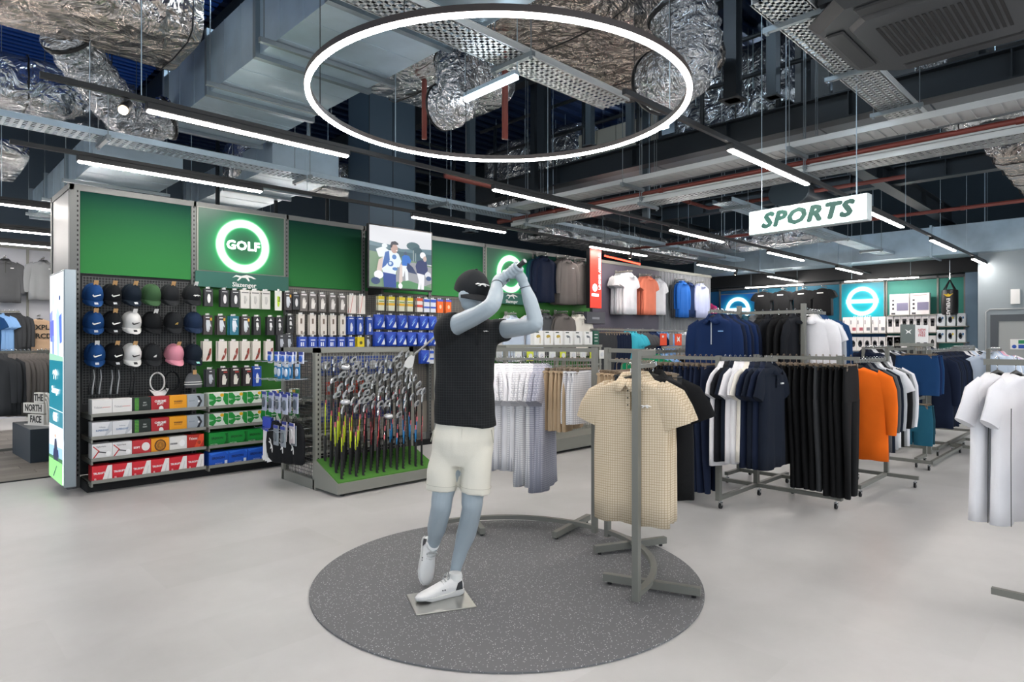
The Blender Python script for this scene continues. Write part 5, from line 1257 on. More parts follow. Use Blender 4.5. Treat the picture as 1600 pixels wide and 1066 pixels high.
# accessories on long prongs out of the end panel
random.seed(9)
Mpr = lambda z: z
def prong(yw, z):
    q = MB(); q.tube([(.0, yw, z), (-.40, yw, z-.01), (-.41, yw, z+.01)], .0035, 5); q.build('peg_hook', CHROME, st)
rowsA = [(558, [('bluec', 'blue and white ball marker card')]*8, .09, .12, (.08, .62)), (585, [('x', '')]*0, .1, .14, (.1, .6)), (578, [('tealc', 'teal and white divot tool card')]*6, .085, .15, (.1, .66)),
         (625, [('blist', 'clear blister pack with blue header')]*8, .10, .2, (.08, .62)), (672, [('greyb', 'grey mesh ball bag on blue card')]*6, .1, .2, (.08, .6)), (668, [('blist2', 'white cleaning brush blister pack')]*3, .1, .2, (.5, .66))]
for ri, (py, items, w_, h, (ya, yb)) in enumerate(rowsA):
    n = len(items)
    zc = 1.5-(py-533)/FPX*6.7
    for j, (k, lab) in enumerate(items):
        # cards hang facing the near aisle, one behind another along the prongs
        pr = j % 4; yy = GY+.06+.16*pr; xx = X0-.14-.11*(j//4)-.02*ri
        col = {'bluec': 'e6e9f4', 'tealc': '2a7fb8', 'blist': 'b9c0d4', 'greyb': '8d979e', 'blist2': 'e4dde0'}.get(k, 'cccccc')
        t = thing('accessory_pack', '%s, prong %s, %s row of the stand end' % (lab, ['one', 'two', 'three', 'four'][pr]+(' outer' if j//4 else ' inner'), ORD[ri]), 'accessory pack', (xx, yy, zc), R(-90))
        q = MB(); q.bbox(-w_/2, 0, -h/2, w_/2, .012, h/2, .002); q.build('card', Mc(col), t)
        q = MB(); q.prism([(-w_/2, h/2-.03), (w_/2, h/2-.03), (w_/2, h/2), (-w_/2, h/2)], -.002, 0); q.build('header', Mc('3446a0' if ri != 2 else 'e8e8ea'), t)
        q = MB(); q.prism(E(0, -.01, w_*.28, h*.26), -.012, 0); q.build('contents', Mc(['2f66c8', '1f8fb8', 'dfe6f2', '5a6670', '6b757c', 'e8e8e8'][ri]), t)
for pr in range(4):
    for z in (1.45-.07, 1.2, 1.0, .7): prong(.06+.16*pr, z-.08)
# black backpacks and white towels hanging low on the end
BAG = fabric('black_bag_cloth', '1c1d20')
p = pd(452, 752, 6.5)
for j in range(3):
    t = thing('drawstring_bag', 'black drawstring bag with white logo, %s on the lowest prongs of the stand end' % ORD[j], 'bag', (X0-.16-.05*j, GY+.12+.13*j, .46), R(-80))
    q = MB(); loops = []
    for z, w_, d_ in ((-.2, .10, .02), (-.18, .13, .035), (0, .135, .05), (.15, .12, .04), (.2, .08, .025), (.22, .05, .015)):
        loops.append([(w_*math.cos(2*PI*k/20), d_*math.sin(2*PI*k/20)*(1+.2*math.cos(5*2*PI*k/20)), z) for k in range(20)])
    q.loft(loops); q.build('bag_body', BAG, t, True)
    q = MB(); q.tube([(-.05, -.02, .2), (-.02, -.01, .27), (.02, -.01, .27), (.05, -.02, .2)], .005, 6); q.build('cord', BLACK, t, True)
    q = MB(); q.M = Matrix.Translation((0, -.055, -.02)) @ Matrix.Rotation(R(70), 4, 'Y') @ Matrix.Scale(.07, 4); q.prism(CAT, -.02, .05); q.build('logo', WHITE, t)
for j in range(3):
    t = thing('golf_towel', 'white and blue packed golf towel, %s hanging at the lower left of the stand end' % ORD[j], 'towel', (X0-.30+.01*j, GY+.44+.075*j, .45), R(-75))
    q = MB(); q.add([(-.02, 0, .25), (.02, 0, .25), (.05, 0, -.18), (-.03, 0, -.2), (-.02, .03, .25), (.02, .03, .25), (.05, .035, -.18), (-.03, .035, -.2)], [(3, 2, 1, 0), (4, 5, 6, 7), (0, 1, 5, 4), (1, 2, 6, 5), (2, 3, 7, 6), (3, 0, 4, 7)]); q.build('towel_cloth', WHITE, t)
    q = MB(); q.box(-.03, -.004, .12, .03, .034, .26); q.build('header_card', Mc('2c48b4'), t)
# ------------------------------------------------------------------ garments
HGR = mat('black_hanger', '24241f', .5); CLIPM = mat('bronze_clip_hanger', '8a7a68', .35, .6)
F = {k: fabric('cloth_'+k, c) for k, c in dict(white='e6e6ea', cream='e8e4da', beige='b29c80', khaki='a8937a', navy='162036', dnavy='121a28', ink='16191f', black='131416', grey='8c8f92', lgrey='b7bbc0', dgrey='55575a', char='3a3c3f', taupe='6b6663',
     teal='225a70', blue='193e6a', mid='132850', royal='2264b8', sky='7fa8d8', aqua='3fb0c4', orange='f2701a', coral='f08a6e', green='0f7a52', pink='e8b4c8', hot='e84a90', pale='c6d4e6', dteal='1c4452', sand='d8b99a', lav='b4bcdc').items()}
def check_mat(name, a, b, sc, gap=.12):
    m = mat(name, a, .85, spec=.2, bump=(260, .2)); nt, bs = nodes_of(m)
    tc = nt.nodes.new('ShaderNodeTexCoord'); mp = nt.nodes.new('ShaderNodeMapping'); mp.inputs['Rotation'].default_value = (R(-90), 0, 0)
    br = nt.nodes.new('ShaderNodeTexBrick'); br.offset = 0; br.inputs['Scale'].default_value = sc; br.inputs['Brick Width'].default_value = 1; br.inputs['Row Height'].default_value = 1; br.inputs['Mortar Size'].default_value = gap; br.inputs['Mortar Smooth'].default_value = .3
    br.inputs['Color1'].default_value = lin(a); br.inputs['Color2'].default_value = lin(a); br.inputs['Mortar'].default_value = lin(b)
    nt.links.new(tc.outputs['Object'], mp.inputs[0]); nt.links.new(mp.outputs[0], br.inputs['Vector']); nt.links.new(br.outputs[0], bs.inputs['Base Color'])
    return m
F['check'] = check_mat('beige_check_cloth', 'd6c8b0', 'b5a286', 72, .13)
F['wcheck'] = check_mat('white_check_cloth', 'e4e4e6', 'b9bac2', 62, .13)
F['gcheck'] = check_mat('lilac_check_cloth', 'b9bac6', '9698a6', 62, .2)
def garment(kind, m, L=.72, label='x', cat=None, seed=0, logo=None, half=.235, collar=True, zipm=None, hem=None, hanger=True, stripe=None):
    """hangs from its hook at the local origin; front faces local -y"""
    nm = {'polo': 'polo_shirt', 'long': 'jacket', 'tee': 't_shirt', 'vest': 'vest', 'trousers': 'trousers', 'shorts': 'shorts', 'top': 'long_sleeved_top', 'skirt': 'skirt'}[kind]
    t = thing(nm, label, cat or {'polo': 'polo shirt', 'long': 'jacket', 'tee': 't-shirt', 'vest': 'vest', 'trousers': 'trousers', 'shorts': 'shorts', 'top': 'top', 'skirt': 'skirt'}[kind])
    rnd = random.Random(seed); ph = rnd.uniform(0, 6); k1 = rnd.uniform(18, 26)
    def ripple(x, z, dp):
        return dp*(.55*math.sin(x*k1+ph+z*1.5)+.45*math.sin(x*k1*1.9+ph*2-z*3))
    if kind in ('trousers', 'shorts', 'skirt'):
        n = 28; w_ = half*.80; top = -.105; crot = top-.30 if kind != 'skirt' else top-L
        q = MB()
        def sec(x0, x1, z, th, dp):
            l = []
            for k in range(n):
                a = 2*PI*k/n; c, s_ = math.cos(a), math.sin(a)
                x = (x0+x1)/2+(x1-x0)/2*math.copysign(abs(c)**.7, c); y = th*math.copysign(abs(s_)**.8, s_)+ripple(x, z, dp)
                l.append((x, y, z))
            return l
        bot = top-L
        if kind == 'skirt': q.loft([sec(-w_, w_, top, .018, .002), sec(-w_*1.1, w_*1.1, top-L*.5, .03, .01), sec(-w_*1.25, w_*1.25, bot, .035, .016)], cap=True)
        else:
            q.loft([sec(-w_, w_, top, .016, .001), sec(-w_*1.03, w_*1.03, top-.04, .02, .003), sec(-w_*1.1, w_*1.1, top-.16, .026, .005), sec(-w_*1.1, w_*1.1, crot, .028, .006)], cap=True)
        q.build('seat' if kind != 'skirt' else 'skirt_body', m, t, True, angle=60)
        if kind != 'skirt':
            for s_ in (-1, 1):
                q = MB(); wi = w_*1.1; we = w_*(.62 if kind == 'trousers' else 1.02)
                lo = []
                for f in (0, .3, .6, .85, 1):
                    z = crot+.01+(bot-crot)*f; xo = wi*(1-f)+we*f*1.05; xi = .003+(.03*f if kind == 'trousers' else .0)
                    lo.append(sec(*sorted((s_*xi, s_*xo)), z, .026, .007+.004*f))
                q.loft(lo); q.build('leg', m, t, True, angle=60)
        q = MB(); q.box(-w_*1.01, -.02, top-.004, w_*1.01, .02, top+.0) if 0 else q.tube([(-w_, 0, top+.0), (w_, 0, top+.0)], .017, 6, flat=.6); q.build('waistband', m, t)
        if hanger:
            q = MB(); q.tube([(-.17, 0, -.085), (.17, 0, -.085)], .007, 6)
            for s_ in (-1, 1): q.box(s_*.14-.016, -.014, -.135, s_*.14+.016, .014, -.075)
            q.tube([(0, 0, -.08), (0, 0, -.03)]+[(.018*math.cos(a)*1, 0, -.012+.02*math.sin(a)) for a in [R(x) for x in (-60, 0, 60, 120, 170)]], .003, 5)
            q.build('clip_hanger', CLIPM, t)
    else:
        n = 36; W_ = half
        prof = [(-.085, .055, .045), (-.098, .085, .048), (-.12, .145, .044), (-.145, .20, .038), (-.175, W_*.965, .034), (-.24, W_, .034), (-.36, W_*.985, .038)]
        k = 4
        for i in range(1, k+1): prof.append((-.36-(L-.36+.085)*i/k, W_*(1+.02*i/k), .036+.006*i/k))
        loops = []
        for i, (z, hw, th) in enumerate(prof):
            dp = .0 if i < 4 else min(.016, .004*(i-3)); l = []
            for kk in range(n):
                a = 2*PI*kk/n; c, s_ = math.cos(a), math.sin(a)
                x = hw*math.copysign(abs(c)**.8, c); y = th*math.copysign(abs(s_)**.7, s_)+ripple(x, z, dp)*(1 if s_ < 0 else .8)
                if i == 0: z2 = z+(-.02*max(0, -s_))
                else: z2 = z
                l.append((x, y, z2+(.004*math.sin(x*31+ph) if i == len(prof)-1 else 0)))
            loops.append(l)
        q = MB(); q.loft(loops, cap=False); b = q.build('body', m, t, True)
        mod = b.modifiers.new('thickness', 'SOLIDIFY'); mod.thickness = .003
        if kind != 'vest':
            for s_ in (-1, 1):
                q = MB()
                if kind in ('polo', 'tee'): path = [(.165, -.165, .065), (.215, -.205, .085), (.255, -.27, .086), (.285, -.345, .086)]
                else: path = [(.165, -.165, .062), (.215, -.21, .080), (.25, -.30, .068), (.265, -.45, .058), (.268, -.60, .05), (.265, -.70, .042)]
                path = [(x*W_/.235, z, r) for x, z, r in path]
                lo = []
                for i, (x, z, r) in enumerate(path):
                    x0, z0, _ = path[max(i-1, 0)]; x1, z1, _ = path[min(i+1, len(path)-1)]
                    dx, dz = x1-x0, z1-z0; dl = math.hypot(dx, dz); px_, pz = dz/dl, -dx/dl; l = []
                    if i == 0: px_, pz = -.15, -1
                    th = .020+.006*(i > 0)
                    for kk in range(16):
                        a = 2*PI*kk/16; u, v = math.cos(a), math.sin(a)
                        l.append((s_*(x+px_*r*u), th*v-.004+.005*math.sin(z*40+ph+s_), z+pz*r*u))
                    lo.append(l)
                q.loft(lo, cap=True); q.build('sleeve', hem if hem and kind == 'raglan' else m, t, True, angle=55)
        if collar:
            q = MB(); n2 = 20; a_, b__, c_ = [], [], []
            for kk in range(n2+1):
                a = 2*PI*kk/n2+PI/2*0-PI/2; c, s_ = math.cos(a), math.sin(a)
                fr = max(0, -s_)
                a_.append((.052*c, .04*s_, -.088-.02*fr)); b__.append((.056*c, .046*s_, -.052-.035*fr)); c_.append((.102*c, .070*s_-.016*fr, -.116-.062*fr*abs(c)**.35))
            q.add(a_+b__+c_, [(i, i+1, n2+1+i+1, n2+1+i) for i in range(n2)]+[(n2+1+i, n2+1+i+1, 2*n2+2+i+1, 2*n2+2+i) for i in range(n2)])
            o = q.build('collar', m, t, True); mod = o.modifiers.new('thickness', 'SOLIDIFY'); mod.thickness = .004
            if kind == 'polo':
                q = MB(); q.box(-.015, -.049, -.26, .015, -.043, -.12); q.build('placket', m, t)
                for z in (-.15, -.19, -.23): q = MB(); q.disc((0, -.052, z), (0, 1, 0), .0045, 8, .004); q.build('button', HGR if m not in (F['black'], F['ink']) else F['grey'], t)
        else:
            q = MB(); q.tube([(.056*math.cos(a), .045*math.sin(a), -.088-.018*max(0, -math.sin(a))) for a in [2*PI*i/20 for i in range(21)]], .006, 5, cap=False); q.build('neck_rib', m, t, True)
        if zipm:
            q = MB(); q.box(-.004, -.050, -.36, .004, -.040, -.10); q.build('zip', zipm, t)
        if logo:
            lm, kind_ = logo; q = MB()
            if kind_ == 'bar': q.box(.075, -.052, -.235, .125, -.038, -.222)
            elif kind_ == 'peak': q.prism([(.08, -.25), (.1, -.228), (.108, -.236), (.118, -.226), (.135, -.25), (.126, -.25), (.115, -.238), (.1, -.242), (.09, -.25)], -.053, -.036)
            elif kind_ == 'cat': q.prism([(.105+x*.03, -.235+z*.03) for x, z in CAT], -.055, -.036)
            elif kind_ == 'chest': q.box(-.11, -.052, -.215, .05, -.036, -.19)
            q.build('logo', lm, t)
        if stripe:
            for s_ in (-1, 1): q = MB(); q.tube([(s_*.17, -.048, -.26), (s_*.19, -.055, -.5), (s_*.2, -.06, -.085-L)], .002, 4); q.build('piping', stripe, t)
        if hanger:
            q = MB(); q.tube([(-.175, 0, -.160), (-.1, 0, -.122), (-.05, 0, -.092), (0, 0, -.078), (.05, 0, -.092), (.1, 0, -.122), (.175, 0, -.160)], .009, 8, flat=1.5); q.build('hanger', HGR, t, True)
            q = MB(); q.tube([(0, 0, -.08), (0, 0, -.028)]+[(.019*math.cos(a), 0, -.012+.02*math.sin(a)) for a in [R(x) for x in (-70, -20, 40, 100, 160)]], .003, 6); q.build('hanger_hook', CHROME, t, True)
    return t
GP = {}
def hangit(key, kw, loc, rz, label, group, sc=(1, 1, 1)):
    """one garment on its rail; repeats copy the first of their kind"""
    if key not in GP:
        o = garment(label=label, **kw); GP[key] = o; o.location = loc; o.rotation_euler = (0, 0, rz)
    else: o = dup(GP[key], loc, rz, label)
    o['group'] = group; o.scale = sc; return o
def hang_row(p0, p1, items, rz, what, group, jit=.05, seed=1, scz=None):
    """items: list of (kind, colour, extra) hung evenly from p0 to p1"""
    rnd = random.Random(seed); n = len(items)
    for i, (kind, c, ex) in enumerate(items):
        f = (i+.5)/n; loc = Vector(p0).lerp(Vector(p1), f)
        v = rnd.randint(0, 2); key = (kind, c, tuple(sorted((k, str(x)) for k, x in ex.items())), v)
        kw = dict(kind=kind, m=F[c], seed=v*7+3); kw.update(ex)
        cn = CNM.get(c, c); kn = {'polo': 'polo shirt', 'long': 'jacket', 'tee': 't-shirt', 'vest': 'sleeveless top', 'trousers': 'trousers', 'shorts': 'shorts', 'top': 'long-sleeved top', 'skirt': 'skirt'}[kind]
        hangit(key, kw, loc, rz+rnd.uniform(-jit, jit), '%s %s, %s %s' % (cn, kn, ORD[i], what), group, (1, 1, 1 if scz is None else scz+(.02*rnd.random())))
CNM = dict(white='white', cream='cream', beige='beige', khaki='khaki', navy='navy', dnavy='dark navy', ink='blue-black', black='black', grey='grey', lgrey='light grey', dgrey='dark grey', char='charcoal', taupe='taupe grey', teal='teal blue', blue='blue', mid='mid navy',
           royal='bright blue', sky='sky blue', aqua='aqua', orange='orange', coral='coral', green='green', pink='pale pink', hot='hot pink', pale='pale blue', dteal='dark teal', sand='sand', lav='lilac grey', check='beige checked', wcheck='white checked', gcheck='grey-white checked')
WT = mat('white_print', 'f0f0f0', .5); ZIP = mat('silver_zip', 'b9bcc0', .3, .7)
X_ALONG = 0.0            # garment plane along X (faces -Y)
Y_ALONG = R(-90)         # garment plane along Y, front faces -X
def sqtube(q, p0, p1, s=.035): q.bar(p0, p1, s, s)
def caster(t, x, y):
    q = MB(); q.cyl((x, y, .055), (x, y, .085), .008, n=8); q.box(x-.018, y-.014, .03, x+.012, y-.010, .058); q.box(x-.018, y+.010, .03, x+.012, y+.014, .058); q.box(x-.018, y-.014, .054, x+.012, y+.014, .058); f = q.build('caster', CHROME, t)
    q = MB(); q.cyl((x-.006, y-.009, .026), (x-.006, y+.009, .026), .026, n=16); q.build('wheel', BLACK, f, True, angle=40)
# ------------------------------------------------------------------ two curved racks on the round mat
CC = (-.05, 4.17); RR = .96
def arcp(phi, r=RR, z=0): return W(CC[0]+r*math.cos(R(phi)), CC[1]+r*math.sin(R(phi)), z)
def arc_bar(q, f0, f1, z, w_, h, n=26, r=RR):
    loops = []
    for k in range(n+1):
        f = f0+(f1-f0)*k/n
        loops.append([arcp(f, r-w_/2, z-h/2), arcp(f, r+w_/2, z-h/2), arcp(f, r+w_/2, z+h/2), arcp(f, r-w_/2, z+h/2)])
    q.loft(loops)
RK = mat('warm_grey_rack', '74756f', .45)
for nm, f0, f1, feet, lab in (('a', 44.7, 124, (57, 105), 'curved grey clothes rack on the far side of the round mat'), ('b', 37, -38.5, (21, -24), 'curved grey clothes rack on the right side of the round mat')):
    t = thing('curved_clothes_rack', lab, 'clothes rack')
    for z, n_ in ((1.43, 'top_rail'), (1.355, 'hanging_rail')):
        q = MB(); arc_bar(q, f0, f1, z, .022, .03 if z > 1.4 else .022); q.build(n_, RK, t, True, angle=40)
    q = MB(); arc_bar(q, f0, f1, .075, .04, .03); q.build('base_arc', RK, t, True, angle=40)
    for f in (f0, f1):
        p = arcp(f); tg = (arcp(f+1)-arcp(f-1)).normalized()
        q = MB(); q.M = Matrix.Translation(p) @ Matrix.Rotation(math.atan2(tg.y, tg.x), 4, 'Z'); q.box(-.019, -.019, .035, .019, .019, 1.45); q.build('post', RK, t)
    for f in feet:
        q = MB(); q.bar(arcp(f, RR-.29, .052), arcp(f, RR+.29, .052), .04, .045); ft = q.build('foot_bar', RK, t)
        for r in (RR-.25, RR+.25): q = MB(); p = arcp(f, r); q.cyl((p.x, p.y, .012), (p.x, p.y, .03), .014, n=8); q.build('levelling_foot', BLACK, ft)
def arc_items(items, f0, f1, what, group, seed=2, dr=0):
    rnd = random.Random(seed); n = len(items)
    for i, (kind, c, ex) in enumerate(items):
        f = f0+(f1-f0)*(i+.5)/n; p = arcp(f, RR+dr, 1.355+.012)
        y = (arcp(f+1)-arcp(f-1)).normalized(); x = Vector((y.y, -y.x, 0)); rz = math.atan2(x.y, x.x)
        v = rnd.randint(0, 2); key = (kind, c, tuple(sorted((k, str(xx)) for k, xx in ex.items())), v)
        kw = dict(kind=kind, m=F[c], seed=v*7+3); kw.update(ex); kn = {'polo': 'polo shirt', 'trousers': 'trousers', 'shorts': 'shorts', 'long': 'jacket', 'tee': 't-shirt', 'skirt': 'skirt'}[kind]
        hangit(key, kw, p, rz+rnd.uniform(-.1, .1), '%s %s, %s %s' % (CNM[c], kn, ORD[i], what), group, (1, 1, 1+rnd.uniform(-.01, .015)))
PK_ = dict(logo=(HGR, 'cat'))
arc_items([('polo', 'wcheck' if i % 2 else 'white', dict(L=.78)) for i in range(8)]+[('polo', 'wcheck', dict(L=.9)) for i in range(4)]+[('polo', 'gcheck', dict(L=.94)) for i in range(3)], 101, 69, 'from the mannequin along the far curved rack', 'white polo shirts on the far curved rack')
arc_items([('shorts', 'beige', dict(L=.46)) for i in range(6)], 67, 56, 'after the white shirts on the far curved rack', 'beige shorts on the far curved rack')
arc_items([('shorts', 'wcheck', dict(L=.4)) for i in range(4)], 55, 48.5, 'at the right end of the far curved rack', 'checked shorts at the end of the far rack')
arc_items([('polo', 'check', dict(L=.82, half=.222, logo=(WT, 'cat'))) for i in range(5)], -24, -35.5, 'counting toward the right curved rack front post', 'beige checked polo shirts by the front post', 2, -.065)
arc_items([('polo', 'black', dict(L=.74)) for i in range(4)], -8, -20, 'behind the beige checked polos', 'black polo shirts on the right curved rack')
arc_items([('shorts', 'beige', dict(L=.45)) for i in range(5)]+[('shorts', 'char', dict(L=.45)) for i in range(6)], 33, -6, 'from the far post of the right curved rack', 'shorts on the right curved rack', 6)
# ------------------------------------------------------------------ generic straight racks
def rack(name, label, bars, posts, rails, casters, cat='clothes rack', s=.035, m=RK, zb=.1):
    t = thing(name, label, cat)
    for a, b in bars:
        q = MB(); q.bar((a.x, a.y, zb), (b.x, b.y, zb), .035, .035); q.build('base_bar', m, t)
    for p, h in posts:
        q = MB(); q.box(p.x-.025, p.y-.02, zb-.02, p.x+.025, p.y+.02, h); q.build('post', m, t)
    for a, b in rails:
        q = MB(); q.bar(a, b, .016, .032); q.build('hanging_rail', m, t)
    for c in casters: caster(t, c.x, c.y)
    return t
V = Vector; ux = V((1, 0, 0)); uy = V((0, 1, 0)); uz = V((0, 0, 1))
B0 = W(1.84, 5.64); Cn = B0+ux*.76; Fr = B0+ux*1.5; Rr = Cn-uy*.76
at = lambda p, z: V((p.x, p.y, z))
rack('mobile_clothes_rack', 'grey mobile rack on casters with navy trousers, polo shirts and black trousers', [(B0, Fr), (Cn+uy*.72, Rr)], [(B0, 1.37), (Rr, 1.37), (Cn, 1.37), (Cn+uy*.72, 1.37)],
     [(at(B0, 1.345)+uy*.80, at(B0, 1.345)-uy*.52), (at(Cn, 1.345)-uy*.08, at(Rr, 1.345)-uy*.16), (at(B0, .62)+ux*.1, at(Fr, .62))], [B0-uy*.0+ux*.04, Cn-uy*.03, Fr, Rr+uy*.03, Cn+uy*.70])
hang_row(at(B0, 1.372)+uy*.75, at(B0, 1.372)+uy*.04, [('trousers', 'black', dict(L=1.1))]*5+[('trousers', 'dnavy', dict(L=1.12))]*2+[('trousers', 'navy', dict(L=1.13))]*6, X_ALONG, 'toward the left post of the mobile rack', 'trousers on the left arm of the mobile rack', .04)
hang_row(at(B0, 1.372)-uy*.04, at(B0, 1.372)-uy*.50, [('polo', 'white', dict(L=.86)), ('polo', 'ink', dict(L=.82)), ('polo', 'dnavy', dict(L=.80)), ('polo', 'white', dict(L=.82)), ('polo', 'white', dict(L=.82)), ('polo', 'cream', dict(L=.80)), ('polo', 'navy', dict(L=.84)), ('polo', 'dnavy', dict(L=.84)), ('polo', 'navy', dict(L=.84)), ('polo', 'dnavy', dict(L=.84, logo=(WT, 'bar')))], X_ALONG, 'along the front arm of the mobile rack', 'polo shirts on the front arm of the mobile rack', .04, 3)
hang_row(at(Cn, 1.372)-uy*.12, at(Rr, 1.372)-uy*.12, [('skirt', 'black', dict(L=.9))]*4+[('trousers', 'black', dict(L=1.12))]*4+[('trousers', 'char', dict(L=1.12))]+[('trousers', 'black', dict(L=1.15))]*4, X_ALONG, 'along the right arm of the mobile rack', 'black garments on the right arm', .05, 4)
# tall rack behind
P1 = W(2.475, 6.9); P2 = P1-uy*.68; J0 = W((1112-800)/FPX*6.35, 6.35)
rack('tall_clothes_rack', 'tall grey two-post rack with dark tops behind the mobile rack', [(P1-ux*.3, P1+ux*.3), (P2-ux*.3, P2+ux*.3), (P1, P2)], [(P1, 1.88), (P2, 1.88)], [(at(P1, 1.8), at(P2, 1.8)), (at(P2, 1.8), at(P2, 1.8)+ux*.6), (at(J0, 1.8)-ux*.03, at(J0, 1.8)+ux*.6), (at(J0, 1.8)+ux*.6, at(P1, 1.8))], [P1-ux*.27, P1+ux*.27, P2-ux*.27, P2+ux*.27])
hang_row(at(P1, 1.826)-uy*.05, at(P2, 1.826)+uy*.04, [('long', 'dteal', dict(L=.78)), ('top', 'dgrey', dict(L=.76)), ('long', 'black', dict(L=.78)), ('long', 'ink', dict(L=.78)), ('long', 'black', dict(L=.8)), ('long', 'black', dict(L=.8, logo=(WT, 'peak'))), ('long', 'ink', dict(L=.84, logo=(WT, 'bar'), zipm=HGR))], X_ALONG, 'between the posts of the tall rack', 'dark tops on the tall rack', .05, 5)
hang_row(at(J0, 1.826)+ux*.48, at(J0, 1.826), [('long', 'navy', dict(L=.8)), ('long', 'mid', dict(L=.8)), ('long', 'navy', dict(L=.8)), ('long', 'mid', dict(L=.8)), ('long', 'navy', dict(L=.82)), ('long', 'mid', dict(L=.84, logo=(F['sky'], 'bar'), zipm=ZIP))], Y_ALONG, 'on the left arm of the tall rack', 'navy jackets on the tall rack', .05, 6)
hang_row(at(P2, 1.826)+ux*.08, at(P2, 1.826)+ux*.5, [('long', 'blue', dict(L=.76)), ('long', 'blue', dict(L=.76)), ('top', 'blue', dict(L=.76)), ('top', 'lgrey', dict(L=.78)), ('polo', 'white', dict(L=.78)), ('top', 'white', dict(L=.8))][::-1], Y_ALONG, 'beyond the right post of the tall rack', 'white and blue tops on the tall rack', .05, 7)
# rack with the orange top
K0 = gp(1455, 737)
Kx = K0+ux*1.75; Ky = K0+uy*.75
Ko = gp(1385, 728)
rack('mobile_clothes_rack', 'grey wheeled rack with orange top and teal shorts', [(K0, Kx), (K0+uy*.9, Kx+uy*.9), (K0, K0+uy*.9), (Kx, Kx+uy*.9)], [(K0+uy*.45, 1.42), (Kx+uy*.45, 1.42)], [(at(K0, 1.4)+uy*.45, at(Kx, 1.4)+uy*.45), (at(K0, .80)+uy*.45-ux*.02, at(K0, .80)+uy*.45+ux*.5)], [K0+V((.05, .03, 0)), Kx+V((-.05, .03, 0)), K0+V((.05, .87, 0)), Kx+V((-.05, .87, 0))])
Po = W((1337-800)/FPX*6.0, 6.0)
rack('side_hanging_arm_rack', 'small grey rack carrying the bright orange top', [(Po+ux*.1, Po+ux*1.0), (Po+ux*.95-uy*.3, Po+ux*.95+uy*.3)], [(Po+ux*.98, 1.34)], [(at(Po, 1.31)-ux*.03, at(Po, 1.31)+ux*1.0)], [Po+ux*.14, Po+ux*.95-uy*.27, Po+ux*.95+uy*.27])
hang_row(at(Po, 1.335)+ux*.92, at(Po, 1.335)-ux*.02, [('top', 'white', dict(L=.82)), ('top', 'grey', dict(L=.8)), ('long', 'black', dict(L=.8)), ('polo', 'white', dict(L=.8)), ('long', 'lgrey', dict(L=.8)), ('top', 'dnavy', dict(L=.82)), ('top', 'dgrey', dict(L=.8)), ('long', 'dnavy', dict(L=.86)), ('top', 'orange', dict(L=.86, collar=False, half=.26))], Y_ALONG, 'on the rack of the orange top', 'tops on the orange top rack', .04, 8)
S0 = W((1431-800)/FPX*7.5, 7.5)
hang_row(at(S0, 1.425)+ux*.3, at(S0, 1.425)-ux*.02, [('shorts', 'blue', dict(L=.46, half=.27)), ('shorts', 'mid', dict(L=.46, half=.27)), ('shorts', 'blue', dict(L=.47, half=.27))], Y_ALONG, 'on the wheeled rack, above the teal shorts', 'blue shorts on the wheeled rack', .04, 9)
S1 = W((1425-800)/FPX*7.5, 7.5)
hang_row(at(S1, .835)+ux*.2, at(S1, .835)-ux*.02, [('shorts', 'dteal', dict(L=.46)), ('shorts', 'teal', dict(L=.47))], Y_ALONG, 'on the low rail of the wheeled rack', 'teal shorts on the low rail', .04, 10)
rack('short_arm', 'short grey arm carrying blue and teal shorts', [(S0+ux*.0, S0+ux*.45)], [(S0+ux*.42, 1.43)], [(at(S0, 1.4)-ux*.05, at(S0, 1.4)+ux*.42), (at(S0, .81)-ux*.05, at(S0, .81)+ux*.42)], [S0+ux*.03, S0+ux*.42], 'clothes rack')
N0 = W((1452-800)/FPX*7.95, 7.95)
Nn = [('long', 'navy', dict(L=.9)), ('long', 'dnavy', dict(L=.88)), ('long', 'navy', dict(L=.86))]
hang_row(at(N0, 1.40), at(N0, 1.40)+ux*1.5, [Nn[i % 3] for i in range(14)], Y_ALONG, 'along the navy row of the wheeled rack', 'navy jackets on the wheeled rack', .05, 11)
N1 = N0+ux*1.65
hang_row(at(N1, 1.40), at(N1, 1.40)+ux*1.0, [('tee', 'navy', dict(L=.8)), ('tee', 'white', dict(L=.8)), ('tee', 'white', dict(L=.8)), ('tee', 'navy', dict(L=.8)), ('tee', 'white', dict(L=.8)), ('polo', 'pale', dict(L=.75)), ('polo', 'pale', dict(L=.75)), ('polo', 'white', dict(L=.75))], Y_ALONG, 'after the navy row, toward the grey door', 'light tops beyond the navy row', .05, 12)
rack('long_clothes_rack', 'long grey wheeled rack holding the row of navy jackets', [(N0+ux*.4, N1+ux*1.1), (N0+ux*.4+uy*.5, N1+ux*1.1+uy*.5), (N0+ux*.4, N0+ux*.4+uy*.5), (N1+ux*1.1, N1+ux*1.1+uy*.5)], [(N0+ux*.02, 1.39), (N1+ux*1.1, 1.39)], [(at(N0, 1.375), at(N1, 1.375)+ux*1.1)], [N0+ux*.45, N1+ux*1.05, N0+ux*.45+uy*.5, N1+ux*1.05+uy*.5])
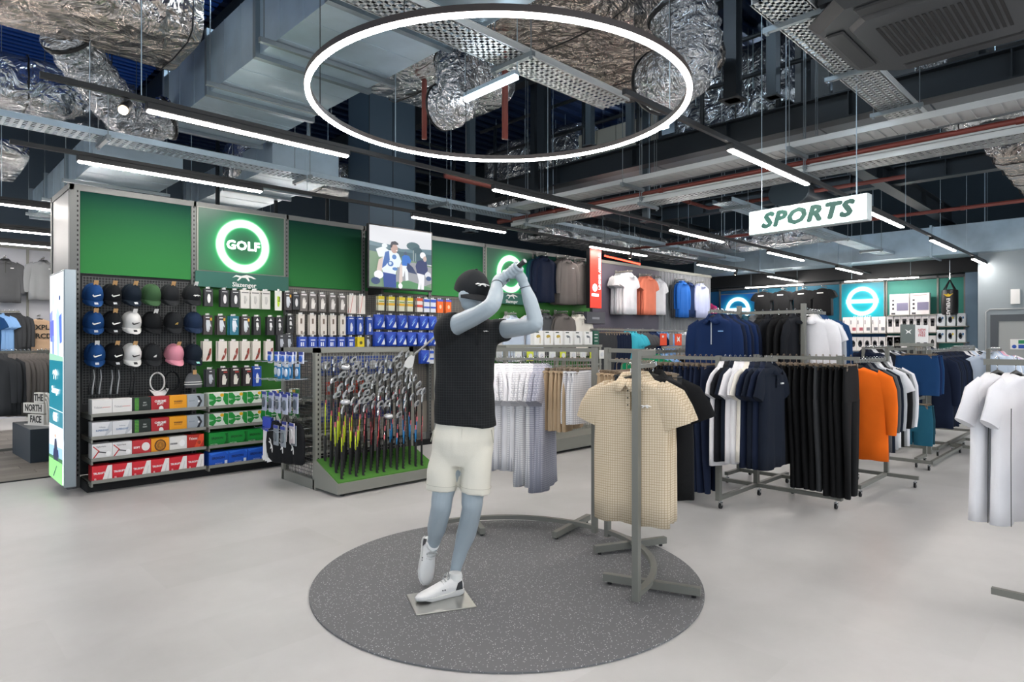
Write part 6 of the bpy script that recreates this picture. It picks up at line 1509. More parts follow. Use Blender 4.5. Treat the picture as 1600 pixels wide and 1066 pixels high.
# more distant low racks between the wheeled rack and the teal wall
for i, (px, d_, cols, ln) in enumerate(((1545, 8.2, ['pale', 'white', 'pale', 'sky', 'pink', 'pink', 'white'], .8), (1350, 10.5, ['navy', 'white', 'dnavy', 'black', 'grey', 'white', 'dnavy', 'lgrey'], 1.6), (1490, 11.5, ['black', 'char', 'navy', 'dnavy', 'grey', 'black', 'pale', 'white'], 1.8), (1240, 10.0, ['navy', 'black', 'dnavy', 'mid', 'char', 'black'], 1.4), (1420, 13.0, ['char', 'black', 'dnavy', 'white', 'grey', 'navy'], 1.8))):
    A = W((px-800)/FPX*d_, d_)
    nm = ['beside the right edge', 'behind the white polo rack', 'in front of the grey door', 'behind the tall rack', 'below the teal wall'][i]
    n = int(ln/.075)
    hang_row(at(A, 1.41), at(A, 1.41)+ux*ln, [(('polo' if (j//3+i) % 2 else 'long'), cols[(j*len(cols))//n], dict(L=.78)) for j in range(n)], Y_ALONG, 'on the low rack '+nm, 'tops on the low rack '+nm, .06, 13+i)
    rack('low_clothes_rack', 'low grey wheeled rack of tops '+nm, [(A, A+ux*ln), (A+uy*.4, A+ux*ln+uy*.4), (A, A+uy*.4), (A+ux*ln, A+ux*ln+uy*.4)], [(A-ux*.03, 1.40), (A+ux*(ln+.03), 1.40)], [(at(A, 1.385)-ux*.05, at(A, 1.385)+ux*(ln+.05))], [A+ux*.05, A+ux*(ln-.05), A+ux*.05+uy*.4, A+ux*(ln-.05)+uy*.4])
# white tees at the right edge, close to the camera
E0 = W((1580-800)/FPX*3.42, 3.42)
rack('near_clothes_rack', 'grey rack at the right edge carrying white t-shirts', [(E0+ux*.1-uy*.9, E0+ux*.1+uy*.1)], [(E0+ux*.1-uy*.5, 1.40)], [(at(E0, 1.385)+uy*.12, at(E0, 1.385)-uy*.95)], [E0+ux*.1-uy*.85])
for i, dy in enumerate((.06, -.02, -.30, -.38, -.46)):
    hangit(('etee', i % 2), dict(kind='tee', m=F['white'], L=.78, seed=5+i % 2, collar=False, half=.24, stripe=HGR), at(E0, 1.41)+uy*dy, -.30+(.04 if i % 2 else -.04), 'white t-shirt with thin black side piping, %s from the back on the right-edge rack' % ORD[i], 'white t-shirts at the right edge')
# ------------------------------------------------------------------ mid-floor gondola behind the curved rack
G0 = V((XonY(790, 5.94), 5.94, 0)); GL_ = XonY(936, 5.94)-G0.x
gd_ = thing('floor_gondola', 'grey floor gondola with wire grid behind the curved rack', 'display stand', G0)
for x in (0, GL_/2, GL_):
    for y in (0, .7): q = MB(); q.box(x-.025, y-.025, 0, x+.025, y+.025, 1.43); q.build('upright', GREY, gd_)
q = MB(); q.box(-.03, -.04, 1.41, GL_+.03, .74, 1.445); q.build('top_shelf', GREY, gd_)
q = MB(); grid_mesh(q, .04, GL_-.04, .2, 1.38, 0, .05, .0025); q.build('wire_grid', LG, gd_, kind='stuff')
q = MB(); q.box(-.03, -.4, .04, GL_+.03, .74, .2); q.build('base_shelf', GREY, gd_)
q = MB(); q.box(-.0, -.3, .0, GL_, .7, .04); q.build('plinth', MBLACK, gd_)
q = MB(); q.box(0, -.05, 1.14, GL_, -.03, 1.16); q.build('front_rail', GREY, gd_)
for j in range(6):
    x = XonY(846+17*j, 5.9)-G0.x if False else None
    px = 842+15.6*j; p = V((XonY(px, 6.0), 6.0, 1.445))
    t = thing('club_head_box', 'white box with %s picture, %s from the left on the floor gondola top' % ('gold putter' if j < 3 else 'steel iron', ORD[j]), 'box', p)
    q = MB(); q.bbox(-.088, 0, 0, .088, .08, .20, .002); q.build('carton', WHITE, t)
    c = Mc('b39a3c' if j < 3 else '6d7276')
    q = MB(); q.prism([(.02, .02), (.03, .02), (.03, .11), (.01, .13), (-.05, .14), (-.055, .12), (-.03, .10), (.015, .105)] if j >= 3 else [(.02, .02), (.028, .02), (.03, .13), (.0, .145), (-.04, .14), (-.055, .115), (-.03, .095), (.02, .11)], -.002, 0); q.build('club_picture', c, t)
    q = MB(); q.box(-.07, -.002, .17, .0, 0, .185); q.build('header_print', Mc('3a4a44'), t)
p = V((XonY(932, 6.0), 6.0, 1.445)); t = thing('green_card_sign', 'dark green card sign at the right end of the floor gondola top', 'sign', p)
q = MB(); q.box(-.06, 0, 0, .06, .04, .21); q.build('card', Mc('1d5a48'), t)
for k in range(3): q = MB(); q.box(-.05, -.002, .05+.05*k, .03, 0, .06+.05*k); q.build('print_line', WHITE, t)
hang_row(V((XonY(776, 5.7), 5.75, 1.19)), V((XonY(800, 5.7), 5.75, 1.19)), [('trousers', 'navy', dict(L=.85))]*5, Y_ALONG, 'hanging at the left end of the floor gondola', 'navy trousers beside the mannequin', .05, 21)
# goods on gondola: balls of lime and white
for j in range(9):
    x = G0.x+.12+j*(GL_-.2)/8
    blister(x, 5.82, 1.30, .12, .13, ['d8dcd8', 'd0d83a', 'e6e6e2'][j % 3], '%s training aid pack on the floor gondola grid, %s from the left' % (['pale', 'lime', 'white'][j % 3], ORD[j]))
# racks right of it
Q0 = W((1000-800)/FPX*6.6, 6.6)
rack('low_clothes_rack', 'low grey rack of green and blue tops behind the right curved rack', [(Q0, Q0+ux*1.5), (Q0+uy*.4, Q0+ux*1.5+uy*.4)], [(Q0, 1.4), (Q0+ux*1.5, 1.4)], [(at(Q0, 1.385), at(Q0, 1.385)+ux*1.5)], [Q0+ux*.03, Q0+ux*1.47, Q0+uy*.4, Q0+ux*1.5+uy*.4])
hang_row(at(Q0, 1.41)+ux*.03, at(Q0, 1.41)+ux*1.47, [('long', 'green', dict(L=.7))]*4+[('polo', 'sky', dict(L=.7))]*2+[('trousers', 'black', dict(L=.95))]*5+[('trousers', 'char', dict(L=.95))]*4+[('trousers', 'black', dict(L=.95))]*5, Y_ALONG, 'along the low rack behind the right curved rack', 'tops and trousers on the low rack', .06, 22)
# ------------------------------------------------------------------ clothing on the golf wall's far bays
def arm(parent_name, p, ln, label):
    t = thing('face_out_arm', label, 'shop fixture', p); q = MB(); q.box(-.012, -ln, -.012, .012, 0, .012); q.build('arm_bar', GREY, t)
    q = MB(); q.box(-.03, -.01, -.04, .03, .0, .04); q.build('bracket', GREY, t)
def stack_arm(px, Y, z, n, items, what, group, dy=.045, seed=1):
    x = XonY(px, Y-.2)
    arm('', V((x, Y, z-.02)), n*dy+.05, 'grey face-out arm carrying '+what)
    hang_row(V((x, Y-.02, z)), V((x, Y-.02-n*dy, z)), items, X_ALONG, 'outward in the '+what, group, .05, seed)
zt_ = lambda py, d: CAMH-(py-533)/FPX*d
b7 = XP[6]
# high row: grey and dark jackets
x0, x1 = XP[5]+.95, XP[7]
stack_arm(852, YF, 3.05, 4, [('long', 'dteal', dict(L=.78))]*2+[('long', 'navy', dict(L=.78))]*2, 'dark teal jackets high on the golf wall', 'dark teal jackets', .05, 31)
stack_arm(884, YF, 3.05, 5, [('long', 'taupe', dict(L=.8))]*4+[('long', 'taupe', dict(L=.8, logo=(WT, 'bar')))], 'taupe jackets high on the golf wall', 'taupe jackets', .05, 32)
stack_arm(911, YF, 3.05, 4, [('long', 'dgrey', dict(L=.76))]*2+[('long', 'taupe', dict(L=.78, logo=(WT, 'bar')))]*2, 'grey jackets next to the red sign', 'grey jackets by the red sign', .05, 33)
for px, z, it, nm in ((840, 2.05, [('polo', 'white', dict(L=.74))]*2+[('polo', 'pale', dict(L=.74))], 'pale polos below the dark jackets'), (858, 2.05, [('long', 'dgrey', dict(L=.74))]*3, 'dark grey tops in the middle row'), (880, 2.05, [('long', 'taupe', dict(L=.74))]*5, 'taupe tops in the middle row'),
                      (908, 2.05, [('polo', 'cream', dict(L=.74))]*4, 'white patterned polos in the middle row'), (803, 1.98, [('polo', 'white', dict(L=.74))]*3+[('polo', 'pale', dict(L=.74))], 'striped white polos under the second ring sign')):
    stack_arm(px, YF, z, len(it), it, nm, nm, .05, int(px))
# wall bays beyond (slatted sportswear wall)
SLW = mat('slat_wall_grey', '8b8f93', .55); SLD = mat('slat_gap', '30343a', .7)
XA, XB = XP[7], XonY(1112, YF)
t = thing('slat_wall', 'grey vertical slatted wall behind the white and orange shirts', 'wall panel', (XA, YF, 0))
q = MB(); q.box(0, .05, 0, XB-XA, .08, 3.1); q.build('backing_sheet', SLD, t)
n = 0
q = MB(); q.box(.02, .02, 1.0, XonY(1030, YF)-XA, .05, 3.06); q.build('dark_sheet', mat('plum_grey_sheet', '565360', .6), t)
x = XonY(1030, YF)-XA+.02
while x < XB-XA-.02:
    q = MB(); q.box(x, .02, 1.0, x+.035, .05, 3.08); q.build('slat', SLW, t); x += .062
q = MB(); q.box(0, .0, 3.06, XB-XA, .08, 3.12); q.build('top_rail', GREY, t)
# red sign
RS = mat('red_lit_panel', 'd8281c', .4, emit='e0301c', es=.9); RSL = mat('white_lit_letters', 'ffffff', .5, emit='ffe8ee', es=2.2)
xr = XonY(934, 7.25)
t = thing('red_blade_sign', 'tall red illuminated sign with white vertical lettering and round emblem', 'sign', (xr, 7.30, 2.66), 0)
q = MB(); q.bbox(-.17, 0, -.55, .17, .09, .55, .006); q.build('casing', BLACK, t)
q = MB(); q.box(-.165, -.006, -.545, .165, 0, .545); q.build('lit_face', RS, t)
text('UNDER ARMOUR', .088, RSL, t, (.115, -.008, .14), (R(90), R(-90), 0), bold=.0005)
q = MB(); q.prism(E(-.03, -.17, .07, .07), -.009, -.006); q.build('emblem', RSL, t)
q = MB(); q.box(-.12, -.009, -.33, .08, -.006, -.28); q.build('emblem_bar', RSL, t)
t = thing('dark_poster_box', 'dark grey box display under the red sign', 'display box', (xr+.15, 7.42, 1.83)); q = MB(); q.bbox(-.25, 0, 0, .3, .25, .22, .005); q.build('casing', mat('slate_box', '4a4c54', .5), t)
q = MB(); q.box(-.1, -.003, .08, .12, 0, .12); q.build('lit_mark', mat('dim_print', '8a8c94', .5), t)
# red light strip above
p0, p1 = py_(945, 400, 7.0), py_(1000, 413, 7.0)
t = thing('red_light_strip', 'thin glowing red light strip above the white shirts', 'light', (0, 0, 0)); q = MB(); q.tube([p0, p1], .012, 8); q.build('lit_tube', mat('red_led', 'ff4030', .5, emit='ff3020', es=12), t)
q = MB(); q.bar(p0+uz*.022, p1+uz*.022, .03, .02); q.cyl(p0+uz*.03, (p0.x, p0.y, 6.2), .004, n=5); q.cyl(p1+uz*.03, (p1.x, p1.y, 6.2), .004, n=5); q.build('fixture_body', BLACK, t)
zz = 2.92
for px, it, nm in ((975, [('polo', 'lgrey', dict(L=.8))]*3+[('tee', 'white', dict(L=.8))]*4, 'white shirts right of the red sign'), (1012, [('tee', 'coral', dict(L=.78))]*5, 'coral shirts beside the white ones'), (1037, [('polo', 'white', dict(L=.76))]*2, 'white polo beside the coral shirts'),
                   (1068, [('long', 'dgrey', dict(L=.8))]*2+[('long', 'royal', dict(L=.8))]*2, 'bright blue jackets'), (1085, [('long', 'navy', dict(L=.78)), ('long', 'mid', dict(L=.78))], 'navy jackets beside the bright blue ones'), (1100, [('long', 'lav', dict(L=.78))]*3, 'lilac patterned jackets at the wall end')):
    stack_arm(px, YF, zz, len(it), it, nm, nm, .05, int(px))
yr_ = 7.35
for k, (pa, pb, its) in enumerate(((932, 975, [('trousers', 'char')]*4+[('trousers', 'navy')]*6), (976, 1025, [('polo', 'aqua')]*3+[('tee', 'dgrey')]*4+[('polo', 'mid')]*3), (1026, 1068, [('polo', 'sky')]*3+[('tee', 'grey')]*4+[('polo', 'lgrey')]*2), (1070, 1108, [('tee', 'white')]*4+[('tee', 'pale')]*3))):
    a, b = XonY(pa, yr_), XonY(pb, yr_)
    t = thing('wall_rail', 'grey wall rail, %s of the lower rails of the slatted wall' % ORD[k], 'rail', (a, yr_, 1.72)); q = MB(); q.box(0, -.01, -.015, b-a, .01, .015); q.build('hanging_rail', GREY, t)
    for x in (0, b-a): q = MB(); q.box(x-.012, 0, -.015, x+.012, YF-yr_+.05, .015); q.build('bracket', GREY, t)
    hang_row(V((a+.03, yr_, 1.745)), V((b-.03, yr_, 1.745)), [(kk, c, dict(L=.74)) for kk, c in its], R(-38), 'along the %s lower rail of the slatted wall' % ORD[k], 'garments on the %s lower rail' % ORD[k], .06, 50+k)
# orange promotion cards
for k, (px, w_) in enumerate(((1037, .11), (1049, .06), (1060, .12))):
    p = py_(px, 540, 6.9); t = thing('promotion_card', ['orange card with small white logo on a low rack', 'narrow grey picture card between the orange cards', 'orange card with large white emblem on a low rack'][k], 'sign', p)
    q = MB(); q.box(-w_*1.05, 0, 0, w_*1.05, .012, .24); q.build('card', Mc('e8502a' if k != 1 else '8a7a74'), t)
    if k != 1:
        q = MB()
        if k == 0: q.prism(E(-.03, .18, .035, .025), -.003, 0)
        else: q.prism([(-.05, .19), (-.02, .16), (.02, .16), (.05, .19), (.05, .15), (.03, .13), (.05, .11), (.05, .07), (.02, .10), (-.02, .10), (-.05, .07), (-.05, .11), (-.03, .13), (-.05, .15)], -.003, 0)
        q.build('emblem', WHITE, t)
p = py_(1050, 541, 6.9); t = thing('card_rail', 'low grey rack top holding the orange cards', 'shop fixture', (p.x, 6.9, 0)); q = MB(); q.box(-.35, -.02, p.z-.04, .35, .03, p.z-.002); q.build('rail', GREY, t)
q = MB(); q.box(-.33, -.015, 0, -.30, .015, p.z-.04); q.build('post', GREY, t); q = MB(); q.box(.30, -.015, 0, .33, .015, p.z-.04); q.build('post', GREY, t)
# ------------------------------------------------------------------ teal wall at the far end
ya, yb = 9.6, YonX(1508, XW)
def faw(px, py): return px_(px, py, XW)
TEALP = mat('teal_panel', '33877a', .55); TEALD = mat('deep_teal_panel', '126a86', .55); TBLUE = mat('ocean_blue_panel', '0f5c94', .5)
tw = thing('teal_wall_fixture', 'teal panelled wall fixture with shelves at the far end of the shop', 'shop fixture', (XW, 0, 0))
cols_ = [(1110, 1126, TBLUE), (1126, 1186, TBLUE), (1186, 1246, TEALD), (1246, 1314, TEALD), (1314, 1386, TBLUE), (1386, 1466, TEALP), (1466, 1508, TEALP)]
for a, b, m_ in cols_:
    y1_, y0_ = YonX(a, XW), YonX(b, XW)
    q = MB(); q.box(-.03, y0_+.01, 1.0, .05, y1_-.01, 3.05); q.build('panel', m_, tw)
    q = MB(); q.box(-.06, y0_-.02, 0, .02, y0_+.02, 3.12); q.build('upright', GREY, tw)
q = MB(); q.box(-.06, yb, 3.06, .05, ya, 3.12); q.build('top_rail', DGREY, tw)
q = MB(); q.box(-.02, yb, 0, .06, ya, 1.0); q.build('back_panel', DGREY, tw)
# ring signs
for k, (a, b, bar, lab) in enumerate(((1128, 1184, .0, 'blue light box sign with glowing ring partly hidden by the racks'), (1316, 1384, .33, 'teal light box sign with glowing ring crossed by a bar'))):
    y1_, y0_ = YonX(a, XW), YonX(b, XW); hw = (y1_-y0_)/2; zc = 2.56 if k else 2.45
    s = thing('light_box_sign', lab, 'sign', (XW-.06, (y0_+y1_)/2, zc), R(-90))
    q = MB(); q.box(-hw, -.05, -.50, hw, .03, .50); q.build('light_box', GREY, s)
    q = MB(); q.box(-hw+.02, -.056, -.48, hw-.02, -.05, .48); q.build('lit_face', neon_mat('teal_ring_face_%d' % k, .33, .055, '0f9aa8' if k else '1478b8', '0c7f94' if k else '0a4fa0', '18e8f0', 'ffffff', .34, 1.6), s)
    if k: text('EVERLAST', .11, WT, s, (0, -.06, -.43), FRONT, bold=.001, sx=.9)
# dark shirts facing out
for k, px in enumerate((1200, 1230, 1262, 1292)):
    p = faw(px, 452); x = XW-.35
    arm_ = thing('face_out_arm', 'short arm on the teal wall carrying the %s dark shirt' % ORD[k], 'shop fixture', (XW, p.y, 3.0)); q = MB(); q.box(-.4, -.01, -.01, -.03, .01, .01); q.build('arm_bar', GREY, arm_)
    for j in range(3):
        hangit(('fartee', j), dict(kind='tee', m=F['char' if j else 'black'], L=.74, seed=j, collar=False, logo=(WT, 'chest') if True else None), V((XW-.38+.06*j, p.y-.01*j, 3.02)), R(-90), 'dark printed t-shirt, %s on the teal wall%s' % (ORD[k], ['', ', one behind', ', back of three'][j]), 'dark t-shirts on the teal wall')
hang_row(V((XW-.5, YonX(1119, XW), 2.72)), V((XW-.35, YonX(1119, XW), 2.72)), [('vest', 'hot', dict(L=.6)), ('vest', 'hot', dict(L=.6))], R(-90), 'at the left end of the teal wall', 'hot pink tops', .03, 70)
hang_row(V((XW-.6, YonX(1116, XW), 2.12)), V((XW-.35, YonX(1116, XW), 2.12)), [('vest', 'pink', dict(L=.5)), ('vest', 'hot', dict(L=.5))], R(-90), 'in the lower pair left of the blue ring', 'lower hot pink tops', .03, 71)
# shelves with packs
def fshelf(a, b, py):
    y1_, y0_ = YonX(a, XW-.3), YonX(b, XW-.3); z = px_(a, py, XW-.3).z
    q = MB(); q.box(-.36, y0_, z-.02, -.02, y1_, z+.005); q.build('shelf', GREY, tw); return z+.005
def fbox(px, z, wpx, h, c, label, pic, cat='box', dx=.3, nm='boxed_product'):
    y = YonX(px, XW-dx); w_ = abs(YonX(px-wpx/2, XW-dx)-YonX(px+wpx/2, XW-dx))
    t = thing(nm, label, cat, (XW-dx, y, z), R(-90)); q = MB(); q.bbox(-w_/2+.004, 0, 0, w_/2-.004, .12, h, .003); q.build('carton', Mc(c), t)
    for nm_, pc_, pts in pic:
        q = MB(); q.prism([(x*w_/2, (zz_+1)*h/2) for x, zz_ in pts], -.004, 0); q.build(nm_, Mc(pc_), t)
    return t
z = fshelf(1388, 1464, 493)
for k in range(2): fbox(1405+32*k, z, 31, .53, 'e8e2e2', 'large white box with barcode lines and grey picture, %s on the top teal shelf' % ORD[k], [('print', 'b06a70', SQ(-.9, .8, .7, .84)), ('picture', '7d7a94', SQ(-.25, -.6, .9, .15)), ('print', '3a3c44', SQ(-.72, -.5, -.5, -.3)), ('print', '3a3c44', SQ(-.72, -.1, -.5, .1)), ('print', '3a3c44', SQ(-.72, .3, -.5, .45)), ('print', '3a3c44', SQ(-.8, -.95, -.4, -.8))])
for ri, (py, pxs, pic) in enumerate(((521, [1322, 1333, 1344, 1355, 1367, 1378], 0), (548, [1322, 1333, 1344, 1355, 1367, 1378, 1390, 1402], 1))):
    z = fshelf(1316, 1386, py)
    for k, px in enumerate(pxs):
        fbox(px, z, 11, .42 if not ri else .36, 'ebe7e6', 'white glove carton, %s from the left on the %s shelf under the teal ring' % (ORD[k], ['upper', 'lower'][ri]), [('print', 'b0606a' if k < 3 else '7d7d84', SQ(-.2, -.7, .8, -.3)), ('print', '5a5c64', SQ(-.7, .1, -.5, .6))] if not ri else [('picture', '2c2e36', E(0, 0, .6, .5)), ('picture', 'e8e8e8', E(0, .1, .3, .2))])
z = fshelf(1388, 1464, 520)
for k in range(7): fbox(1391+11*k, z, 11, .42, 'e9e6e6', 'white carton with black headguard picture, %s on the shelf below the large boxes' % ORD[k], [('picture', '26272b', [(-.6, .6), (.6, .6), (.5, -.3), (-.5, -.3)]), ('picture', 'dadada', SQ(-.3, .1, .3, .35))])
z = fshelf(1388, 1464, 547)
for k in range(7): fbox(1391+11*k, z, 11, .36, 'e9e6e6', 'white carton with dark picture, %s on the low shelf of the teal wall' % ORD[k], [('picture', '26272b', E(0, 0, .5, .5))])
for ri, py in enumerate((510, 535)):
    z = fshelf(1466, 1512, py)
    for k in range(3): fbox(1470+16*k, z, 14, .30, 'e6ebf0', 'pale skipping accessory box, %s column and %s row at the wall end' % (ORD[k], ['upper', 'lower'][ri]), [('picture', '2f3846', E(-.2, 0, .45, .5)), ('picture', 'd8c040' if k == 1 else '3c6e9a', E(.4, .3, .2, .2)), ('print', 'e6ebf0', E(-.2, 0, .25, .28))])
# punch bag
p = px_(1484, 470, XW-.45)
pb = thing('punch_bag', 'black hanging punch bag with yellow mark and white vertical lettering', 'punch bag', (XW-.45, p.y, 0))
q = MB(); zb, zt2 = 1.5+40/FPX*(px_(1484, 533, XW-.45)-V((0, 0, 1.5))).length*.78, 0
d_ = V((XW-.45, p.y, 0)).dot(V((FW[0], FW[1], 0))); zb = 1.5+(533-492)/FPX*d_; zt2 = 1.5+(533-453)/FPX*d_; zh = 1.5+(533-434)/FPX*d_
rb = 11.2/FPX*d_
q = MB(); loops = []
for z, r in ((zb, rb*.8), (zb+.03, rb*.97), (zb+.2, rb), (zt2-.06, rb), (zt2-.01, rb*.96), (zt2, rb*.8)): loops.append([(r*math.cos(2*PI*k/28), r*math.sin(2*PI*k/28), z) for k in range(28)])
q.loft(loops); q.build('bag_body', mat('black_leather', '1d1c1e', .35), pb, True, angle=40)
for k in range(4):
    a = PI/4+k*PI/2; q = MB(); q.tube([(rb*.85*math.cos(a), rb*.85*math.sin(a), zt2), (0, 0, zh-.05)], .014, 6); q.build('strap', BLACK, pb)
q = MB(); q.cyl((0, 0, zh-.06), (0, 0, 3.45), .012, n=8); q.build('hanging_chain', CHROME, pb)
text('EVERLAST', .10, WT, pb, (-rb-.004, -.0, (zb+zt2)/2-.13), (R(90), R(90), R(-90)), bold=.003)
q = MB(); q.M = Matrix.Translation((-rb-.002, 0, zt2-.12)) @ Matrix.Rotation(R(-90), 4, 'Z'); q.prism([(-.1, .02), (-.03, -.05), (.03, -.05), (.1, .02), (.03, .0), (0, .03), (-.03, .0)], -.006, .006); q.build('yellow_emblem', Mc('e8c22a'), pb)
# ------------------------------------------------------------------ pale pillar wall and grey framed door at the right
XR = 17.3
yw1 = YonX(1528, XR)
q = MB(); q.box(XR, yw1-7, 0, XR+1.4, yw1, 4.0); struct(q.build('wall_right', mat('pale_grey_wall', '939da2', .8, var=.02)))
q = MB(); q.box(XW-.1, YonX(1529, XW), 0, XW+.1, yb-.02, 3.3); struct(q.build('wall_return', mat('blue_grey_wall', '7f98ad', .8, var=.04)))
q = MB(); q.box(XW-.3, -4, 3.15, XW+.1, 10, 3.5); struct(q.build('trim_1', mat('black_bulkhead', '16191c', .6)))
dY1 = YonX(1548, XR); dz = px_(1560, 492, XR).z
dr = bpy.data.objects.new('door_1', None); COL.objects.link(dr); dr['kind'] = 'structure'; dr.location = (XR, dY1, 0)
FRM = mat('dark_grey_frame', '4a5056', .5)
q = MB(); q.box(-.05, -.14, 0, .02, 0, dz); q.build('door_frame', FRM, dr); q = MB(); q.box(-.05, -1.9, dz-.14, .02, -.14, dz); q.build('door_frame', FRM, dr)
q = MB(); q.box(-.02, -1.9, 0, .02, -.14, dz-.14); q.build('door_leaf', mat('pale_door', 'a2a6a5', .5), dr)
q = MB(); q.tube([(-.04, -.26, 1.0), (-.08, -.26, 1.0), (-.08, -.38, 1.0)], .01, 8); q.build('door_handle', CHROME, dr)
p = px_(1593, 533, XR-.04); t = thing('fire_notice', 'green and blue safety notices fixed on the pale door', 'notice', (XR-.03, p.y, 1.42), R(-90))
q = MB(); q.box(-.16, -.004, -.1, .16, 0, .12); q.build('notice_board', WHITE, t)
q = MB(); q.box(-.02, -.006, .02, .15, -.003, .1); q.build('green_field', Mc('1f8a5a'), t); q = MB(); q.box(-.02, -.006, -.08, .15, -.003, 0); q.build('blue_field', Mc('1c50b0'), t); q = MB(); q.prism(E(-.09, -.04, .04, .04), -.006, -.003); q.build('blue_dot', Mc('1c50b0'), t)
t = thing('cable_conduit', 'grey surface conduit and small white box on the pale wall', 'conduit', (XR, 0, 0)); yv = YonX(1541, XR)
q = MB(); zc = dz+.12; q.tube([(-.022, yv, .01), (-.022, yv, zc-.06), (-.022, yv-.06, zc), (-.022, yv-2.2, zc)], .016, 8); q.build('conduit_pipe', mat('conduit_grey', 'a4a8aa', .5), t, True)
q = MB(); y = YonX(1587, XR); q.bbox(-.06, y-.08, zc+.1, 0, y+.08, zc+.42, .005); q.build('wall_box', WHITE, t)
# folded card signs on the floor rack near the teal wall
p = W((1430-800)/FPX*9.2, 9.2, 1.47)
t = thing('tabletop_sign', 'pair of grey and white cards standing on a rack top, one with red printing', 'sign', p, R(-45))
q = MB(); q.box(-.21, 0, 0, 0, .012, .27); q.build('grey_card', Mc('66706c'), t); q = MB(); q.box(0, 0, .01, .19, .012, .26); q.build('white_card', WHITE, t)
q = MB(); q.M = Matrix.Translation((-.1, -.003, .17)) @ Matrix.Scale(.05, 4); q.prism([(-1, .6), (0, .1), (1, .6), (.4, -.1), (.8, -.8), (0, -.3), (-.8, -.8), (-.4, -.1)], -.05, .02); q.build('white_emblem', WHITE, t)
for k, z in enumerate((.19, .15, .11)): text(['NEW', 'TEES', 'FREE'][k], .05, Mc('c8404a'), t, (.095, -.003, z), FRONT)
q = MB(); q.box(-.26, -.05, -.045, .24, .07, -.001); q.build('card_holder', GREY, t)
t = thing('sign_post', 'grey post supporting the two-card sign', 'post', (p.x, p.y, 0)); q = MB(); q.box(-.02, -.02, 0, .02, .02, 1.42); q.build('shaft', GREY, t); q = MB(); q.box(-.15, -.15, 0, .15, .15, .02); q.build('base', GREY, t)
# ------------------------------------------------------------------ outdoor clothing corner at the far left
YL = 15.6
lw_ = thing('pale_wall_fixture', 'pale grey wall fixture behind the outdoor jackets', 'shop fixture', (0, YL, 0))
xa, xb = XonY(-40, YL), XonY(100, YL)
for k in range(3):
    a = xa+(xb+1-xa)*k/3; b = xa+(xb+1-xa)*(k+1)/3
    q = MB(); q.box(a+.01, 0, 0, b-.01, .04, 3.3); q.build('panel', mat('pale_panel', 'b9bcc4', .7), lw_)
    q = MB(); q.box(a-.02, -.04, 0, a+.02, .02, 3.35); q.build('upright', GREY, lw_)
q = MB(); q.box(xa, -.06, 3.3, xb+1, .05, 3.36); q.build('top_rail', GREY, lw_)
def wall_g(px, py, kw, label, grp, Y=YL-.25):
    p = py_(px, py, Y); hangit(('w', label), kw, p, X_ALONG+.02, label, grp)
    t = thing('face_out_arm', 'small arm holding the '+label[:40].rsplit(' ', 1)[0], 'shop fixture', (p.x, YL, p.z-.015)); q = MB(); q.box(-.01, Y-YL-.02, -.01, .01, 0, .008); q.build('arm_bar', GREY, t)
wall_g(8, 400, dict(kind='long', m=F['dgrey'], L=.80, logo=(WT, 'bar'), zipm=HGR), 'dark grey zipped jacket high on the pale wall', 'jackets on the pale wall')
wall_g(68, 402, dict(kind='long', m=F['grey'], L=.76, logo=(WT, 'bar')), 'light grey quarter-zip top high on the pale wall', 'jackets on the pale wall')
wall_g(62, 492, dict(kind='tee', m=F['sand'], L=.72, collar=False), 'sand t-shirt with black hand-lettered print on the pale wall', 'sand t-shirts')
p = py_(62, 492, YL-.25)
text('EXPL', .13, HGR, None, (p.x, p.y-.06, p.z-.25), FRONT, bold=.004).parent = GP[('w', 'sand t-shirt with black hand-lettered print on the pale wall')]
text('+ RCD', .13, HGR, None, (p.x, p.y-.06, p.z-.45), FRONT, bold=.004).parent = GP[('w', 'sand t-shirt with black hand-lettered print on the pale wall')]
for o in GP[('w', 'sand t-shirt with black hand-lettered print on the pale wall')].children:
    if o.name.startswith('lettering'): o.location = (0, -.06, -.25 if 'X' and o.location.z > p.z-.3 else -.42)
ra = py_(-24, 485, YL-.35); rb2 = py_(30, 485, YL-.35)
hang_row(ra, rb2, [('tee', 'blue', dict(L=.7)), ('tee', 'sky', dict(L=.7)), ('tee', 'sky', dict(L=.7)), ('tee', 'sky', dict(L=.7)), ('long', 'char', dict(L=.8)), ('long', 'char', dict(L=.8)), ('long', 'char', dict(L=.8)), ('long', 'char', dict(L=.8))], R(-35), 'along the upper rail of the pale wall', 'tops on the pale wall rail', .05, 81)
t = thing('wall_rail', 'grey rail on the pale wall at the far left', 'rail', (0, 0, 0)); q = MB(); q.bar(ra-uz*.025, rb2-uz*.025, .02, .03); q.build('hanging_rail', GREY, t)
for pp in (ra, rb2): q = MB(); q.bar(pp-uz*.025, V((pp.x, YL, pp.z-.025)), .02, .02); q.build('bracket', GREY, t)
ja, jb = py_(-14, 548, 10.75), py_(74, 548, 10.75); ja.z = jb.z = 1.38
hang_row(ja, jb, [('long', 'char', dict(L=.78))]*3+[('long', 'taupe', dict(L=.8))]*10, R(-40), 'along the dark jacket rack at the far left', 'dark jackets at the far left', .05, 82)
jc, jd = py_(62, 548, 11.6), py_(100, 548, 11.6); jc.z = jd.z = 1.38
hang_row(jc, jd, [('long', 'mid', dict(L=.78))]*6, R(-40), 'on the blue jacket rack beside the poster light box', 'blue jackets at the far left', .05, 83)
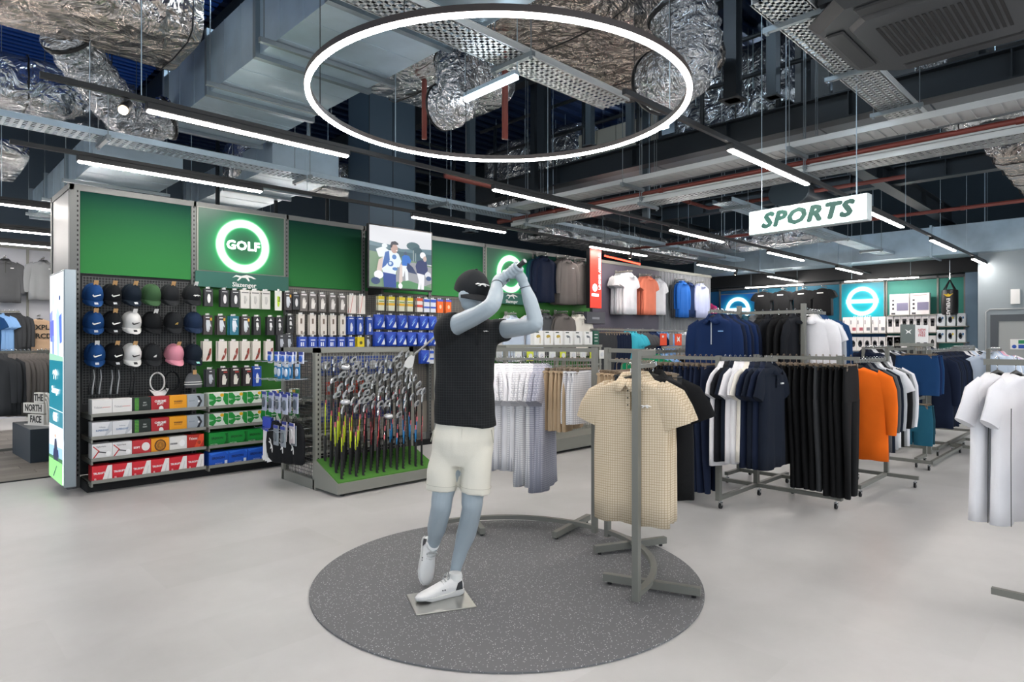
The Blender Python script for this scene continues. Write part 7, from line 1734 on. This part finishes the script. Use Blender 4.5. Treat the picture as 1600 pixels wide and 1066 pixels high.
for a, b, nm in ((ja, jb, 'grey rack holding the dark jackets at the far left'), (jc, jd, 'grey rack holding the blue jackets behind the light box')):
    rack('clothes_rack', nm, [(at(a, 0), at(b, 0)), (at(a, 0)-uy*.3, at(a, 0)+uy*.3), (at(b, 0)-uy*.3, at(b, 0)+uy*.3)], [(a, 1.37), (b, 1.37)], [(a-uz*.028, b-uz*.028)], [], zb=.05)
t = thing('display_plinth', 'dark slate box plinth with white letter blocks on top', 'plinth', gp(47, 725), R(3))
q = MB(); q.bbox(0, 0, 0, 1.0, 1.05, .415, .004); q.build('plinth_box', mat('slate_plinth', '3a444e', .5), t)
q = MB(); q.box(.005, .005, .415, .995, 1.045, .418); q.build('top_sheet', mat('slate_plinth_top', '6b6f72', .5), t)
o0 = gp(47, 725)
t = thing('letter_sign', 'three stacked white letter blocks with curved arcs standing on the slate plinth', 'sign', (o0.x+.12, o0.y+.38, .419), R(-64))
WS = mat('warm_white_sign', 'dcd9d2', .5)
q = MB(); q.box(-.24, 0, 0, .30, .05, .012); q.build('foot', WS, t)
for k, (s_, z, x0_, x1_, x2_) in enumerate((('THE', .29, -.06, .12, .03), ('NORTH', .155, -.26, .12, -.07), ('FACE', .012, -.17, .12, -.025))):
    q = MB(); q.bbox(x0_, 0, z, x1_, .05, z+.13, .002); q.build('letter_block', WS, t)
    text(s_, .12, mat('cut_letter_dark', '3c3a38', .7), t, (x2_, -.001, z+.065), FRONT, ext=.001, bold=.004, sx=.74)
for k in range(3):
    r = .06+.055*k; q = MB(); pts = [(.135+(r-.03)*math.sin(a), .025, .012+(.30+.05*k)*math.cos(a)) for a in [R(x) for x in range(0, 91, 9)]]
    q.tube(pts, .019, 6, flat=.8); q.build('arc_mark', WS, t, True)
t = thing('shoe_on_plinth', 'dark blue outdoor shoe lying on the slate plinth', 'shoe', (o0.x+.62, o0.y+.35, .419), R(20))
q = MB(); loops = []
for u, hw, z0, z1 in ((0, .03, .01, .07), (.1, .036, 0, .09), (.35, .038, 0, .09), (.6, .046, 0, .07), (.85, .042, 0, .05), (1, .02, .01, .03)): loops.append([(u*.29, hw*math.cos(2*PI*k/14), (z0+z1)/2+(z1-z0)/2*math.sin(2*PI*k/14)) for k in range(14)])
q.loft(loops); q.build('upper', fabric('ink_shoe', '1c2430'), t, True); q = MB(); q.box(0, -.045, 0, .29, .045, .014); q.build('sole', BLACK, t)
